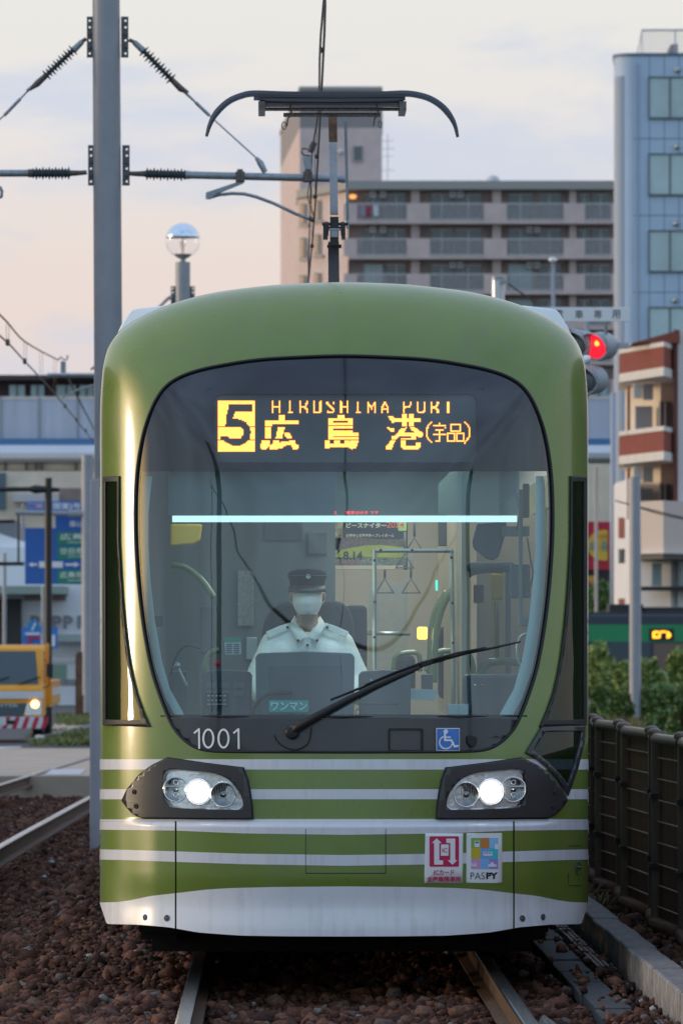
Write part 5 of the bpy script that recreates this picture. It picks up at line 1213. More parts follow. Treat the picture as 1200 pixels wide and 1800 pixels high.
tufts('grass', [(2.03 + random.uniform(-.05, .06), 34.5 + random.uniform(-1.2, 1.4), 0) for _ in range(16)] + [(2.0, 31 + i * .7, 0) for i in range(3)], .09, M['grassd'], 'sparse dry grass tufts between kerb and fence')
# ------------------------------------------------------------------ grey catenary pole
YPO = 51.7; SPP = F / YPO
pole = thing('catenary_pole', 'tall grey tubular pole with bolted plates and insulated bracket arms left of the tram', 'pole', tuple(W(192, 1500, YPO)))
pb_ = W(195.5, 1510, YPO); pt = W(186.5, -60, YPO)
p = MB(); p.tube([W(195.5, 1480, YPO), pt], [26.2 / SPP, 24 / SPP], 40); p.build('pole_shaft', M['pole'], pole, smooth=True, auto=40)
p = MB(); a = W(193, 1512, YPO); b = W(193, 843, YPO); p.tube([a, b - Vector((0, 0, .02)), b], [35 / SPP, 34.5 / SPP, 33.5 / SPP], 40); p.build('pole_sleeve', mat('pole_sleeve_grey', (.38, .38, .43), .5, noise=.06, nscale=3, bump=.02, bscale=90), pole, smooth=True, auto=40)
for y0, y1, cxp in ((29, 101, 189.5), (255, 326, 191.7)):
    for s_ in (-1, 1):
        xa = cxp + s_ * 23.5; xb = cxp + s_ * 36.5; q = MB(); Wd = abs(xb - xa); m_ = 6; hx = (xa + xb) / 2 + s_ * 1.5
        # plate with a row of round holes near its outer edge
        out_ = [(min(xa, xb), y0), (max(xa, xb), y0), (max(xa, xb), y1), (min(xa, xb), y1)]
        holes = [[(hx + 2.1 * math.cos(t * math.pi / 5), y + 2.1 * math.sin(t * math.pi / 5)) for t in range(10)] for y in [y0 + (y1 - y0) * (.1 + .16 * k) for k in range(6)]]
        mapped_poly('bolt_plate', out_, flat(YPO), M['plate'], pole, g=0, holes=holes, thick=.02, smooth=False)
        for k in (2, 4):
            bo = MB(); c_ = W(hx, y0 + (y1 - y0) * (.1 + .16 * k), YPO - .015); bo.lathe(c_, [(0, -.012), (.017, -.01), (.018, .02), (.010, .02), (.010, .05)], (0, 1, 0), 6); bo.build('plate_bolt', M['fitting'], pole)
def rod(pts, r, m_, name, parent, Y=YPO, n=10):
    p = MB(); p.tube([W(x, y, Y) for x, y in pts], [q / (F / Y) for q in r] if isinstance(r, list) else r / (F / Y), n); return p.build(name, m_, parent, smooth=True, auto=40)
def insulator(a, b, parent, Y, core=5.0, disc=12.5, nd=11):
    A_, B_ = W(*a, Y), W(*b, Y); d = (B_ - A_); l = d.length; s = Y / F; pr = [(core * s, 0)]
    for i in range(nd):
        t0 = l * (i + .5) / nd; r = (disc if i % 2 == 0 else disc * .8) * s; pr += [(core * s, t0 - .012), (r, t0 - .002), (r, t0 + .002), (core * s, t0 + .012)]
    pr.append((core * s, l)); p = MB(); p.lathe(A_, pr, d, 20); return p.build('insulator', M['insul'], parent, smooth=True, auto=30)
# right stay
rod([(227, 70), (236, 74), (244, 82)], 3.5, M['fitting'], 'shackle', pole); rod([(236, 74), (252, 89)], [5, 6], M['arm'], 'stay_end', pole)
insulator((251, 88), (303, 141), pole, YPO, 3.6, 11.5, 11)
rod([(302, 140), (318, 156), (331, 163)], [5, 6, 3], M['fitting'], 'stay_end', pole); rod([(314, 152), (342, 178), (346, 184)], [3, 2, 1.2], M['arm'], 'turnbuckle', pole); rod([(344, 180), (368, 203)], 3.0, M['arm'], 'turnbuckle', pole); rod([(366, 201), (452, 279)], 1.4, M['arm'], 'stay_rod', pole)
rod([(450, 277), (458, 287), (466, 303)], [3, 6, 5], M['arm'], 'stay_clamp', pole)
# left stay
rod([(152, 68), (146, 72), (138, 80)], 3.5, M['fitting'], 'shackle', pole); rod([(145, 73), (130, 88)], [5, 6], M['arm'], 'stay_end', pole)
insulator((131, 86), (80, 134), pole, YPO, 3.6, 11.5, 11); rod([(81, 133), (66, 147), (52, 158)], [5, 6, 2.5], M['fitting'], 'stay_end', pole); rod([(62, 148), (48, 160)], 3, M['arm'], 'turnbuckle', pole)
rod([(50, 159), (34, 176)], 1.6, M['arm'], 'stay_rod', pole); rod([(36, 174), (8, 203)], 3.0, M['arm'], 'turnbuckle', pole); rod([(10, 201), (-60, 262)], 1.4, M['arm'], 'stay_rod', pole)
# arms
rod([(228, 305), (240, 305.5), (256, 305.5)], [4, 4.5, 5.5], M['fitting'], 'arm_joint', pole); insulator((256, 305.5), (328, 307.5), pole, YPO, 6.5, 11.5, 12); rod([(326, 307.5), (334, 307.7)], 7.5, M['arm'], 'arm_collar', pole)
rod([(332, 307.6), (600, 314)], 6.6, M['arm'], 'bracket_arm', pole, n=16); rod([(598, 314), (607, 314.3)], 7.6, M['arm'], 'arm_end_cap', pole)
rod([(153, 303), (140, 304), (124, 304.5)], [4, 4.5, 5.5], M['fitting'], 'arm_joint', pole); insulator((124, 304.5), (56, 304.5), pole, YPO, 6.5, 11.5, 12); rod([(58, 304.5), (50, 304.5)], 7.5, M['fitting'], 'arm_collar', pole); rod([(52, 304.5), (-150, 305)], 6.2, M['arm'], 'bracket_arm', pole, n=16)
# clamps, steady arm
for x in (422, 541):
    q = MB(); q.pbox(x - 8, x + 8, 301, 319, YPO - .06, .12); q.pbox(x - 5, x + 5, 297, 302, YPO - .03, .05); q.build('arm_clamp', M['fitting'], pole, bevel=.006)
q = MB(); q.ppoly([(428, 316), (366, 337), (361, 345), (364, 350), (374, 344), (428, 322)], YPO - .03, .04); q.ppoly([(362, 338), (378, 333), (380, 342), (370, 350), (362, 350)], YPO - .05, .03); q.build('steady_bracket', M['arm'], pole, bevel=.003)
rod([(366, 348), (385, 342.5), (408, 340), (430, 341), (450, 346), (480, 357), (520, 376), (551, 387)], 3.0, M['arm'], 'steady_arm', pole); rod([(543, 383), (552, 388)], 4.2, M['fitting'], 'wire_clamp', pole)
q = MB(); q.ppoly([(532, 276), (546, 276), (548, 300), (536, 300)], YPO - .02, .04); q.build('messenger_post', M['arm'], pole)
rod([(545, 268), (549, 258), (552, 250)], [5, 6, 5], M['fitting'], 'messenger_clamp', pole); rod([(541, 262), (531, 261), (530, 268), (534, 273), (546, 274)], 1.6, M['fitting'], 'wire_hook', pole)
rod([(0, 328), (4, 336), (3, 346), (-4, 347)], 3, M['arm'], 'steady_bracket', pole)
# wires over the main track (real runs along the line, in front of and behind the pole)
def wire(pts, r, label, parent=None, name='overhead_wire', m_=None):
    p = MB(); p.tube(cr([tuple(q) for q in pts], 5), r, 6); o = p.build(name, m_ or M['wire'], parent, smooth=True)
    if parent is None: tag(o, label, 'wire')
    return o
CWZ = W(0, 387, YPO).z
cwx = W(552, 387, YPO).x
contact = wire([(.46, 6, 5.62), (.46, 14, 5.62), (.44, 22, 5.62), (W(574, 0, 31.5).x, 31.5, CWZ), (W(570, 150, 36).x, 36, CWZ), (cwx, YPO, CWZ), (cwx + .02, 70, CWZ - .02), (.6, 100, CWZ - .1), (.9, 150, CWZ - .2)], .0085, 'dark contact wire running over the tram pantograph')
msz = W(0, 265, YPO).z
ms = wire([(.46, 6, 6.3), (.44, 22, 6.02), (W(569, 0, 33).x, 33, W(0, 0, 33).z + .0), (W(560, 170, 41).x, 41, W(0, 165, 41).z - .1), (W(549, 262, YPO).x, YPO, msz), (W(551, 300, YPO).x, 56, msz - .1), (.45, 70, msz - .35), (.6, 100, msz - .2), (.9, 150, msz)], .0075, 'upper carrier wire above the contact wire')
for Yd in (30, 33, 37, 41, 45, 49, 55, 62, 72, 84):
    z2 = np.interp(Yd, [22, 33, 41, YPO, 70, 100], [6.02, 5.60, 5.85, msz, msz - .35, msz - .2]); x = float(np.interp(Yd, [31.5, YPO, 70, 100], [.31, cwx, cwx + .02, .6]))
    if Yd < 36: continue
    q = MB(); q.tube([(x, Yd, CWZ), (x - .005, Yd, z2)], .003, 5); q.lathe((x, Yd, CWZ - .01), [(0, -.01), (.018, -.01), (.018, .025), (0, .03)], (0, 0, 1), 8); q.build('dropper', M['wire'], contact)
wire([W(545, 318, YPO), W(546, 345, YPO) + Vector((-.03, 0, 0)), W(548, 368, YPO), W(552, 384, YPO)], .006, '', pole, 'jumper_wire')

# ------------------------------------------------------------------ second pole with globe lamp
YG = 95; gp = thing('lamp_pole', 'grey pole topped by a clear round globe lamp, behind the tram roof', 'pole', (W(321.5, 0, YG).x, YG, gz(YG)))
s = YG / F; gx = W(321.5, 0, YG).x
p = MB(); p.tube([(gx, YG, gz(YG) - .3), (gx, YG, W(0, 461, YG).z)], 13 * s, 28); p.build('pole_shaft', M['pole'], gp, smooth=True, auto=40)
p = MB(); p.lathe((gx, YG, W(0, 461, YG).z), [(5 * s, 0), (5 * s, 6 * s), (10 * s, 8 * s), (15 * s, 13 * s), (16 * s, 14 * s), (0, 14 * s)], (0, 0, 1), 24); p.build('lamp_base', M['pole'], gp, smooth=True, auto=40)
gc = Vector((gx, YG, W(0, 422.5, YG).z)); R_g = 31 * s
p = MB(); p.lathe(gc, [(R_g * math.sin(a), -R_g * math.cos(a)) for a in [math.radians(v) for v in range(24, 181, 6)]], (0, 0, 1), 40); p.build('globe', glass_mat('clear_globe', (.97, .97, .98), 1, add=-.02), gp, smooth=True)
p = MB(); p.lathe(gc, [(R_g * .985 * math.sin(a), R_g * .985 * math.cos(a)) for a in [math.radians(v) for v in range(0, 80, 6)]] + [(R_g * .96, R_g * .17), (0, R_g * .17)], (0, 0, 1), 40); p.build('mirror_cap', mat('silvered_cap', (.78, .88, .95), .12, metal=1), gp, smooth=True, auto=60)
p = MB(); p.lathe(gc + Vector((0, 0, -R_g * .5)), [(.02, -.1), (.03, 0), (.06, .12), (.05, .2), (.055, .24)], (0, 0, 1), 14); p.build('lamp_bulb', glass_mat('bulb_glass', (.8, .8, .8), 1, add=.15), gp, smooth=True)
for s_ in (-1, 1):
    a_, b_ = 321.5 + s_ * 13, 321.5 + s_ * 21; hs = [[((a_ + b_) / 2 + s_ + 1.7 * math.cos(t * math.pi / 4), y + 1.7 * math.sin(t * math.pi / 4)) for t in range(8)] for y in (507, 514)]
    mapped_poly('bolt_plate', rect_px(min(a_, b_), max(a_, b_), 503, 545), flat(YG), M['plate'], gp, g=0, holes=hs, thick=.02, smooth=False)
rod([(303, 521), (294, 526), (283, 537), (262, 552)], [4, 3, 2.5, 2], M['arm'], 'stay_rod', gp, YG)

# ------------------------------------------------------------------ pole top behind the tram roof (right), thin street lamp
M['bluecol2'] = mat('pale_steel_pole', (.55, .58, .62), .3, metal=.5)
q = thing('short_pole', 'grey pole top with side fitting just above the right of the tram roof', 'pole', tuple(W(875, 700, 90)))
p = MB(); p.tube([W(875, 1190, 90), W(875, 490, 90)], 11.5 * 90 / F, 24); p.build('pole_shaft', M['bluecol2'], q, smooth=True, auto=40)
p = MB(); p.tube([W(875, 493, 90), W(875, 487, 90)], 12.6 * 90 / F, 24); p.pbox(880, 893, 493, 498, 89.8, .1); p.build('pole_cap', M['arm'], q, smooth=True, auto=40)
rod([(890, 496), (905, 508), (920, 518), (940, 533)], 1.3, M['wire'], 'cable', q, 90)
q = thing('street_lamp', 'thin pale street lamp standing in front of the balcony block', 'street lamp', tuple(W(972, 1180, 160)))
p = MB(); p.tube([W(973, 1175, 160), W(971.5, 460, 160)], 3.2 * 160 / F, 12); p.build('lamp_post', M['arm'], q, smooth=True)
p = MB(); p.lathe(W(971, 457, 160), [(0, 5 * 160 / F), (6 * 160 / F, 3 * 160 / F), (8 * 160 / F, 0), (6 * 160 / F, -3 * 160 / F), (0, -4 * 160 / F)], (0, 0, 1), 16); p.build('lamp_head', M['white'], q, smooth=True)

# ------------------------------------------------------------------ tram signal and its board
YSG = 70; ss = YSG / F
sg = thing('tram_signal', 'traffic signal with one lit red lamp beside the tram roof', 'traffic signal', tuple(W(1050, 1300, YSG)))
M['sighouse'] = mat('signal_housing', (.48, .52, .57), .5)
def sighead(cx_, cy_, rx, lit_):
    ax = Vector((-.55, -.83, -.05)).normalized(); c_ = W(cx_, cy_, YSG)
    h = MB(); h.lathe(c_ - ax * .0, [(0, -.30), (24 * ss, -.26), (26 * ss, -.10), (25 * ss, 0), (21.5 * ss, .005), (21.5 * ss, 0)], ax, 28); hd = h.build('signal_head', M['sighouse'], sg, smooth=True, auto=40)
    l = MB(); l.lathe(c_ + ax * .004, [(21 * ss, 0), (18 * ss, .035), (10 * ss, .06), (0, .07)], ax, 28); l.build('signal_lens', M['siglit'] if lit_ else M['siglens'], sg, smooth=True)
    if lit_:
        l = MB(); l.lathe(c_ + ax * .078 + Vector((.03, 0, .02)), [(8 * ss, 0), (5 * ss, .006), (0, .01)], ax, 20); l.build('lamp_core', M['sigcore'], sg, smooth=True)
    # hood over the lens
    u = ax.cross(Vector((0, 0, 1))).normalized(); w_ = u.cross(ax).normalized(); vs = []; n = 14
    for i in range(n + 1):
        a = math.radians(-20 + 220 * i / n); e_ = u * math.cos(a) + w_ * math.sin(a); vs += [c_ + e_ * 22.5 * ss, c_ + e_ * 23.5 * ss + ax * (.05 + .14 * max(0, math.sin(a)))]
    hm = MB(); hm.add(vs, [(2 * i, 2 * i + 1, 2 * i + 3, 2 * i + 2) for i in range(n)]); ho_ = hm.build('signal_hood', M['sighouse'], sg, smooth=True); md = ho_.modifiers.new('t', 'SOLIDIFY'); md.thickness = .006
M['siglens'] = mat('unlit_signal_lens', (.16, .18, .20), .3)
M['siglit'] = emit_mat('red_signal_lens', (1.0, .012, .03), 1.5); M['sigcore'] = emit_mat('red_signal_core', (1.0, .42, .05), 2.2)
sighead(1047, 609, 0, True); sighead(1012, 606, 0, False)
sighead(1030, 668, 0, False)
p = MB(); p.tube([W(1003, 580, YSG + .15), W(1086, 604, YSG + .15)], 4 * ss, 10); p.pbox(1086, 1105, 603, 612, YSG + .1, .12); p.tube([W(1030, 560, YSG + .2), W(1030, 700, YSG + .2)], 4 * ss, 10); p.build('signal_bracket', M['sighouse'], sg, smooth=True, auto=40)
p = MB(); p.tube([W(985, 1400, YSG + .4), W(985, 545, YSG + .4)], 9 * ss, 20); p.build('signal_post', M['pole'], sg, smooth=True, auto=40)
p = MB(); p.lathe(W(1030, 632, 44), [(0, .04), (.028, .028), (.038, 0), (.028, -.028), (0, -.04)], (0, 1, 0), 18); p.tube([W(1030, 640, 44) + Vector((0, .02, 0)), W(1018, 660, 44)], .012, 8); o = p.build('tail_marker', M['white'], tram, smooth=True)
bd = MB(); bd.ppoly(rect_px(940, 1105, 540, 565), YSG - .2, .03); bd = bd.build('sign_board', mat('board_white', (.94, .95, .97), .5), None, bevel=.004); tag(bd, 'long white board with dark characters above the red signal', 'sign')
for ch, x in zip('電車専用', (982, 1017, 1050, 1082)): text('character', ch, x - 7, x + 7, 545, 560, flat(YSG - .204), M['dark'], bd, bold=.0)
p = MB(); p.tube([W(1064, 540, YSG), W(1064, 600, YSG)], 3 * ss, 8); p.tube([W(1000, 552, YSG - .1), W(985, 552, YSG + .4)], 3 * ss, 8); p.build('board_bracket', M['arm'], bd)
# grey pole at right
q = MB(); q.tube([W(1115.5, 1262, 120), W(1115.5, 1000, 120), W(1115, 838, 120)], [10.6 * 120 / F, 10.2 * 120 / F, 9.6 * 120 / F], 24); q = q.build('grey_pole', M['pole2'] if 'pole2' in M else M['pole'], None, smooth=True, auto=40); tag(q, 'plain grey pole rising from the bushes at right', 'pole')

# ------------------------------------------------------------------ background buildings
def vplane(p0, Y0, p1, Y1):     # map pixels on to an upright plane seen between two columns
    A_, B_ = W(p0, CY, Y0), W(p1, CY, Y1)
    def f(px, py):
        r = (px - CX) / F; dx, dy = B_.x - A_.x, B_.y - A_.y
        t = (r * A_.y - A_.x) / (dx - r * dy); Y = A_.y + t * dy; return W(px, py, Y)
    return f
def P2(px, Y): v = W(px, CY, Y); return (v.x, v.y)
def zt(py, Y): return CZ + (CY - py) / F * Y
def fbox(mb, f, x0, x1, y0, y1, d0, d1):   # box on plane f between offsets d0,d1 towards +Y
    a = [f(x0, y1), f(x1, y1), f(x1, y0), f(x0, y0)]; mb.add([p + Vector((0, d0, 0)) for p in a] + [p + Vector((0, d1, 0)) for p in a], [(0, 1, 2, 3), (7, 6, 5, 4), (0, 4, 5, 1), (1, 5, 6, 2), (2, 6, 7, 3), (3, 7, 4, 0)])
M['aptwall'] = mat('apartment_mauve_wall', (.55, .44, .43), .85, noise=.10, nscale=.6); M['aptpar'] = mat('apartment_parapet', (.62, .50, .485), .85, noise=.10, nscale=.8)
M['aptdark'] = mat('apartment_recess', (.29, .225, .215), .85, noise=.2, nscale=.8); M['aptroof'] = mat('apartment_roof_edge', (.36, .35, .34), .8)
M['apttop'] = mat('tower_top_grey', (.30, .27, .275), .85)
M['win'] = mat('window_glass_dark', (.09, .105, .12), .12, coat=.3); M['win2'] = mat('window_glass_pale', (.32, .42, .45), .2); M['railing'] = mat('balcony_railing', (.54, .53, .56), .5)
apt = thing('apartment_block', 'long mauve apartment block with rows of railed balconies behind the tram', 'apartment building', (W(800, 0, 430).x, 430, -.6))
YA = 430; g0 = -1.0
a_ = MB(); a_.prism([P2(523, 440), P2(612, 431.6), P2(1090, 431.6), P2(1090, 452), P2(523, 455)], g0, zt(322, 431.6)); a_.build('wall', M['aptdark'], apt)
sf = vplane(523, 439.6, 612, 431.2)
a_ = MB(); fbox(a_, sf, 523, 611.5, 338, 1170, 0, .3); a_.build('side_wall', M['aptpar'], apt)
a_ = MB(); a_.prism([P2(521, 439), P2(611, 430.2), P2(1092, 430.2), P2(1092, 453), P2(521, 456)], zt(334, 431), zt(319, 431)); a_.build('roof_edge', M['aptroof'], apt)
for k in range(7):
    y = 357 + 62 * k
    sl = MB(); sl.pbox(612, 1090, y + 31, y + 36, YA, 1.8); sl.build('balcony_slab', M['aptpar'], apt)
    for x0, x1 in ((604, 627), (715, 755), (850, 890), (990, 1027), (1073, 1095)):
        sl = MB(); sl.pbox(x0, x1, y + 0, y + 31, YA, .25); sl.build('parapet', M['aptpar'], apt)
    for x0, x1 in ((627, 715), (755, 850), (890, 990), (1027, 1073)):
        sl = MB(); sl.pbox(x0, x1, y, y + 2, YA + .05, .12); sl.pbox(x0, x1, y + 28, y + 30, YA + .05, .12)
        x = x0
        while x < x1: sl.pbox(x, x + 1.0, y, y + 29, YA + .08, .06); x += 3.1
        sl.build('railing', M['railing'], apt)
for x0, x1 in ((722, 737), (865, 880), (1000, 1012)):
    sl = MB(); sl.pbox(x0, x1, 330, 800, YA + .9, .9); sl.build('pier', M['aptwall'], apt)
random.seed(11)
for k in range(7):
    y = 342 + 62 * k
    for x0, x1 in ((640, 672), (680, 712), (757, 795), (800, 845), (893, 935), (945, 985), (1016, 1036), (1040, 1070)):
        ok = MB(); ok.pbox(x0, x1, y, y + 44, YA + 1.52, .2); wn = ok.build('window', random.choice([M['win'], M['win'], M['win2'], M['aptwin'] if 'aptwin' in M else M['win']]), apt)
        fr_ = MB(); xm = (x0 + x1) / 2; fr_.pbox(xm - .8, xm + .8, y, y + 44, YA + 1.48, .03); fr_.pbox(x0, x1, y - 1.5, y, YA + 1.46, .06); fr_.build('frame', M['railing'], wn)
    for x in random.sample([650, 668, 790, 803, 925, 938], 4):
        ac = MB(); ac.pbox(x, x + 10, y - 6, y + 5, YA + .9, .5); acc = ac.build('air_conditioner', M['railing'], apt)
        af = MB(); af.lathe(W(x + 5, y - .5, YA + .88), [(0, 0), (.16, 0), (.16, .03)], (0, 1, 0), 12); af.build('fan_grille', M['aptdark'], acc)
for x, m_ in ((633, 'lilac'), (643, 'crimson'), (656, 'white')):
    ln = MB(); ln.pbox(x, x + 9, 361, 380, YA - .1, .04); o = ln.build('laundry', mat('laundry_' + m_, {'lilac': (.30, .28, .36), 'crimson': (.35, .05, .09), 'white': (.6, .62, .66)}[m_], .9), None); tag(o, {'lilac': 'lilac', 'crimson': 'crimson', 'white': 'white'}[m_] + ' cloth hung on the top left balcony railing', 'laundry')
la_ = MB(); la_.lathe(W(620, 346, YA + .8), [(0, .2), (.25, .15), (.3, 0), (.2, -.15), (0, -.18)], (0, 0, 1), 14); la_.build('balcony_lamp', emit_mat('balcony_lamp_light', (1.0, .42, .12), 1.3), apt)
for x0, y0 in ((527, 358), (552, 352), (527, 418), (552, 412), (527, 484), (552, 480)):
    w_ = MB(); fbox(w_, sf, x0, x0 + 13, y0, y0 + 38, -.12, .0); wn = w_.build('window', M['win'], apt)
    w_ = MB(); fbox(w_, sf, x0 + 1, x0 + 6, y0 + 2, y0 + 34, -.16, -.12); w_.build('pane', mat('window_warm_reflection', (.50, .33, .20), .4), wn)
    w_ = MB(); fbox(w_, sf, x0 - 1, x0 + 14, y0 + 36, y0 + 41, -.5, -.0); w_.build('sill', M['aptroof'], wn)
tw = thing('tower_block', 'mauve stair tower rising above the left end of the apartment block', 'tower', (W(600, 0, 442).x, 442, -.6))
t_ = MB(); t_.prism([P2(493, 478), P2(527, 441), P2(671, 441), P2(671, 478)], g0, zt(225, 441)); t_.build('wall', M['aptpar'], tw)
t_ = MB(); t_.prism([P2(493, 478), P2(527, 441), P2(671, 441), P2(671, 478)], zt(225, 441), zt(160, 441)); t_.build('upper_wall', M['apttop'], tw)
t_ = MB(); t_.prism([P2(491, 479), P2(526, 440.5), P2(672, 440.5), P2(672, 479)], zt(160, 441), zt(153, 441)); t_.build('roof_edge', M['aptroof'], tw)
t_ = MB(); t_.pbox(622, 636, 258, 282, 440.85, .2); wn = t_.build('window', M['win'], tw)
t_ = MB(); t_.pbox(620, 638, 256, 258, 440.8, .3); t_.pbox(620, 638, 282, 284, 440.8, .3); t_.pbox(620, 622, 258, 282, 440.8, .3); t_.pbox(636, 638, 258, 282, 440.8, .3); t_.build('window_frame', M['aptroof'], wn)
t_ = MB(); t_.lathe(W(600, 266, 440.9), [(0, -.4), (.25, -.3), (.3, 0), (.25, .1)], (0, 1, 0), 14); t_.build('wall_vent', M['railing'], tw, smooth=True)
an = MB(); an.tube([W(681, 325, 436), W(681, 235, 436)], .04, 6)
for y, l in ((248, 10), (262, 12), (275, 9), (300, 12)): an.tube([W(681 - l, y, 436), W(681 + l, y - 1, 436)], .025, 5)
o = an.build('roof_aerial', M['railing'], None); tag(o, 'thin multi-bar aerial on the apartment roof beside the tower', 'aerial')
an = MB(); an.lathe(W(866, 320, 434), [(0, .55), (.3, .48), (.52, .25), (.58, 0), (.58, -.4)], (0, 0, 1), 16); o = an.build('roof_vent', M['railing'], None, smooth=True); tag(o, 'small domed vent on the apartment roof', 'vent')

# blue office building
M['bluewall'] = mat('blue_panel_wall', (.44, .56, .72), .6, noise=.06, nscale=.3, spec=.5); M['bluecol'] = mat('pale_corner_column', (.42, .47, .55), .75, spec=.2); M['joint'] = mat('panel_joint', (.10, .16, .25), .6)
M['offwin'] = mat('office_window', (.42, .55, .58), .15, coat=.4, noise=.15, nscale=.5)
YB2 = 265; ob = thing('office_building', 'tall blue panelled office building with rounded corner at right', 'office building', (W(1200, 0, YB2).x, YB2, -.6)); s = YB2 / F
c0 = P2(1112, YB2 + .9); pts = [(c0[0] + .95 * math.cos(a), c0[1] + .95 * math.sin(a)) for a in [math.radians(v) for v in range(180, 271, 10)]]
b_ = MB(); b_.prism([(P2(1084, YB2 + 14)[0], YB2 + 14)] + pts + [(P2(1330, YB2 - .05)[0], YB2 - .05), (P2(1330, YB2)[0], YB2 + 14)], g0, zt(98, YB2)); b_.build('wall', M['bluewall'], ob)
b_ = MB(); b_.tube([(c0[0] - .50, YB2 + .55, g0), (c0[0] - .50, YB2 + .55, zt(133, YB2))], .47, 24); b_.build('corner_column', M['bluecol'], ob, smooth=True, auto=40)
b_ = MB(); b_.prism([(P2(1083, YB2 + 14)[0], YB2 + 14)] + [(c0[0] + 1.02 * math.cos(a), c0[1] + 1.02 * math.sin(a)) for a in [math.radians(v) for v in range(180, 271, 10)]] + [(P2(1330, YB2)[0], YB2 - .12), (P2(1330, YB2)[0], YB2 + 14)], zt(98, YB2), zt(93.5, YB2)); b_.build('roof_edge', M['joint'], ob)
FB = YB2 - .05
for k in range(5):
    y0 = 137 + 135 * k
    for xa in (1141, 1229):
        w_ = MB(); w_.pbox(xa, xa + 80, y0, y0 + 69, FB - .04, .1); wn = w_.build('window', M['offwin'], ob)
        f_ = MB(); f_.pbox(xa - 2, xa + 82, y0 - 2.5, y0, FB - .1, .12); f_.pbox(xa - 2, xa + 82, y0 + 69, y0 + 72, FB - .12, .14); f_.pbox(xa - 2, xa, y0, y0 + 69, FB - .1, .12); f_.pbox(xa + 34.5, xa + 37, y0, y0 + 69, FB - .1, .12); f_.pbox(xa + 80, xa + 82, y0, y0 + 69, FB - .1, .12); f_.build('frame', mat('office_frame', (.10, .12, .13), .5), wn)
    j = MB(); j.pbox(1112, 1328, y0 + 106, y0 + 107.3, FB - .012, .02); j.build('panel_joint', M['joint'], ob)
    v_ = MB(); v_.lathe(W(1190 - k * 1.5, y0 - 14 + 0, FB), [(0, -.25), (.12, -.2), (.17, 0)], (0, 1, 0), 14); v_.build('wall_vent', M['alu'], ob, smooth=True)
for x in (1140, 1166, 1192):
    j = MB(); j.pbox(x, x + 1, 98, 600, FB - .010, .02); j.build('panel_joint', M['joint'], ob)
j = MB(); j.tube([W(1119, 112, FB - .1), W(1119, 1100, FB - .1)], .055, 8); j.build('downpipe', mat('downpipe_blue', (.24, .31, .42), .45), ob, smooth=True)
r_ = MB(); r_.tube([W(1119, 98, FB + .3), W(1127, 53, FB + .8), W(1330, 52, FB + .8)], .05, 6); r_.tube([W(1127, 53, FB + .8), W(1127, 96, FB + .8)], .04, 6); r_.tube([W(1186, 53, FB + .8), W(1186, 96, FB + .8)], .04, 6)
x = 1131
while x < 1320: r_.tube([W(x, 54, FB + .8), W(x, 95, FB + .8)], .016, 4); x += 4
r_.build('roof_railing', M['railing'], ob); r_ = MB(); r_.ppoly([(1172, 95), (1178, 78), (1190, 77), (1190, 95)], FB + 1, 2); r_.build('roof_vent_box', M['aptroof'], ob)

# brick balcony house
M['brick'] = mat('red_brick_tile', (.24, .062, .045), .8, noise=.12, nscale=3); M['brickw'] = mat('cream_band', (.66, .63, .60), .7, noise=.08, nscale=3); M['cream'] = mat('cream_wall', (.72, .62, .50), .85, noise=.1, nscale=1); M['house'] = mat('white_house_wall', (.74, .73, .74), .8, noise=.05, nscale=1)
bh = thing('brick_house', 'red brick and cream house with curved balconies at the right edge', 'house', (W(1180, 0, 190).x, 190, -.6))
def balc(yl, yr, y0l, y0r, mname, proud, nm):
    # a balcony band that wraps from the left end to the front corner and back
    cols_ = [(1087, 194.5), (1088, 193.0), (1130, 190.3), (1165.5, 188.2), (1189, 191)]
    fp = [P2(x, Y - proud) for x, Y in cols_]; back = [P2(1200, 198), P2(1087, 199)]
    n = len(fp); za = []; zb = []
    for x, Y in cols_:
        t = min(1, (x - 1087) / 78.0); za.append(zt(yl[1] + (yr[1] - yl[1]) * t, Y)); zb.append(zt(yl[0] + (yr[0] - yl[0]) * t, Y))
    zbm = sum(zb) / n; zam = sum(za) / n
    b_ = MB(); b_.prism(fp + back, [zam] * (n + 2), [zbm] * (n + 2)); b_.build(nm, M[mname], bh)
for dy in (0, 145.5):
    balc((619 + dy, 627 + dy), (601 + dy, 609 + dy), 0, 0, 'brickw', .12, 'balcony_cap'); balc((627 + dy, 660 + dy), (609 + dy, 647 + dy), 0, 0, 'brick', 0, 'balcony_wall'); balc((660 + dy, 677 + dy), (647 + dy, 660 + dy), 0, 0, 'brickw', .12, 'balcony_edge')
w_ = MB(); w_.prism([P2(1098, 200), P2(1100, 196), P2(1160, 193.5), P2(1192, 193.5), P2(1192, 205), P2(1098, 205)], g0, zt(600, 194)); w_.build('recessed_wall', M['cream'], bh)
w_ = MB(); w_.prism([P2(1190, 190), P2(1260, 190), P2(1260, 205), P2(1190, 205)], g0, zt(579, 190)); w_.build('side_wing', M['house'], bh)
w_ = MB(); w_.prism([P2(1183, 189.8), P2(1190.2, 189.8), P2(1190.2, 200), P2(1183, 200)], zt(905, 190), zt(580, 190)); w_.build('corner_pier', mat('brick_pier', (.16, .05, .045), .8), bh)
w_ = MB(); w_.ppoly([(1111, 603), (1194, 579.5), (1194, 603)], 189.5, 3); w_.build('gable', M['brick'], bh)
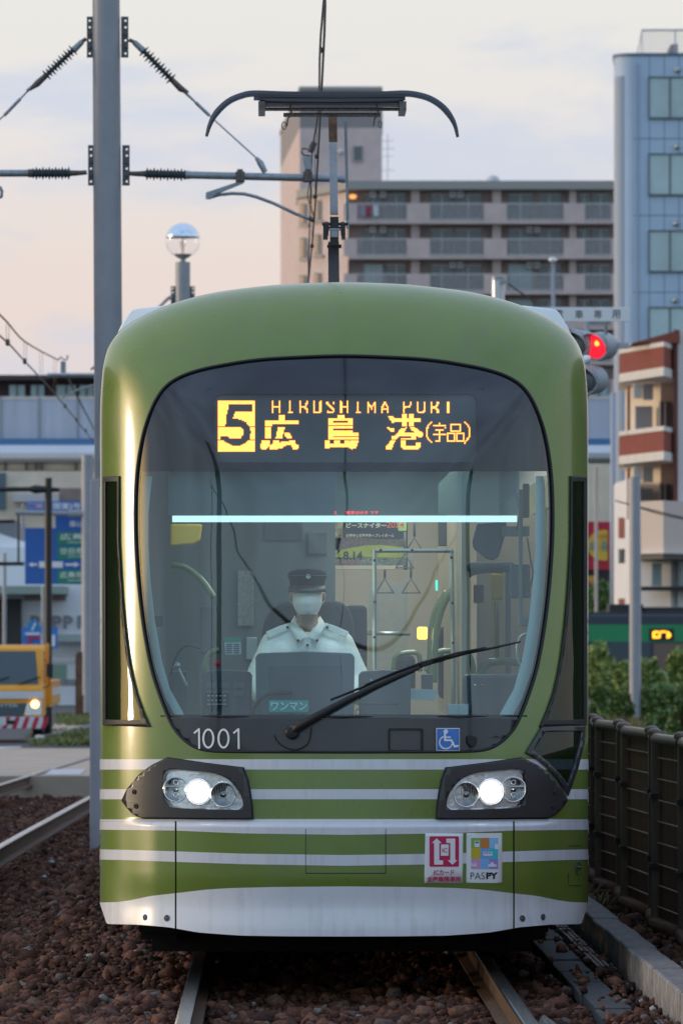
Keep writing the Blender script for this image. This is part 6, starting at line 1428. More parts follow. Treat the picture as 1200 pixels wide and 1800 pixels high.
for y0 in (688, 833):
    w_ = MB(); w_.pbox(1116, 1146, y0 + 26, y0 + 70, 193.5, .3); w_.build('shutter', mat('grey_shutter', (.38, .38, .39), .6), bh)
    w_ = MB(); w_.pbox(1160, 1178, y0 + 18, y0 + 68, 193.2, .3); wn = w_.build('window', M['win'], bh); f_ = MB(); f_.pbox(1167, 1169, y0 + 18, y0 + 68, 193.1, .1); f_.pbox(1158, 1160, y0 + 16, y0 + 70, 193.1, .2); f_.build('frame', M['brickw'], wn)
    w_ = MB(); w_.pbox(1113, 1128, y0 - 13, y0 + 11, 191.5, .5); w_.build('air_conditioner', M['brickw'], bh); w_ = MB(); w_.pbox(1131, 1147, y0 - 13, y0 + 14, 191.5, .5); w_.build('air_conditioner', M['aptroof'], bh)
    w_ = MB(); w_.tube([W(1104, y0 - 10, 192), W(1104, y0 + 80, 192)], .06, 6); w_.build('downpipe', M['brick'], bh)
w_ = MB(); w_.prism([P2(1078, 201), P2(1080, 197), P2(1106, 191.5), P2(1106, 200)], g0, zt(842, 192)); w_.build('front_wall', M['house'], bh)
fw = vplane(1080, 196.8, 1106, 191.3)
for y0, y1, m_ in ((910, 946, 'brick'), (965, 990, 'win'), (1052, 1066, 'brick')):
    w_ = MB(); fbox(w_, fw, 1086, 1096, y0, y1, -.1, 0); w_.build('window', M[m_], bh)
w_ = MB(); w_.prism([P2(1123, 192), P2(1124, 188.3), P2(1165, 187), P2(1215, 189), P2(1215, 196)], zt(970, 188), zt(881, 188)); w_.build('box_balcony', mat('beige_render', (.58, .50, .46), .8), bh)
w_ = MB(); w_.prism([P2(1123, 193), P2(1123, 187.8), P2(1165, 186.6), P2(1218, 188.5), P2(1218, 196)], zt(974, 188), zt(970, 188)); w_.build('box_balcony_edge', M['brickw'], bh)
w_ = MB(); w_.prism([P2(1122, 193), P2(1122, 187.4), P2(1165, 186.2), P2(1218, 188), P2(1218, 196)], zt(984, 188), zt(976, 188)); w_.build('awning', M['dark'], bh)
w_ = MB(); w_.prism([P2(1120, 196), P2(1122, 190.5), P2(1178, 190), P2(1220, 191), P2(1220, 198)], g0, zt(984, 190)); w_.build('lower_wall', M['house'], bh)
for x0, x1 in ((1145, 1162), (1195, 1215)):
    w_ = MB(); w_.pbox(x0, x1, 990, 1030, 189.7, .3); w_.build('window', M['win2'], bh)
w_ = MB(); w_.pbox(1127, 1225, 1031, 1038, 188.8, 1.2); w_.build('canopy', M['dark'], bh)

# elevated viaduct
M['barrier'] = mat('noise_barrier_panel', (.50, .54, .64), .55, noise=.12, nscale=.5, stretch=(8, 1, .3)); M['girderb'] = mat('girder_blue', (.07, .20, .42), .5); M['girderw'] = mat('girder_pale', (.66, .70, .78), .5, noise=.05, nscale=.2)
YV = 305; vd = thing('viaduct', 'elevated viaduct with grey noise barriers and a blue edge, crossing behind everything', 'viaduct', (0, YV, -.6)); sV = YV / F
x = -605; 
while x < 1500:
    if x < 260 or x > 960:
        b_ = MB(); b_.pbox(x + 2, x + 65.5, 702, 771, YV, .12); o = b_.build('barrier_panel', M['barrier'], vd)
        b_ = MB(); b_.pbox(x + 65.5, x + 69.5, 698, 773, YV - .1, .3); b_.build('barrier_post', M['arm'], vd)
    x += 67.5
b_ = MB(); b_.pbox(-605, 1500, 697, 702, YV - .05, .2); b_.build('barrier_rail', M['brickw'], vd)
b_ = MB(); b_.pbox(-605, 1500, 772, 783, YV - .4, .6); b_.build('blue_edge', M['girderb'], vd)
b_ = MB(); pr = [(783, -.5), (797, -.9), (806, -.8), (813, -.3), (815, .6), (815, 12), (783, 12)]; xl, xr = W(-605, 0, YV).x, W(1500, 0, YV).x
n = len(pr); b_.add([(xl, YV + d, zt(y, YV)) for y, d in pr] + [(xr, YV + d, zt(y, YV)) for y, d in pr], [(i, (i + 1) % n, n + (i + 1) % n, n + i) for i in range(n)]); b_.build('girder', M['girderw'], vd, smooth=True, auto=40)
b_ = MB(); b_.pbox(-605, 1500, 815, 826, YV + .2, 11); b_.build('deck_beam', M['cream'], vd)
for x in (8, 45, 62, 72, 132, 600, 700, 1040, 1068): 
    b_ = MB(); b_.pbox(x, x + 4, 814, 832, YV - .1, .3); b_.build('drain_pipe', M['fitting'], vd)
for x in (-180, 190, 760, 1400): b_ = MB(); b_.pbox(x, x + 50, 826, 1165, YV + 3, 3); b_.build('pier', M['cream'], vd)
# buildings at left under and behind the viaduct
bl = thing('beige_building', 'beige building with a dark blue window under the viaduct at left', 'building', (W(50, 0, 302).x, 302, -.6))
b_ = MB(); b_.pbox(-300, 240, 828, 1165, 302, 2); b_.build('wall', M['cream'], bl)
b_ = MB(); b_.pbox(-20, 11, 831, 895, 301.8, .3); w_ = b_.build('window', mat('blue_window', (.07, .13, .17), .2), bl); b_ = MB(); b_.pbox(-20, 11, 858, 862, 301.7, .1); b_.build('frame', M['dark'], w_)
b_ = MB(); b_.pbox(105, 240, 858, 880, 301.6, .4); b_.build('dark_opening', M['aptdark'], bl)
b_ = MB(); b_.pbox(24, 104, 868, 882, 301.0, 1); b_.build('canopy', M['railing'], bl)
mr2 = thing('maroon_building', 'low maroon block with pale windows behind the left noise barrier', 'building', (W(50, 0, 380).x, 380, -.6))
b_ = MB(); b_.pbox(-300, 300, 664, 1165, 380, 12); b_.build('wall', mat('maroon_wall', (.055, .028, .036), .8, noise=.15, nscale=.5), mr2)
b_ = MB(); b_.pbox(-300, 300, 659, 668, 379, 14); b_.build('roof_edge', mat('maroon_roof', (.075, .055, .06), .8), mr2)
b_ = MB(); b_.pbox(83, 300, 656, 662, 378, 5); b_.build('pale_roof_panel', M['bluecol'], mr2)
for x0, x1 in ((17, 44), (55, 78), (100, 134), (140, 165), (-40, -10), (1038, 1066)):
    b_ = MB(); b_.pbox(x0, x1, 677, 699, 379.7, .4); w_ = b_.build('window', M['win2'], mr2); b_ = MB(); b_.pbox((x0 + x1) / 2 - 1, (x0 + x1) / 2 + 1, 677, 699, 379.6, .1); b_.build('frame', M['maroonf'] if 'maroonf' in M else M['dark'], w_)
wb = thing('white_building', 'white walled shop building with grey wall letters behind the blue signs', 'building', (W(50, 0, 225).x, 225, -.6))
M['wbwall'] = mat('pale_blue_white_wall', (.74, .78, .84), .8, noise=.06, nscale=.4)
b_ = MB(); b_.prism([P2(-250, 225), P2(235, 225), P2(235, 240), P2(-250, 240)], g0, zt(962, 225)); b_.build('wall', M['wbwall'], wb)
b_ = MB(); b_.ppoly([(-250, 962), (0, 938), (60, 958), (235, 960), (235, 964), (-250, 966)], 225.5, 12); b_.build('roof', M['wbwall'], wb)
b_ = MB(); b_.pbox(-60, 30, 915, 950, 226, 8); b_.build('louvred_plant_room', mat('louvre_grey', (.18, .19, .21), .6), wb)
b_ = MB(); b_.pbox(-250, 116, 1030, 1044, 222, 3); b_.build('awning', mat('pale_green_awning', (.28, .36, .33), .7), wb)
b_ = MB(); b_.pbox(-60, 38, 1053, 1135, 224.8, .3); b_.build('dark_entrance', mat('dark_entrance', (.05, .055, .06), .6), wb); b_ = MB(); b_.pbox(44, 116, 1045, 1056, 224.8, .3); b_.build('sign_band', M['aptdark'], wb)
for i, x in enumerate((54, 92, 111.5, 136)): text('wall_letter', 'P', x, x + 17, 1082, 1106, flat(224.6), mat('wall_letter_grey', (.22, .23, .27), .7), wb, bold=.06)
b_ = MB(); b_.pbox(85, 235, 1115, 1128, 223.5, 1.6); b_.build('lower_awning', mat('grey_green_awning', (.34, .42, .42), .7), wb)
# signs
def sign(name, pts, Y, m_, label, parent=None):
    s_ = MB(); s_.ppoly(pts, Y, .05); o = s_.build(name, m_, parent)
    if parent is None: tag(o, label, 'sign')
    return o
YS_ = 150
dg_ = mat('sign_grid_blue', (.03, .14, .50), .45)
ds = sign('direction_sign', [(44.5, 928), (98, 928), (98, 898), (200, 898), (200, 1027), (44.5, 1027)], YS_, dg_, 'large blue road direction sign with green place panels and a long arrow')
for y0, y1, t_, t2_ in ((935, 957, '広島', 'HIGASHI'), (960, 983, '廿日市', 'OTAKE'), (1002, 1025, '広島市', 'HIROSHIMA')):
    g_ = MB(); g_.pbox(101, 196, y0, y1, YS_ - .02, .02); g_.build('green_panel', M['signgreen'], ds); text('place_name', t_, 106, 146, y0 + 3, y0 + 14, flat(YS_ - .03), M['signtext'] if 'signtext' in M else M['whitetext'], ds, bold=.02); text('place_name', t2_, 120, 160, y0 + 16, y0 + 20, flat(YS_ - .03), M['whitetext'], ds)
ar_ = MB(); ar_.ppoly([(50, 992.5), (58, 988), (58, 990.5), (66, 990.5), (66, 994.5), (58, 994.5), (58, 997)], YS_ - .03, .02); ar_.ppoly([(115, 990.5), (131, 990.5), (131, 987.5), (141, 992.5), (131, 997.5), (131, 994.5), (115, 994.5)], YS_ - .03, .02); ar_.pbox(69, 111, 987, 998, YS_ - .03, .02); ar_.build('arrow', M['whitetext'], ds)
text('place_name', '福山', 122, 142, 915, 926, flat(YS_ - .03), M['whitetext'], ds, bold=.02)
us = sign('direction_sign', [(48, 881), (146, 881), (146, 897.5), (48, 897.5)], YS_ - .6, mat('sign_blue_pale', (.09, .24, .60), .45), 'narrow blue strip sign with pinkish characters above the big direction sign')
text('place_name', '観音', 50, 76, 884, 894, flat(YS_ - .65), mat('pink_lettering', (.62, .40, .55), .5), us, bold=.04); text('place_name', '国道2号', 94, 142, 884, 895, flat(YS_ - .65), M['whitetext'], us, bold=.02)
p = MB(); p.tube([W(154, 1252, 149), W(154, 800, 149)], 10.5 * 149 / F, 24); p.tube([W(154, 903, 149), W(28, 901, 149)], 4.5 * 149 / F, 10); p.tube([W(148, 903, 149), W(120, 903, 149)], 7.5 * 149 / F, 10); p.tube([W(41, 885, 149), W(41, 930, 149)], 2.5 * 149 / F, 8); p = p.build('sign_gantry_pole', M['pole'], None, smooth=True, auto=40); tag(p, 'grey pole carrying the blue direction signs on a side arm', 'pole')
p = MB(); p.tube([W(85.5, 1262, 135), W(85.5, 840, 135)], 6.4 * 135 / F, 16); p.tube([W(-200, 861, 135), W(52, 860, 135), W(62, 860, 135), W(105, 861, 135)], [4 * 135 / F, 4.5 * 135 / F, 8 * 135 / F, 3.5 * 135 / F], 10); p = p.build('black_post', M['black'], None, smooth=True, auto=40); tag(p, 'black post with a long side arm behind the yellow truck', 'pole')
p = MB(); p.tube([W(-200, 991, 160), W(43, 991, 160)], 3.5 * 160 / F, 10); p.tube([W(33, 900, 160), W(33, 991, 160)], 2 * 160 / F, 8); p.tube([W(-40, 918, 160), W(26, 916, 160)], 3 * 160 / F, 8); p.tube([W(-60, 1260, 160), W(-60, 850, 160)], 6 * 160 / F, 12); p = p.build('bracket_pole', M['black'], None, smooth=True, auto=40); tag(p, 'dark horizontal brackets left of the blue direction sign', 'pole')
p = MB(); p.tube([W(8.5, 1200, 170), W(8.5, 972, 170)], 3.4 * 170 / F, 12); p.build('thin_post', M['pole'], None); tag(bpy.data.objects['thin_post'], 'thin grey post in front of the dark shop entrance', 'pole')
rs = MB(); rs.lathe(W(59.5, 1101, 165), [(0, -.02), (11 * 165 / F, -.02), (11 * 165 / F, .03)], (0, 1, 0), 24); rs = rs.build('round_sign', mat('round_blue', (.04, .26, .58), .45), None); tag(rs, 'small round blue sign above the truck', 'sign')
q = MB(); q.ppoly([(55, 1108), (62, 1094), (64, 1096), (58, 1109)], 164.9, .02); q.build('sign_arrow', M['whitetext'], rs)
p = MB(); p.tube([W(76, 1260, 165), W(76, 1030, 165)], 3 * 165 / F, 10); q = p.build('sign_post', M['arm'], None); tag(q, 'slim pale post between the round sign and the black post', 'pole')
bs_ = sign('notice_board', rect_px(39, 102, 1102, 1140), 200, M['blue'], 'blue board with white and red marks behind the round sign')
q = MB(); q.pbox(50, 72, 1119, 1123, 199.9, .05); q.pbox(50, 54, 1123, 1136, 199.9, .05); q.build('red_mark', M['red'], bs_); q = MB(); q.pbox(90, 97, 1116, 1136, 199.9, .05); q.pbox(45, 70, 1112, 1116, 199.9, .05); q.build('white_mark', M['whitetext'], bs_)
# railings, wooden post, far green fence
fg = thing('site_fence', 'pale railing and green hoarding beyond the truck', 'fence', tuple(W(115, 1190, 180)))
q = MB(); q.pbox(90, 118, 1168, 1196, 181, .2); q.build('green_hoarding', mat('hoarding_green', (.06, .22, .12), .7), fg); q = MB(); q.pbox(85, 240, 1194, 1206, 178, .5); q.build('low_wall', M['concrete'], fg)
q = MB()
for x in range(90, 136, 5): q.pbox(x, x + 1, 1160, 1195, 179, .08)
q.pbox(88, 136, 1158, 1161, 179, .1); q.pbox(88, 136, 1163, 1168, 179.2, .1); q.build('railing', M['railing'], fg)
q = MB(); q.pbox(136, 145, 1146, 1256, 138, .3); q.pbox(133, 137, 1150, 1256, 138.1, .3); q.pbox(144, 147, 1222, 1256, 137.8, .2); q = q.build('timber_post', mat('rusty_timber', (.15, .085, .055), .85, noise=.3, nscale=4), None); tag(q, 'rusty brown post beside the tall grey sign pole', 'post')

# red and yellow shop sign at right with poles
sr = sign('shop_sign', rect_px(1000, 1071, 917, 1001), 230, mat('sign_red', (.50, .012, .04), .5), 'red shop sign with a yellow oval beside the tram flank')
q = MB(); q.add([W(1061 + 30 * math.cos(a), 958.5 + 27 * math.sin(a), 229.9) for a in [math.pi * i / 16 + math.pi * .5 for i in range(0, 33)] if W(1061 + 30 * math.cos(a), 0, 230).x < W(1070.5, 0, 230).x], []); k_ = len(q.v); q.f = [tuple(range(k_))]; q.mi = [0]; q.build('yellow_oval', mat('sign_yellow', (.70, .46, .05), .5), sr)
text('sign_lettering', 'ま', 1036, 1050, 951, 967, flat(229.8), mat('sign_slate', (.18, .25, .28), .5), sr, bold=.04); text('sign_lettering', 'る', 1055, 1067, 951, 967, flat(229.8), mat('sign_slate2', (.18, .25, .28), .5), sr, bold=.04); text('sign_lettering', 'やき', 1042, 1066, 938, 947, flat(229.8), mat('sign_orange', (.62, .2, .03), .5), sr, bold=.03)
s2 = sign('shop_sign', rect_px(1005, 1044, 1012, 1044), 229, mat('sign_yellow2', (.55, .30, .04), .5), 'small yellow and red sign below the red shop sign')
q = MB(); q.pbox(1033, 1042, 1022, 1036, 228.9, .05); q.build('red_mark', M['red'], s2)
sh_ = MB(); sh_.pbox(960, 1074, 1001, 1060, 231, 6); sh_ = sh_.build('shop_building', mat('shop_dark', (.035, .04, .045), .7), None); tag(sh_, 'dark low shop front below the red sign', 'building')
q = MB(); q.pbox(960, 1072, 815, 917, 240, 5); q = q.build('pale_wall', M['cream'], None); tag(q, 'pale wall above the red shop sign, under the viaduct', 'wall')
q = MB(); q.tube([W(1047, 1190, 200), W(1047, 820, 200)], 3 * 200 / F, 10); q = q.build('thin_pole', M['pole'], None); tag(q, 'thin grey pole in front of the red shop sign', 'pole')
pl_ = mat('blue_white_post', (.35, .40, .50), .5)
q = MB(); q.tube([W(1076, 1195, 210), W(1077, 690, 210)], 5 * 210 / F, 12); q = q.build('pale_column', pl_, None, smooth=True); tag(q, 'pale blue grey column at the foot of the office building', 'pole')
# ------------------------------------------------------------------ road, crossing, grass
M['asphalt'] = mat('asphalt_grey', (.055, .06, .07), .8, noise=.2, nscale=3, bump=.2, bscale=60)
M['deck'] = mat('crossing_concrete', (.46, .38, .30), .85, noise=.15, nscale=1.2, bump=.2, bscale=20)
M['mark'] = mat('road_paint_white', (.55, .56, .58), .7, noise=.12, nscale=6)
def gs(dz): return lambda x, y: gz(y) + dz
sheet('road', -60, -1.2, 100, 330, 40, 60, gs(-.05), M['asphalt'])
sheet('forecourt', -60, -5.5, 40, 100.2, 30, 20, gs(-.09), M['asphalt'])
dk = MB(); YC0, YC1 = 74.6, 102.0
dk.prism([(-5.6, YC0), (1.9, YC0), (1.9, YC1), (-5.6, YC1)], -.5, [gz(YC0) - .012, gz(YC0) - .012, gz(YC1) - .012, gz(YC1) - .012])
o = dk.build('crossing_deck', M['deck'], None); o['kind'] = 'structure'
for dx in (-1.5, 0):
    q = MB()
    for y in (75, 79, 83, 87, 91, 95): 
        a, b = t2(y) + dx + .09, t2(y + 4) + dx + .09; q.add([(a, y, gz(y) - .008), (a + .07, y, gz(y) - .008), (b + .07, y + 4, gz(y + 4) - .008), (b, y + 4, gz(y + 4) - .008)], [(0, 1, 2, 3)])
    o = q.build('flangeway', M['rubber'], None); o['kind'] = 'structure'
def ground_px(px, py, dz=0.0):
    Y = 70.0
    for _ in range(30): Y = (CZ - gz(Y) - dz) * F / (py - CY)
    return W(px, py, Y)
def ground_quad(name, pts, dz, m_):
    q = MB(); q.add([ground_px(x, y, dz) for x, y in pts], [tuple(range(len(pts)))]); o = q.build(name, m_, None); o['kind'] = 'structure'; return o
ground_quad('crossing_marking', [(78, 1362), (140, 1362), (151, 1352), (92, 1352)], -.006, M['mark'])
ground_quad('road_marking', [(-20, 1316), (40, 1314), (36, 1312), (-20, 1313)], -.04, M['mark']); ground_quad('road_marking', [(-20, 1333), (5, 1326), (2, 1322), (-20, 1324)], -.04, M['mark'])
ground_quad('road_marking', [(112, 1240), (134, 1236), (132, 1231), (112, 1234)], -.04, M['mark'])
ground_quad('pavement', [(85, 1292), (160, 1275), (160, 1264), (98, 1270)], -.02, M['deck'])
# island kerb and grass
q = MB(); a_ = ground_px(55, 1306); b_ = ground_px(175, 1277); q.tube([a_ + Vector((0, 0, .02)), ground_px(95, 1295) + Vector((0, 0, .04)), b_ + Vector((0, 0, .05))], .07, 6); q = q.build('island_kerb', M['concrete'], None, smooth=True, auto=40); tag(q, 'low concrete kerb of the grassy island behind the crossing', 'kerb')
q = MB(); q.obox(ground_px(70, 1305) + Vector((0, 0, .06)), (.09, 0, 0), (0, .12, 0), (0, 0, .09)); q = q.build('marker_block', M['brickw'], None, bevel=.03); tag(q, 'small pale concrete block at the corner of the grass island', 'block')
M['grassg'] = mat('island_grass_blade', (.13, .16, .04), .8, noise=.35, nscale=1.5)
tufts('grass', [ground_px(random.uniform(60, 172), random.uniform(1285, 1311)) for _ in range(260)] + [ground_px(random.uniform(98, 172), random.uniform(1256, 1276)) for _ in range(160)], .11, M['grassg'], 'rough green and yellow grass on the island left of the tram', n=12, sp=.3, wd=.012)
# ------------------------------------------------------------------ truck
YT = 113.0; gT = gz(YT) - .05
M['tyel'] = mat('truck_yellow_paint', (.88, .38, .015), .35, coat=.4); M['twh'] = mat('truck_white', (.68, .70, .74), .4, coat=.3); M['tdark'] = mat('truck_dark_glass', (.07, .10, .12), .12, coat=.4); M['tyre'] = mat('tyre_rubber', (.015, .015, .016), .8)
xc = W(4, 0, YT).x; hw = .86; x0, x1 = xc - hw, xc + hw
tk = thing('truck', 'yellow flatbed truck with white stripe and red and white striped bumper, headlight lit', 'truck', (xc, YT, gT))
zb = lambda py: zt(py, YT)
c = MB(); side = [(YT, zb(1262)), (YT - .02, zb(1212)), (YT + .05, zb(1204)), (YT + .35, zb(1140)), (YT + .45, zb(1134)), (YT + 1.6, zb(1133)), (YT + 1.6, zb(1262))]
c.add([(x0, y, z) for y, z in side] + [(x1, y, z) for y, z in side], [tuple(range(7)), tuple(range(13, 6, -1))] + [(i, (i + 1) % 7, 7 + (i + 1) % 7, 7 + i) for i in range(7)]); cab = c.build('cab', M['tyel'], tk, bevel=.05)
def slope(t): return YT + .05 + .30 * t - .012, zb(1204) + (zb(1140) - zb(1204)) * t
w_ = MB(); (ya, za), (yb_, zb_) = slope(.02), slope(.93); w_.add([(x0 + .08, ya, za), (x1 - .10, ya, za), (x1 - .17, yb_, zb_), (x0 + .15, yb_, zb_)], [(0, 1, 2, 3)]); wn = w_.build('windscreen', M['tdark'], cab)
w_ = MB()
for dx in (-.3, .35): w_.tube([(xc + dx, ya - .03, za), (xc + dx + .45, ya + .02, za + .16)], .012, 5)
w_.build('wiper', M['black'], cab)
w_ = MB(); w_.box(x0 - .004, x1 + .004, YT - .045, YT + .3, zb(1228), zb(1215)); w_.build('white_stripe', M['twh'], cab)
w_ = MB(); w_.ppoly([(-55, 1236), (48, 1236), (40, 1259), (-48, 1259)], YT - .06, .05); gr_ = w_.build('grille', M['tdark'], cab, bevel=.01)
text('grille_lettering', 'CANTER', -26, 33, 1237, 1243, flat(YT - .065), M['alu'], gr_, bold=.02)
for s_ in (-1, 1):
    cx_ = 4 + s_ * 56; w_ = MB(); w_.ppoly([(cx_ - s_ * 17, 1258), (cx_ - s_ * 12, 1236), (cx_ + s_ * 14, 1230), (cx_ + s_ * 14, 1257)], YT - .05, .08); hl_ = w_.build('headlight', M['chrome'], cab, bevel=.02)
    w_ = MB(); w_.lathe(W(4 + s_ * 58, 1238, YT - .07), [(0, -.02), (.07, -.01), (.085, .02)], (0, 1, 0), 18); w_.build('lit_lamp', emit_mat('truck_headlamp_light', (1.0, .62, .22), 4.0), hl_, smooth=True)
w_ = MB(); w_.box(x0 - .02, x1 + .0, YT - .12, YT + .1, zb(1281), zb(1260)); bp_ = w_.build('bumper', M['twh'], tk, bevel=.015)
for k in range(9):
    xx = -64 + k * 17; w_ = MB(); w_.ppoly([(xx, 1280.5), (xx + 8, 1280.5), (xx + 15, 1260.5), (xx + 7, 1260.5)], YT - .126, .005); w_.build('red_stripe', M['red'], bp_)
w_ = MB(); w_.ppoly([(-9, 1261), (11, 1261), (11, 1275), (-9, 1275)], YT - .14, .01); w_.build('number_plate', M['twh'], bp_)
w_ = MB(); w_.ppoly([(13, 1266), (27, 1266), (27, 1273), (13, 1273)], YT - .14, .01); w_.build('fog_lamp', M['black'], bp_)
w_ = MB(); w_.box(x1 - .002, x1 + .004, YT + .35, YT + 1.2, zb(1200), zb(1145)); w_.build('side_window', M['tdark'], cab)
for s_ in (-1, 1):
    w_ = MB(); xx = xc + s_ * (hw + .14); w_.box(xx - .07, xx + .07, YT - .02, YT + .06, zb(1190), zb(1166)); mi_ = w_.build('mirror', M['black'], tk, bevel=.02); w_ = MB(); w_.tube([(xc + s_ * hw, YT + .2, zb(1160)), (xx, YT, zb(1164)), (xx, YT, zb(1205)), (xc + s_ * hw, YT + .1, zb(1210))], .012, 5); w_.build('mirror_arm', M['black'], mi_)
w_ = MB(); w_.box(x0 - .12, x0 - .07, YT + 1.75, YT + 6.2, zb(1240), zb(1197)); w_.box(x1 + .07, x1 + .12, YT + 1.75, YT + 6.2, zb(1240), zb(1197)); w_.box(x0 - .07, x1 + .07, YT + 1.75, YT + 6.2, zb(1245), zb(1240)); w_.box(x0 - .12, x1 + .12, YT + 6.2, YT + 6.25, zb(1240), zb(1197)); w_.box(x0 - .07, x1 + .07, YT + 1.7, YT + 1.76, zb(1240), zb(1180)); bd_ = w_.build('flatbed', M['tyel'], tk, bevel=.01)
w_ = MB(); w_.box(x1 + .12, x1 + .124, YT + 1.8, YT + 6.15, zb(1224), zb(1210)); w_.build('bed_stripe', M['twh'], bd_)
w_ = MB(); w_.box(x1 - .02, x1 + .06, YT + 1.66, YT + 1.74, zb(1240), zb(1131)); w_.build('headboard_post', M['tyel'], bd_)
w_ = MB(); w_.box(x0 + .15, x1 - .15, YT + .1, YT + 5.1, gT + .35, zb(1245)); w_.box(x1 - .25, x1 + .02, YT + 1.7, YT + 2.4, gT + .35, zb(1246)); w_.build('chassis', M['underblack'], tk)
for y in (YT + .75, YT + 4.6):
    for s_ in (-1, 1):
        w_ = MB(); r = .34; w_.lathe((xc + s_ * (hw - .12) - .11, y, gT + r), [(.17, .02), (.30, 0), (r, .03), (r, .19), (.30, .22), (.17, .20)], (1, 0, 0), 24); wl = w_.build('wheel', M['tyre'], tk, smooth=True, auto=40)
        w_ = MB(); w_.lathe((xc + s_ * (hw - .12) - .07, y, gT + r), [(0, 0), (.17, 0), (.17, .14), (0, .14)], (1, 0, 0), 18); w_.build('rim', M['twh'], wl)
# ------------------------------------------------------------------ second tram, far right
YR = 176; tr2 = thing('distant_tram', 'dark tram with a bright green band and amber side display passing behind the bushes', 'tram', (W(1150, 0, YR).x, YR, gz(YR)))
q = MB(); q.pbox(1010, 1420, 1080, 1215, YR, 2.4); q.build('body', mat('dark_blue_green_paint', (.03, .045, .07), .4, coat=.3), tr2, bevel=.06)
q = MB(); q.pbox(1008, 1422, 1098, 1128, YR - .01, .02); q.build('green_band', mat('bright_green_band', (.01, .25, .10), .4, coat=.3), tr2)
q = MB(); q.pbox(1015, 1415, 1076, 1083, YR + .1, 2.2); q.pbox(1070, 1130, 1062, 1077, YR + .5, 1.5); q.pbox(1133, 1415, 1067, 1077, YR + .5, 1.5); q.build('roof_equipment', M['dark'], tr2, bevel=.03)
q = MB(); q.pbox(1072, 1142, 1128, 1196, YR - .02, .05); q.build('door', M['tdark'], tr2)
q = MB(); q.pbox(1148, 1230, 1131, 1182, YR - .02, .05); q.build('window', mat('warm_window', (.16, .11, .085), .3), tr2)
q = MB(); q.pbox(1140, 1184, 1105, 1126, YR - .03, .04); dp = q.build('side_display', M['black'], tr2)
q = MB()
for x0_, x1_, y0_, y1_ in ((1146, 1150, 1110, 1122), (1150, 1156, 1109, 1113), (1150, 1158, 1118, 1122), (1157, 1160, 1110, 1121), (1160, 1170, 1109, 1112), (1171, 1175, 1110, 1122), (1175, 1178, 1113, 1120)): q.pbox(x0_, x1_, y0_, y1_, YR - .05, .02)
q.build('lit_digits', emit_mat('amber_side_display', (1.0, .42, .02), 2.6), dp)
for x in (1040, 1250, 1380):
    q = MB(); q.lathe(W(x, 1212, YR + .2), [(0, 0), (.33, 0), (.33, .12), (0, .12)], (0, 1, 0), 20); q.build('wheel', M['rust'], tr2)
lw = MB(); lw.pbox(1115, 1330, 1183, 1250, 165, .4); lw = lw.build('low_white_wall', M['house'], None, bevel=.02); tag(lw, 'low white wall between the bushes and the distant tram', 'wall')
# ------------------------------------------------------------------ bushes
def leafmat(name, a, b, c):
    m = bpy.data.materials.new(name); m.use_nodes = True; t = m.node_tree; bs = t.nodes['Principled BSDF']; bs.inputs['Roughness'].default_value = .6
    at = t.nodes.new('ShaderNodeAttribute'); at.attribute_name = 'tone'; r = t.nodes.new('ShaderNodeValToRGB'); t.links.new(at.outputs['Fac'], r.inputs[0]); e = r.color_ramp.elements; e[0].color = (*a, 1); e[1].color = (*c, 1); q = e.new(.5); q.color = (*b, 1); t.links.new(r.outputs[0], bs.inputs['Base Color']); return m
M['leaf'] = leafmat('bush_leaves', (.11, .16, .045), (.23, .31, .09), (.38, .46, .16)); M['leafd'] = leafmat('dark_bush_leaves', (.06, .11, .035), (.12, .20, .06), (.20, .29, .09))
def foliage(name, clumps, n, size, m_, parent):
    vs = np.zeros((n * 4, 3)); tone = np.zeros(n * 4); cl = np.array([[*c[0], *c[1]] for c in clumps]); vol = cl[:, 3] * cl[:, 4] * cl[:, 5]; idx = RNG.choice(len(clumps), n, p=vol / vol.sum())
    d = RNG.normal(size=(n, 3)); d /= np.linalg.norm(d, axis=1)[:, None]; rad = RNG.uniform(.35, 1.08, n) ** .6
    c = cl[idx, :3] + d * rad[:, None] * cl[idx, 3:]
    u = RNG.normal(size=(n, 3)); u /= np.linalg.norm(u, axis=1)[:, None]; v = np.cross(u, RNG.normal(size=(n, 3))); v /= np.linalg.norm(v, axis=1)[:, None]; s = size * RNG.uniform(.6, 1.5, n)[:, None]
    P = np.stack([c - u * s, c + v * s * .5, c + u * s, c - v * s * .5], 1).reshape(-1, 3)
    ctone = RNG.uniform(-.22, .22, len(clumps))[idx]; tn = np.clip(.45 + ctone + RNG.normal(0, .2, n), 0, 1)
    me = bpy.data.meshes.new(name); me.vertices.add(n * 4); me.vertices.foreach_set('co', P.reshape(-1).astype(np.float32)); me.loops.add(n * 4); me.loops.foreach_set('vertex_index', np.arange(n * 4, dtype=np.int32)); me.polygons.add(n); me.polygons.foreach_set('loop_start', np.arange(n, dtype=np.int32) * 4); me.update(calc_edges=True)
    at = me.attributes.new('tone', 'FLOAT', 'POINT'); at.data.foreach_set('value', np.repeat(tn, 4).astype(np.float32)); me.materials.append(m_); o = bpy.data.objects.new(name, me); link(o, parent); return o
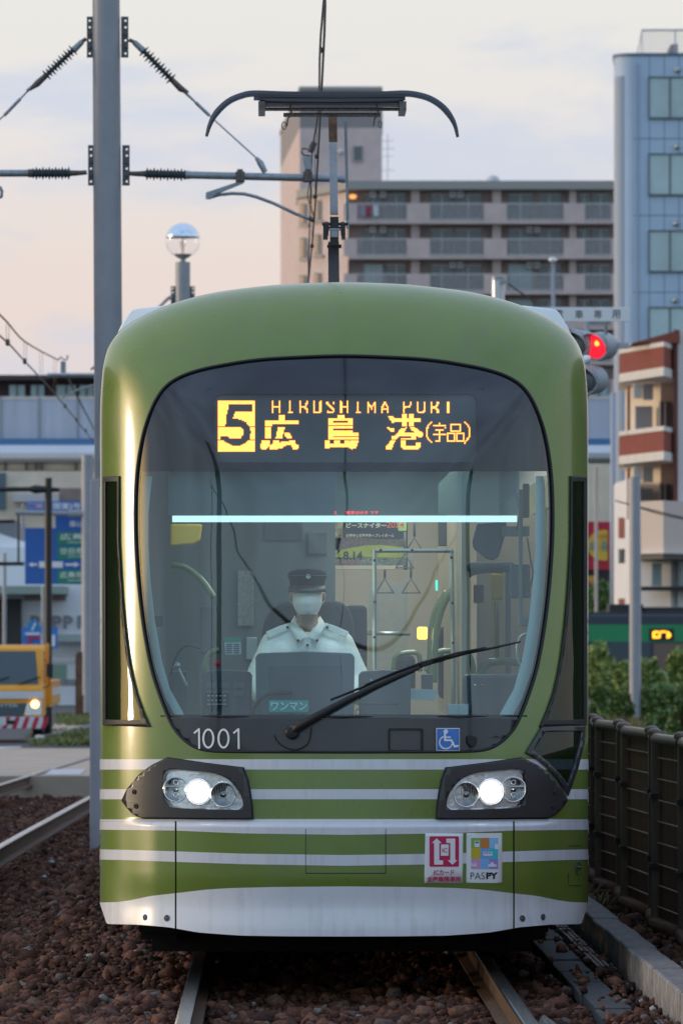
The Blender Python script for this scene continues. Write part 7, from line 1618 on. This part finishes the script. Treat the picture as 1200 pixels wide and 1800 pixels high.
def bush(px, py_top, wpx, Y, m_, label, n=4200, base=1262):
    b = W(px, base, Y); b.z = gz(Y) - .05; h = zt(py_top, Y) - b.z; w2 = wpx / F * Y / 2
    t = thing('bush', label, 'bush', tuple(b)); cl = []
    for _ in range(16):
        a = random.uniform(0, 6.28); r = random.uniform(.1, .75); zz = random.uniform(.25, .85)
        cl.append(((b.x + math.cos(a) * r * w2 * (1.1 - .5 * zz), b.y + math.sin(a) * r * w2, b.z + zz * h), (w2 * random.uniform(.22, .42), w2 * random.uniform(.22, .42), h * random.uniform(.10, .2))))
    foliage('leaves', cl, n, .085, m_, t)
    st = MB()
    for k in range(7):
        c_ = cl[k][0]; st.tube([tuple(b + Vector((random.uniform(-.1, .1), 0, 0))), tuple((b + Vector(c_)) / 2 + Vector((random.uniform(-.1, .1), 0, 0))), c_], [.03, .02, .008], 5)
    st.build('stem', M['sleeper'], t)
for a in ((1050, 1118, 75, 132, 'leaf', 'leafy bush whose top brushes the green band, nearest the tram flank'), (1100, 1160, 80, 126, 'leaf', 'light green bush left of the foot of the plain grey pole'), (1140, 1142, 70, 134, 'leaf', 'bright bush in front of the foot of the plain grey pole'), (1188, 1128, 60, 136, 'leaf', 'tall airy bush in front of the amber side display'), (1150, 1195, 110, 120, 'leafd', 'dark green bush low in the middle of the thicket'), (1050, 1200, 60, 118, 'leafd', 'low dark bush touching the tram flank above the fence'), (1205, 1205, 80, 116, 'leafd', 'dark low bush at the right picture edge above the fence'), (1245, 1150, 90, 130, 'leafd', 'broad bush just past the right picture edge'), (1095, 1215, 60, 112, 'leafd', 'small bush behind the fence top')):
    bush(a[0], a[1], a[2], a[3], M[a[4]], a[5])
tufts('grass', [(random.uniform(5, 9.5), random.uniform(76, 108), gz(90)) for _ in range(900)], .16, mat('field_grass_blade', (.15, .20, .05), .8, noise=.3, nscale=.6), 'green grass field beyond the fence', n=12, sp=.4, wd=.016)
tufts('grass', [(W(random.uniform(1060, 1120), 0, 108).x, 108 + random.uniform(-3, 3), gz(108)) for _ in range(70)], .5, M['grassd'], 'dry straw coloured stalks under the bushes', n=9, sp=.25, wd=.012)
# small hedge leaves under the red sign
hd = thing('bush', 'dark bush with pale sign pieces under the red shop sign', 'bush', tuple(W(1052, 1065, 222))); foliage('leaves', [((W(x, y, 222).x, 222, W(x, y, 222).z), (.5, .5, .5)) for x, y in ((1040, 1052), (1056, 1040), (1066, 1052), (1050, 1060))], 700, .14, M['leafd'], hd)
# ------------------------------------------------------------------ overhead wires of the left track
YL = 100
wl = thing('bracket_mast', 'distant bracket with wire hooks and a steady arm left of the tall grey pole', 'pole', tuple(W(195, 1300, YL)))
q = MB(); q.pbox(107, 116, 635, 655, YL, .08); q.build('insulator_post', M['arm'], wl)
rod([(103, 633), (107, 627), (112, 632), (118, 632), (120, 626), (117, 625)], 1.3, M['fitting'], 'wire_hook', wl, YL); rod([(85, 659), (190, 659)], 3.0, M['arm'], 'bracket_arm', wl, YL); rod([(109, 699), (140, 684), (172, 675)], 1.8, M['arm'], 'steady_arm', wl, YL); rod([(195, 1290), (195, 560)], 9, M['pole'], 'pole_shaft', wl, YL, 16); rod([(160, 650), (166, 645), (172, 640)], 2, M['fitting'], 'stay_rod', wl, YL)
mw = wire([W(-300, 330, 34), W(-120, 462, 48), W(0, 553, 64), W(45, 601, 80), W(103, 633, YL)], .012, 'sagging carrier wire at the left over the empty track')
cw = wire([W(-330, 380, 34), W(-120, 505, 50), W(0, 590, 66), W(44, 635, 80), W(105, 702, YL), W(166, 778, 140), W(190, 805, 170)], .012, 'contact wire at the left with small clips over the empty track')
for x, y0, y1, Y in ((14, 568, 602, 69), (45, 601, 634, 80), (73, 618, 668, 89), (97, 630, 694, 98)):
    for d in (-2.5, 2.5): q = MB(); q.tube([W(x + d, y0, Y), W(x + d * .8, y1, Y)], .003, 4); q.build('dropper', M['wire'], mw)
for x, y, Y in ((14, 602, 70), (44, 635, 80), (115, 714, 108), (135, 738, 120), (151, 757, 130)): q = MB(); q.lathe(W(x, y, Y), [(0, -.05), (.03, -.03), (.03, .03), (0, .05)], (0, 0, 1), 8); q.build('wire_clip', M['wire'], cw)
wire([W(118, 660, YL), W(135, 695, 118), W(166, 755, 150)], .02, 'faint second wire descending behind the bracket')
for pts, Y in (([(1080, 880), (1130, 893), (1200, 910)], 150), ([(1125, 893), (1165, 905), (1230, 918)], 152)): wire([W(x, y, Y) for x, y in pts], .02, 'thin wire crossing in front of the brick house ' + ('upper' if Y == 150 else 'lower'))
# ------------------------------------------------------------------ behind the camera: what the windscreen mirrors
def post(x, y, h, r, label):
    q = MB(); q.tube([(x, y, -.6), (x, y, h)], r, 12); o = q.build('utility_pole', M['black'], None, smooth=True, auto=40); tag(o, label, 'pole')
post(-4.9, 19.6, 6.6, .17, 'dark pole at the trackside left of the photographer, mirrored in the windscreen')
post(5.9, 19.2, 5.2, .15, 'dark pole at the trackside right of the photographer, mirrored in the windscreen')
for x, h in ((-11.0, 7.2), (9.0, 6.4)): q = MB(); q.tube([(x, 12, -.6), (x, 12, h)], .05, 8); o = q.build('utility_pole', M['black'], None); tag(o, 'slim pole holding the ' + ('left' if x < 0 else 'right') + ' end of the span cable mirrored in the windscreen', 'pole')
wire([(-11, 12, 7.0), (-9.9, 12, 6.7), (-5, 12, 5.45), (.2, 12, 4.85), (2.5, 12, 4.8), (4.8, 12, 5.2), (9, 12, 6.2)], .028, 'sagging span cable beside the photographer, mirrored in the windscreen')
bb = MB(); bb.box(-60, -36, -70, -50, -1, 9); bb = bb.build('unseen_building', M['aptdark'], None, bevel=.2); tag(bb, 'plain dark building behind the photographer, outside the picture', 'building')
bb = MB(); bb.box(-34, -25, 37, 78, -1, 10.5); bb = bb.build('unseen_building', mat('dark_far_wall', (.07, .06, .055), .9), None, bevel=.2); tag(bb, 'long dark building added left of the tracks to darken reflections, outside the picture', 'building')  # unseen block added so the left corner glass and paint reflect something dark
bb = MB(); bb.box(15, 22, 36, 80, -1, 8.5); bb = bb.build('unseen_building', mat('grey_green_far_wall', (.09, .10, .085), .9, noise=.2, nscale=.5), None, bevel=.2)  # unseen block added to darken reflections along the tram's right edge
for k in range(14):
    for z in (1.2, 4.4): q = MB(); q.box(14.93, 15.05, 37.2 + k * 3, 38.8 + k * 3, z, z + 1.5); q.build('window', M['win'], bb)
bb; tag(bb, 'long dark building added right of the tracks to darken reflections, outside the picture', 'building')
bb = MB(); bb.box(25, 60, -80, -60, -1, 8); bb = bb.build('unseen_building', M['aptpar'], None, bevel=.2); tag(bb, 'plain mauve building behind the photographer, outside the picture', 'building')
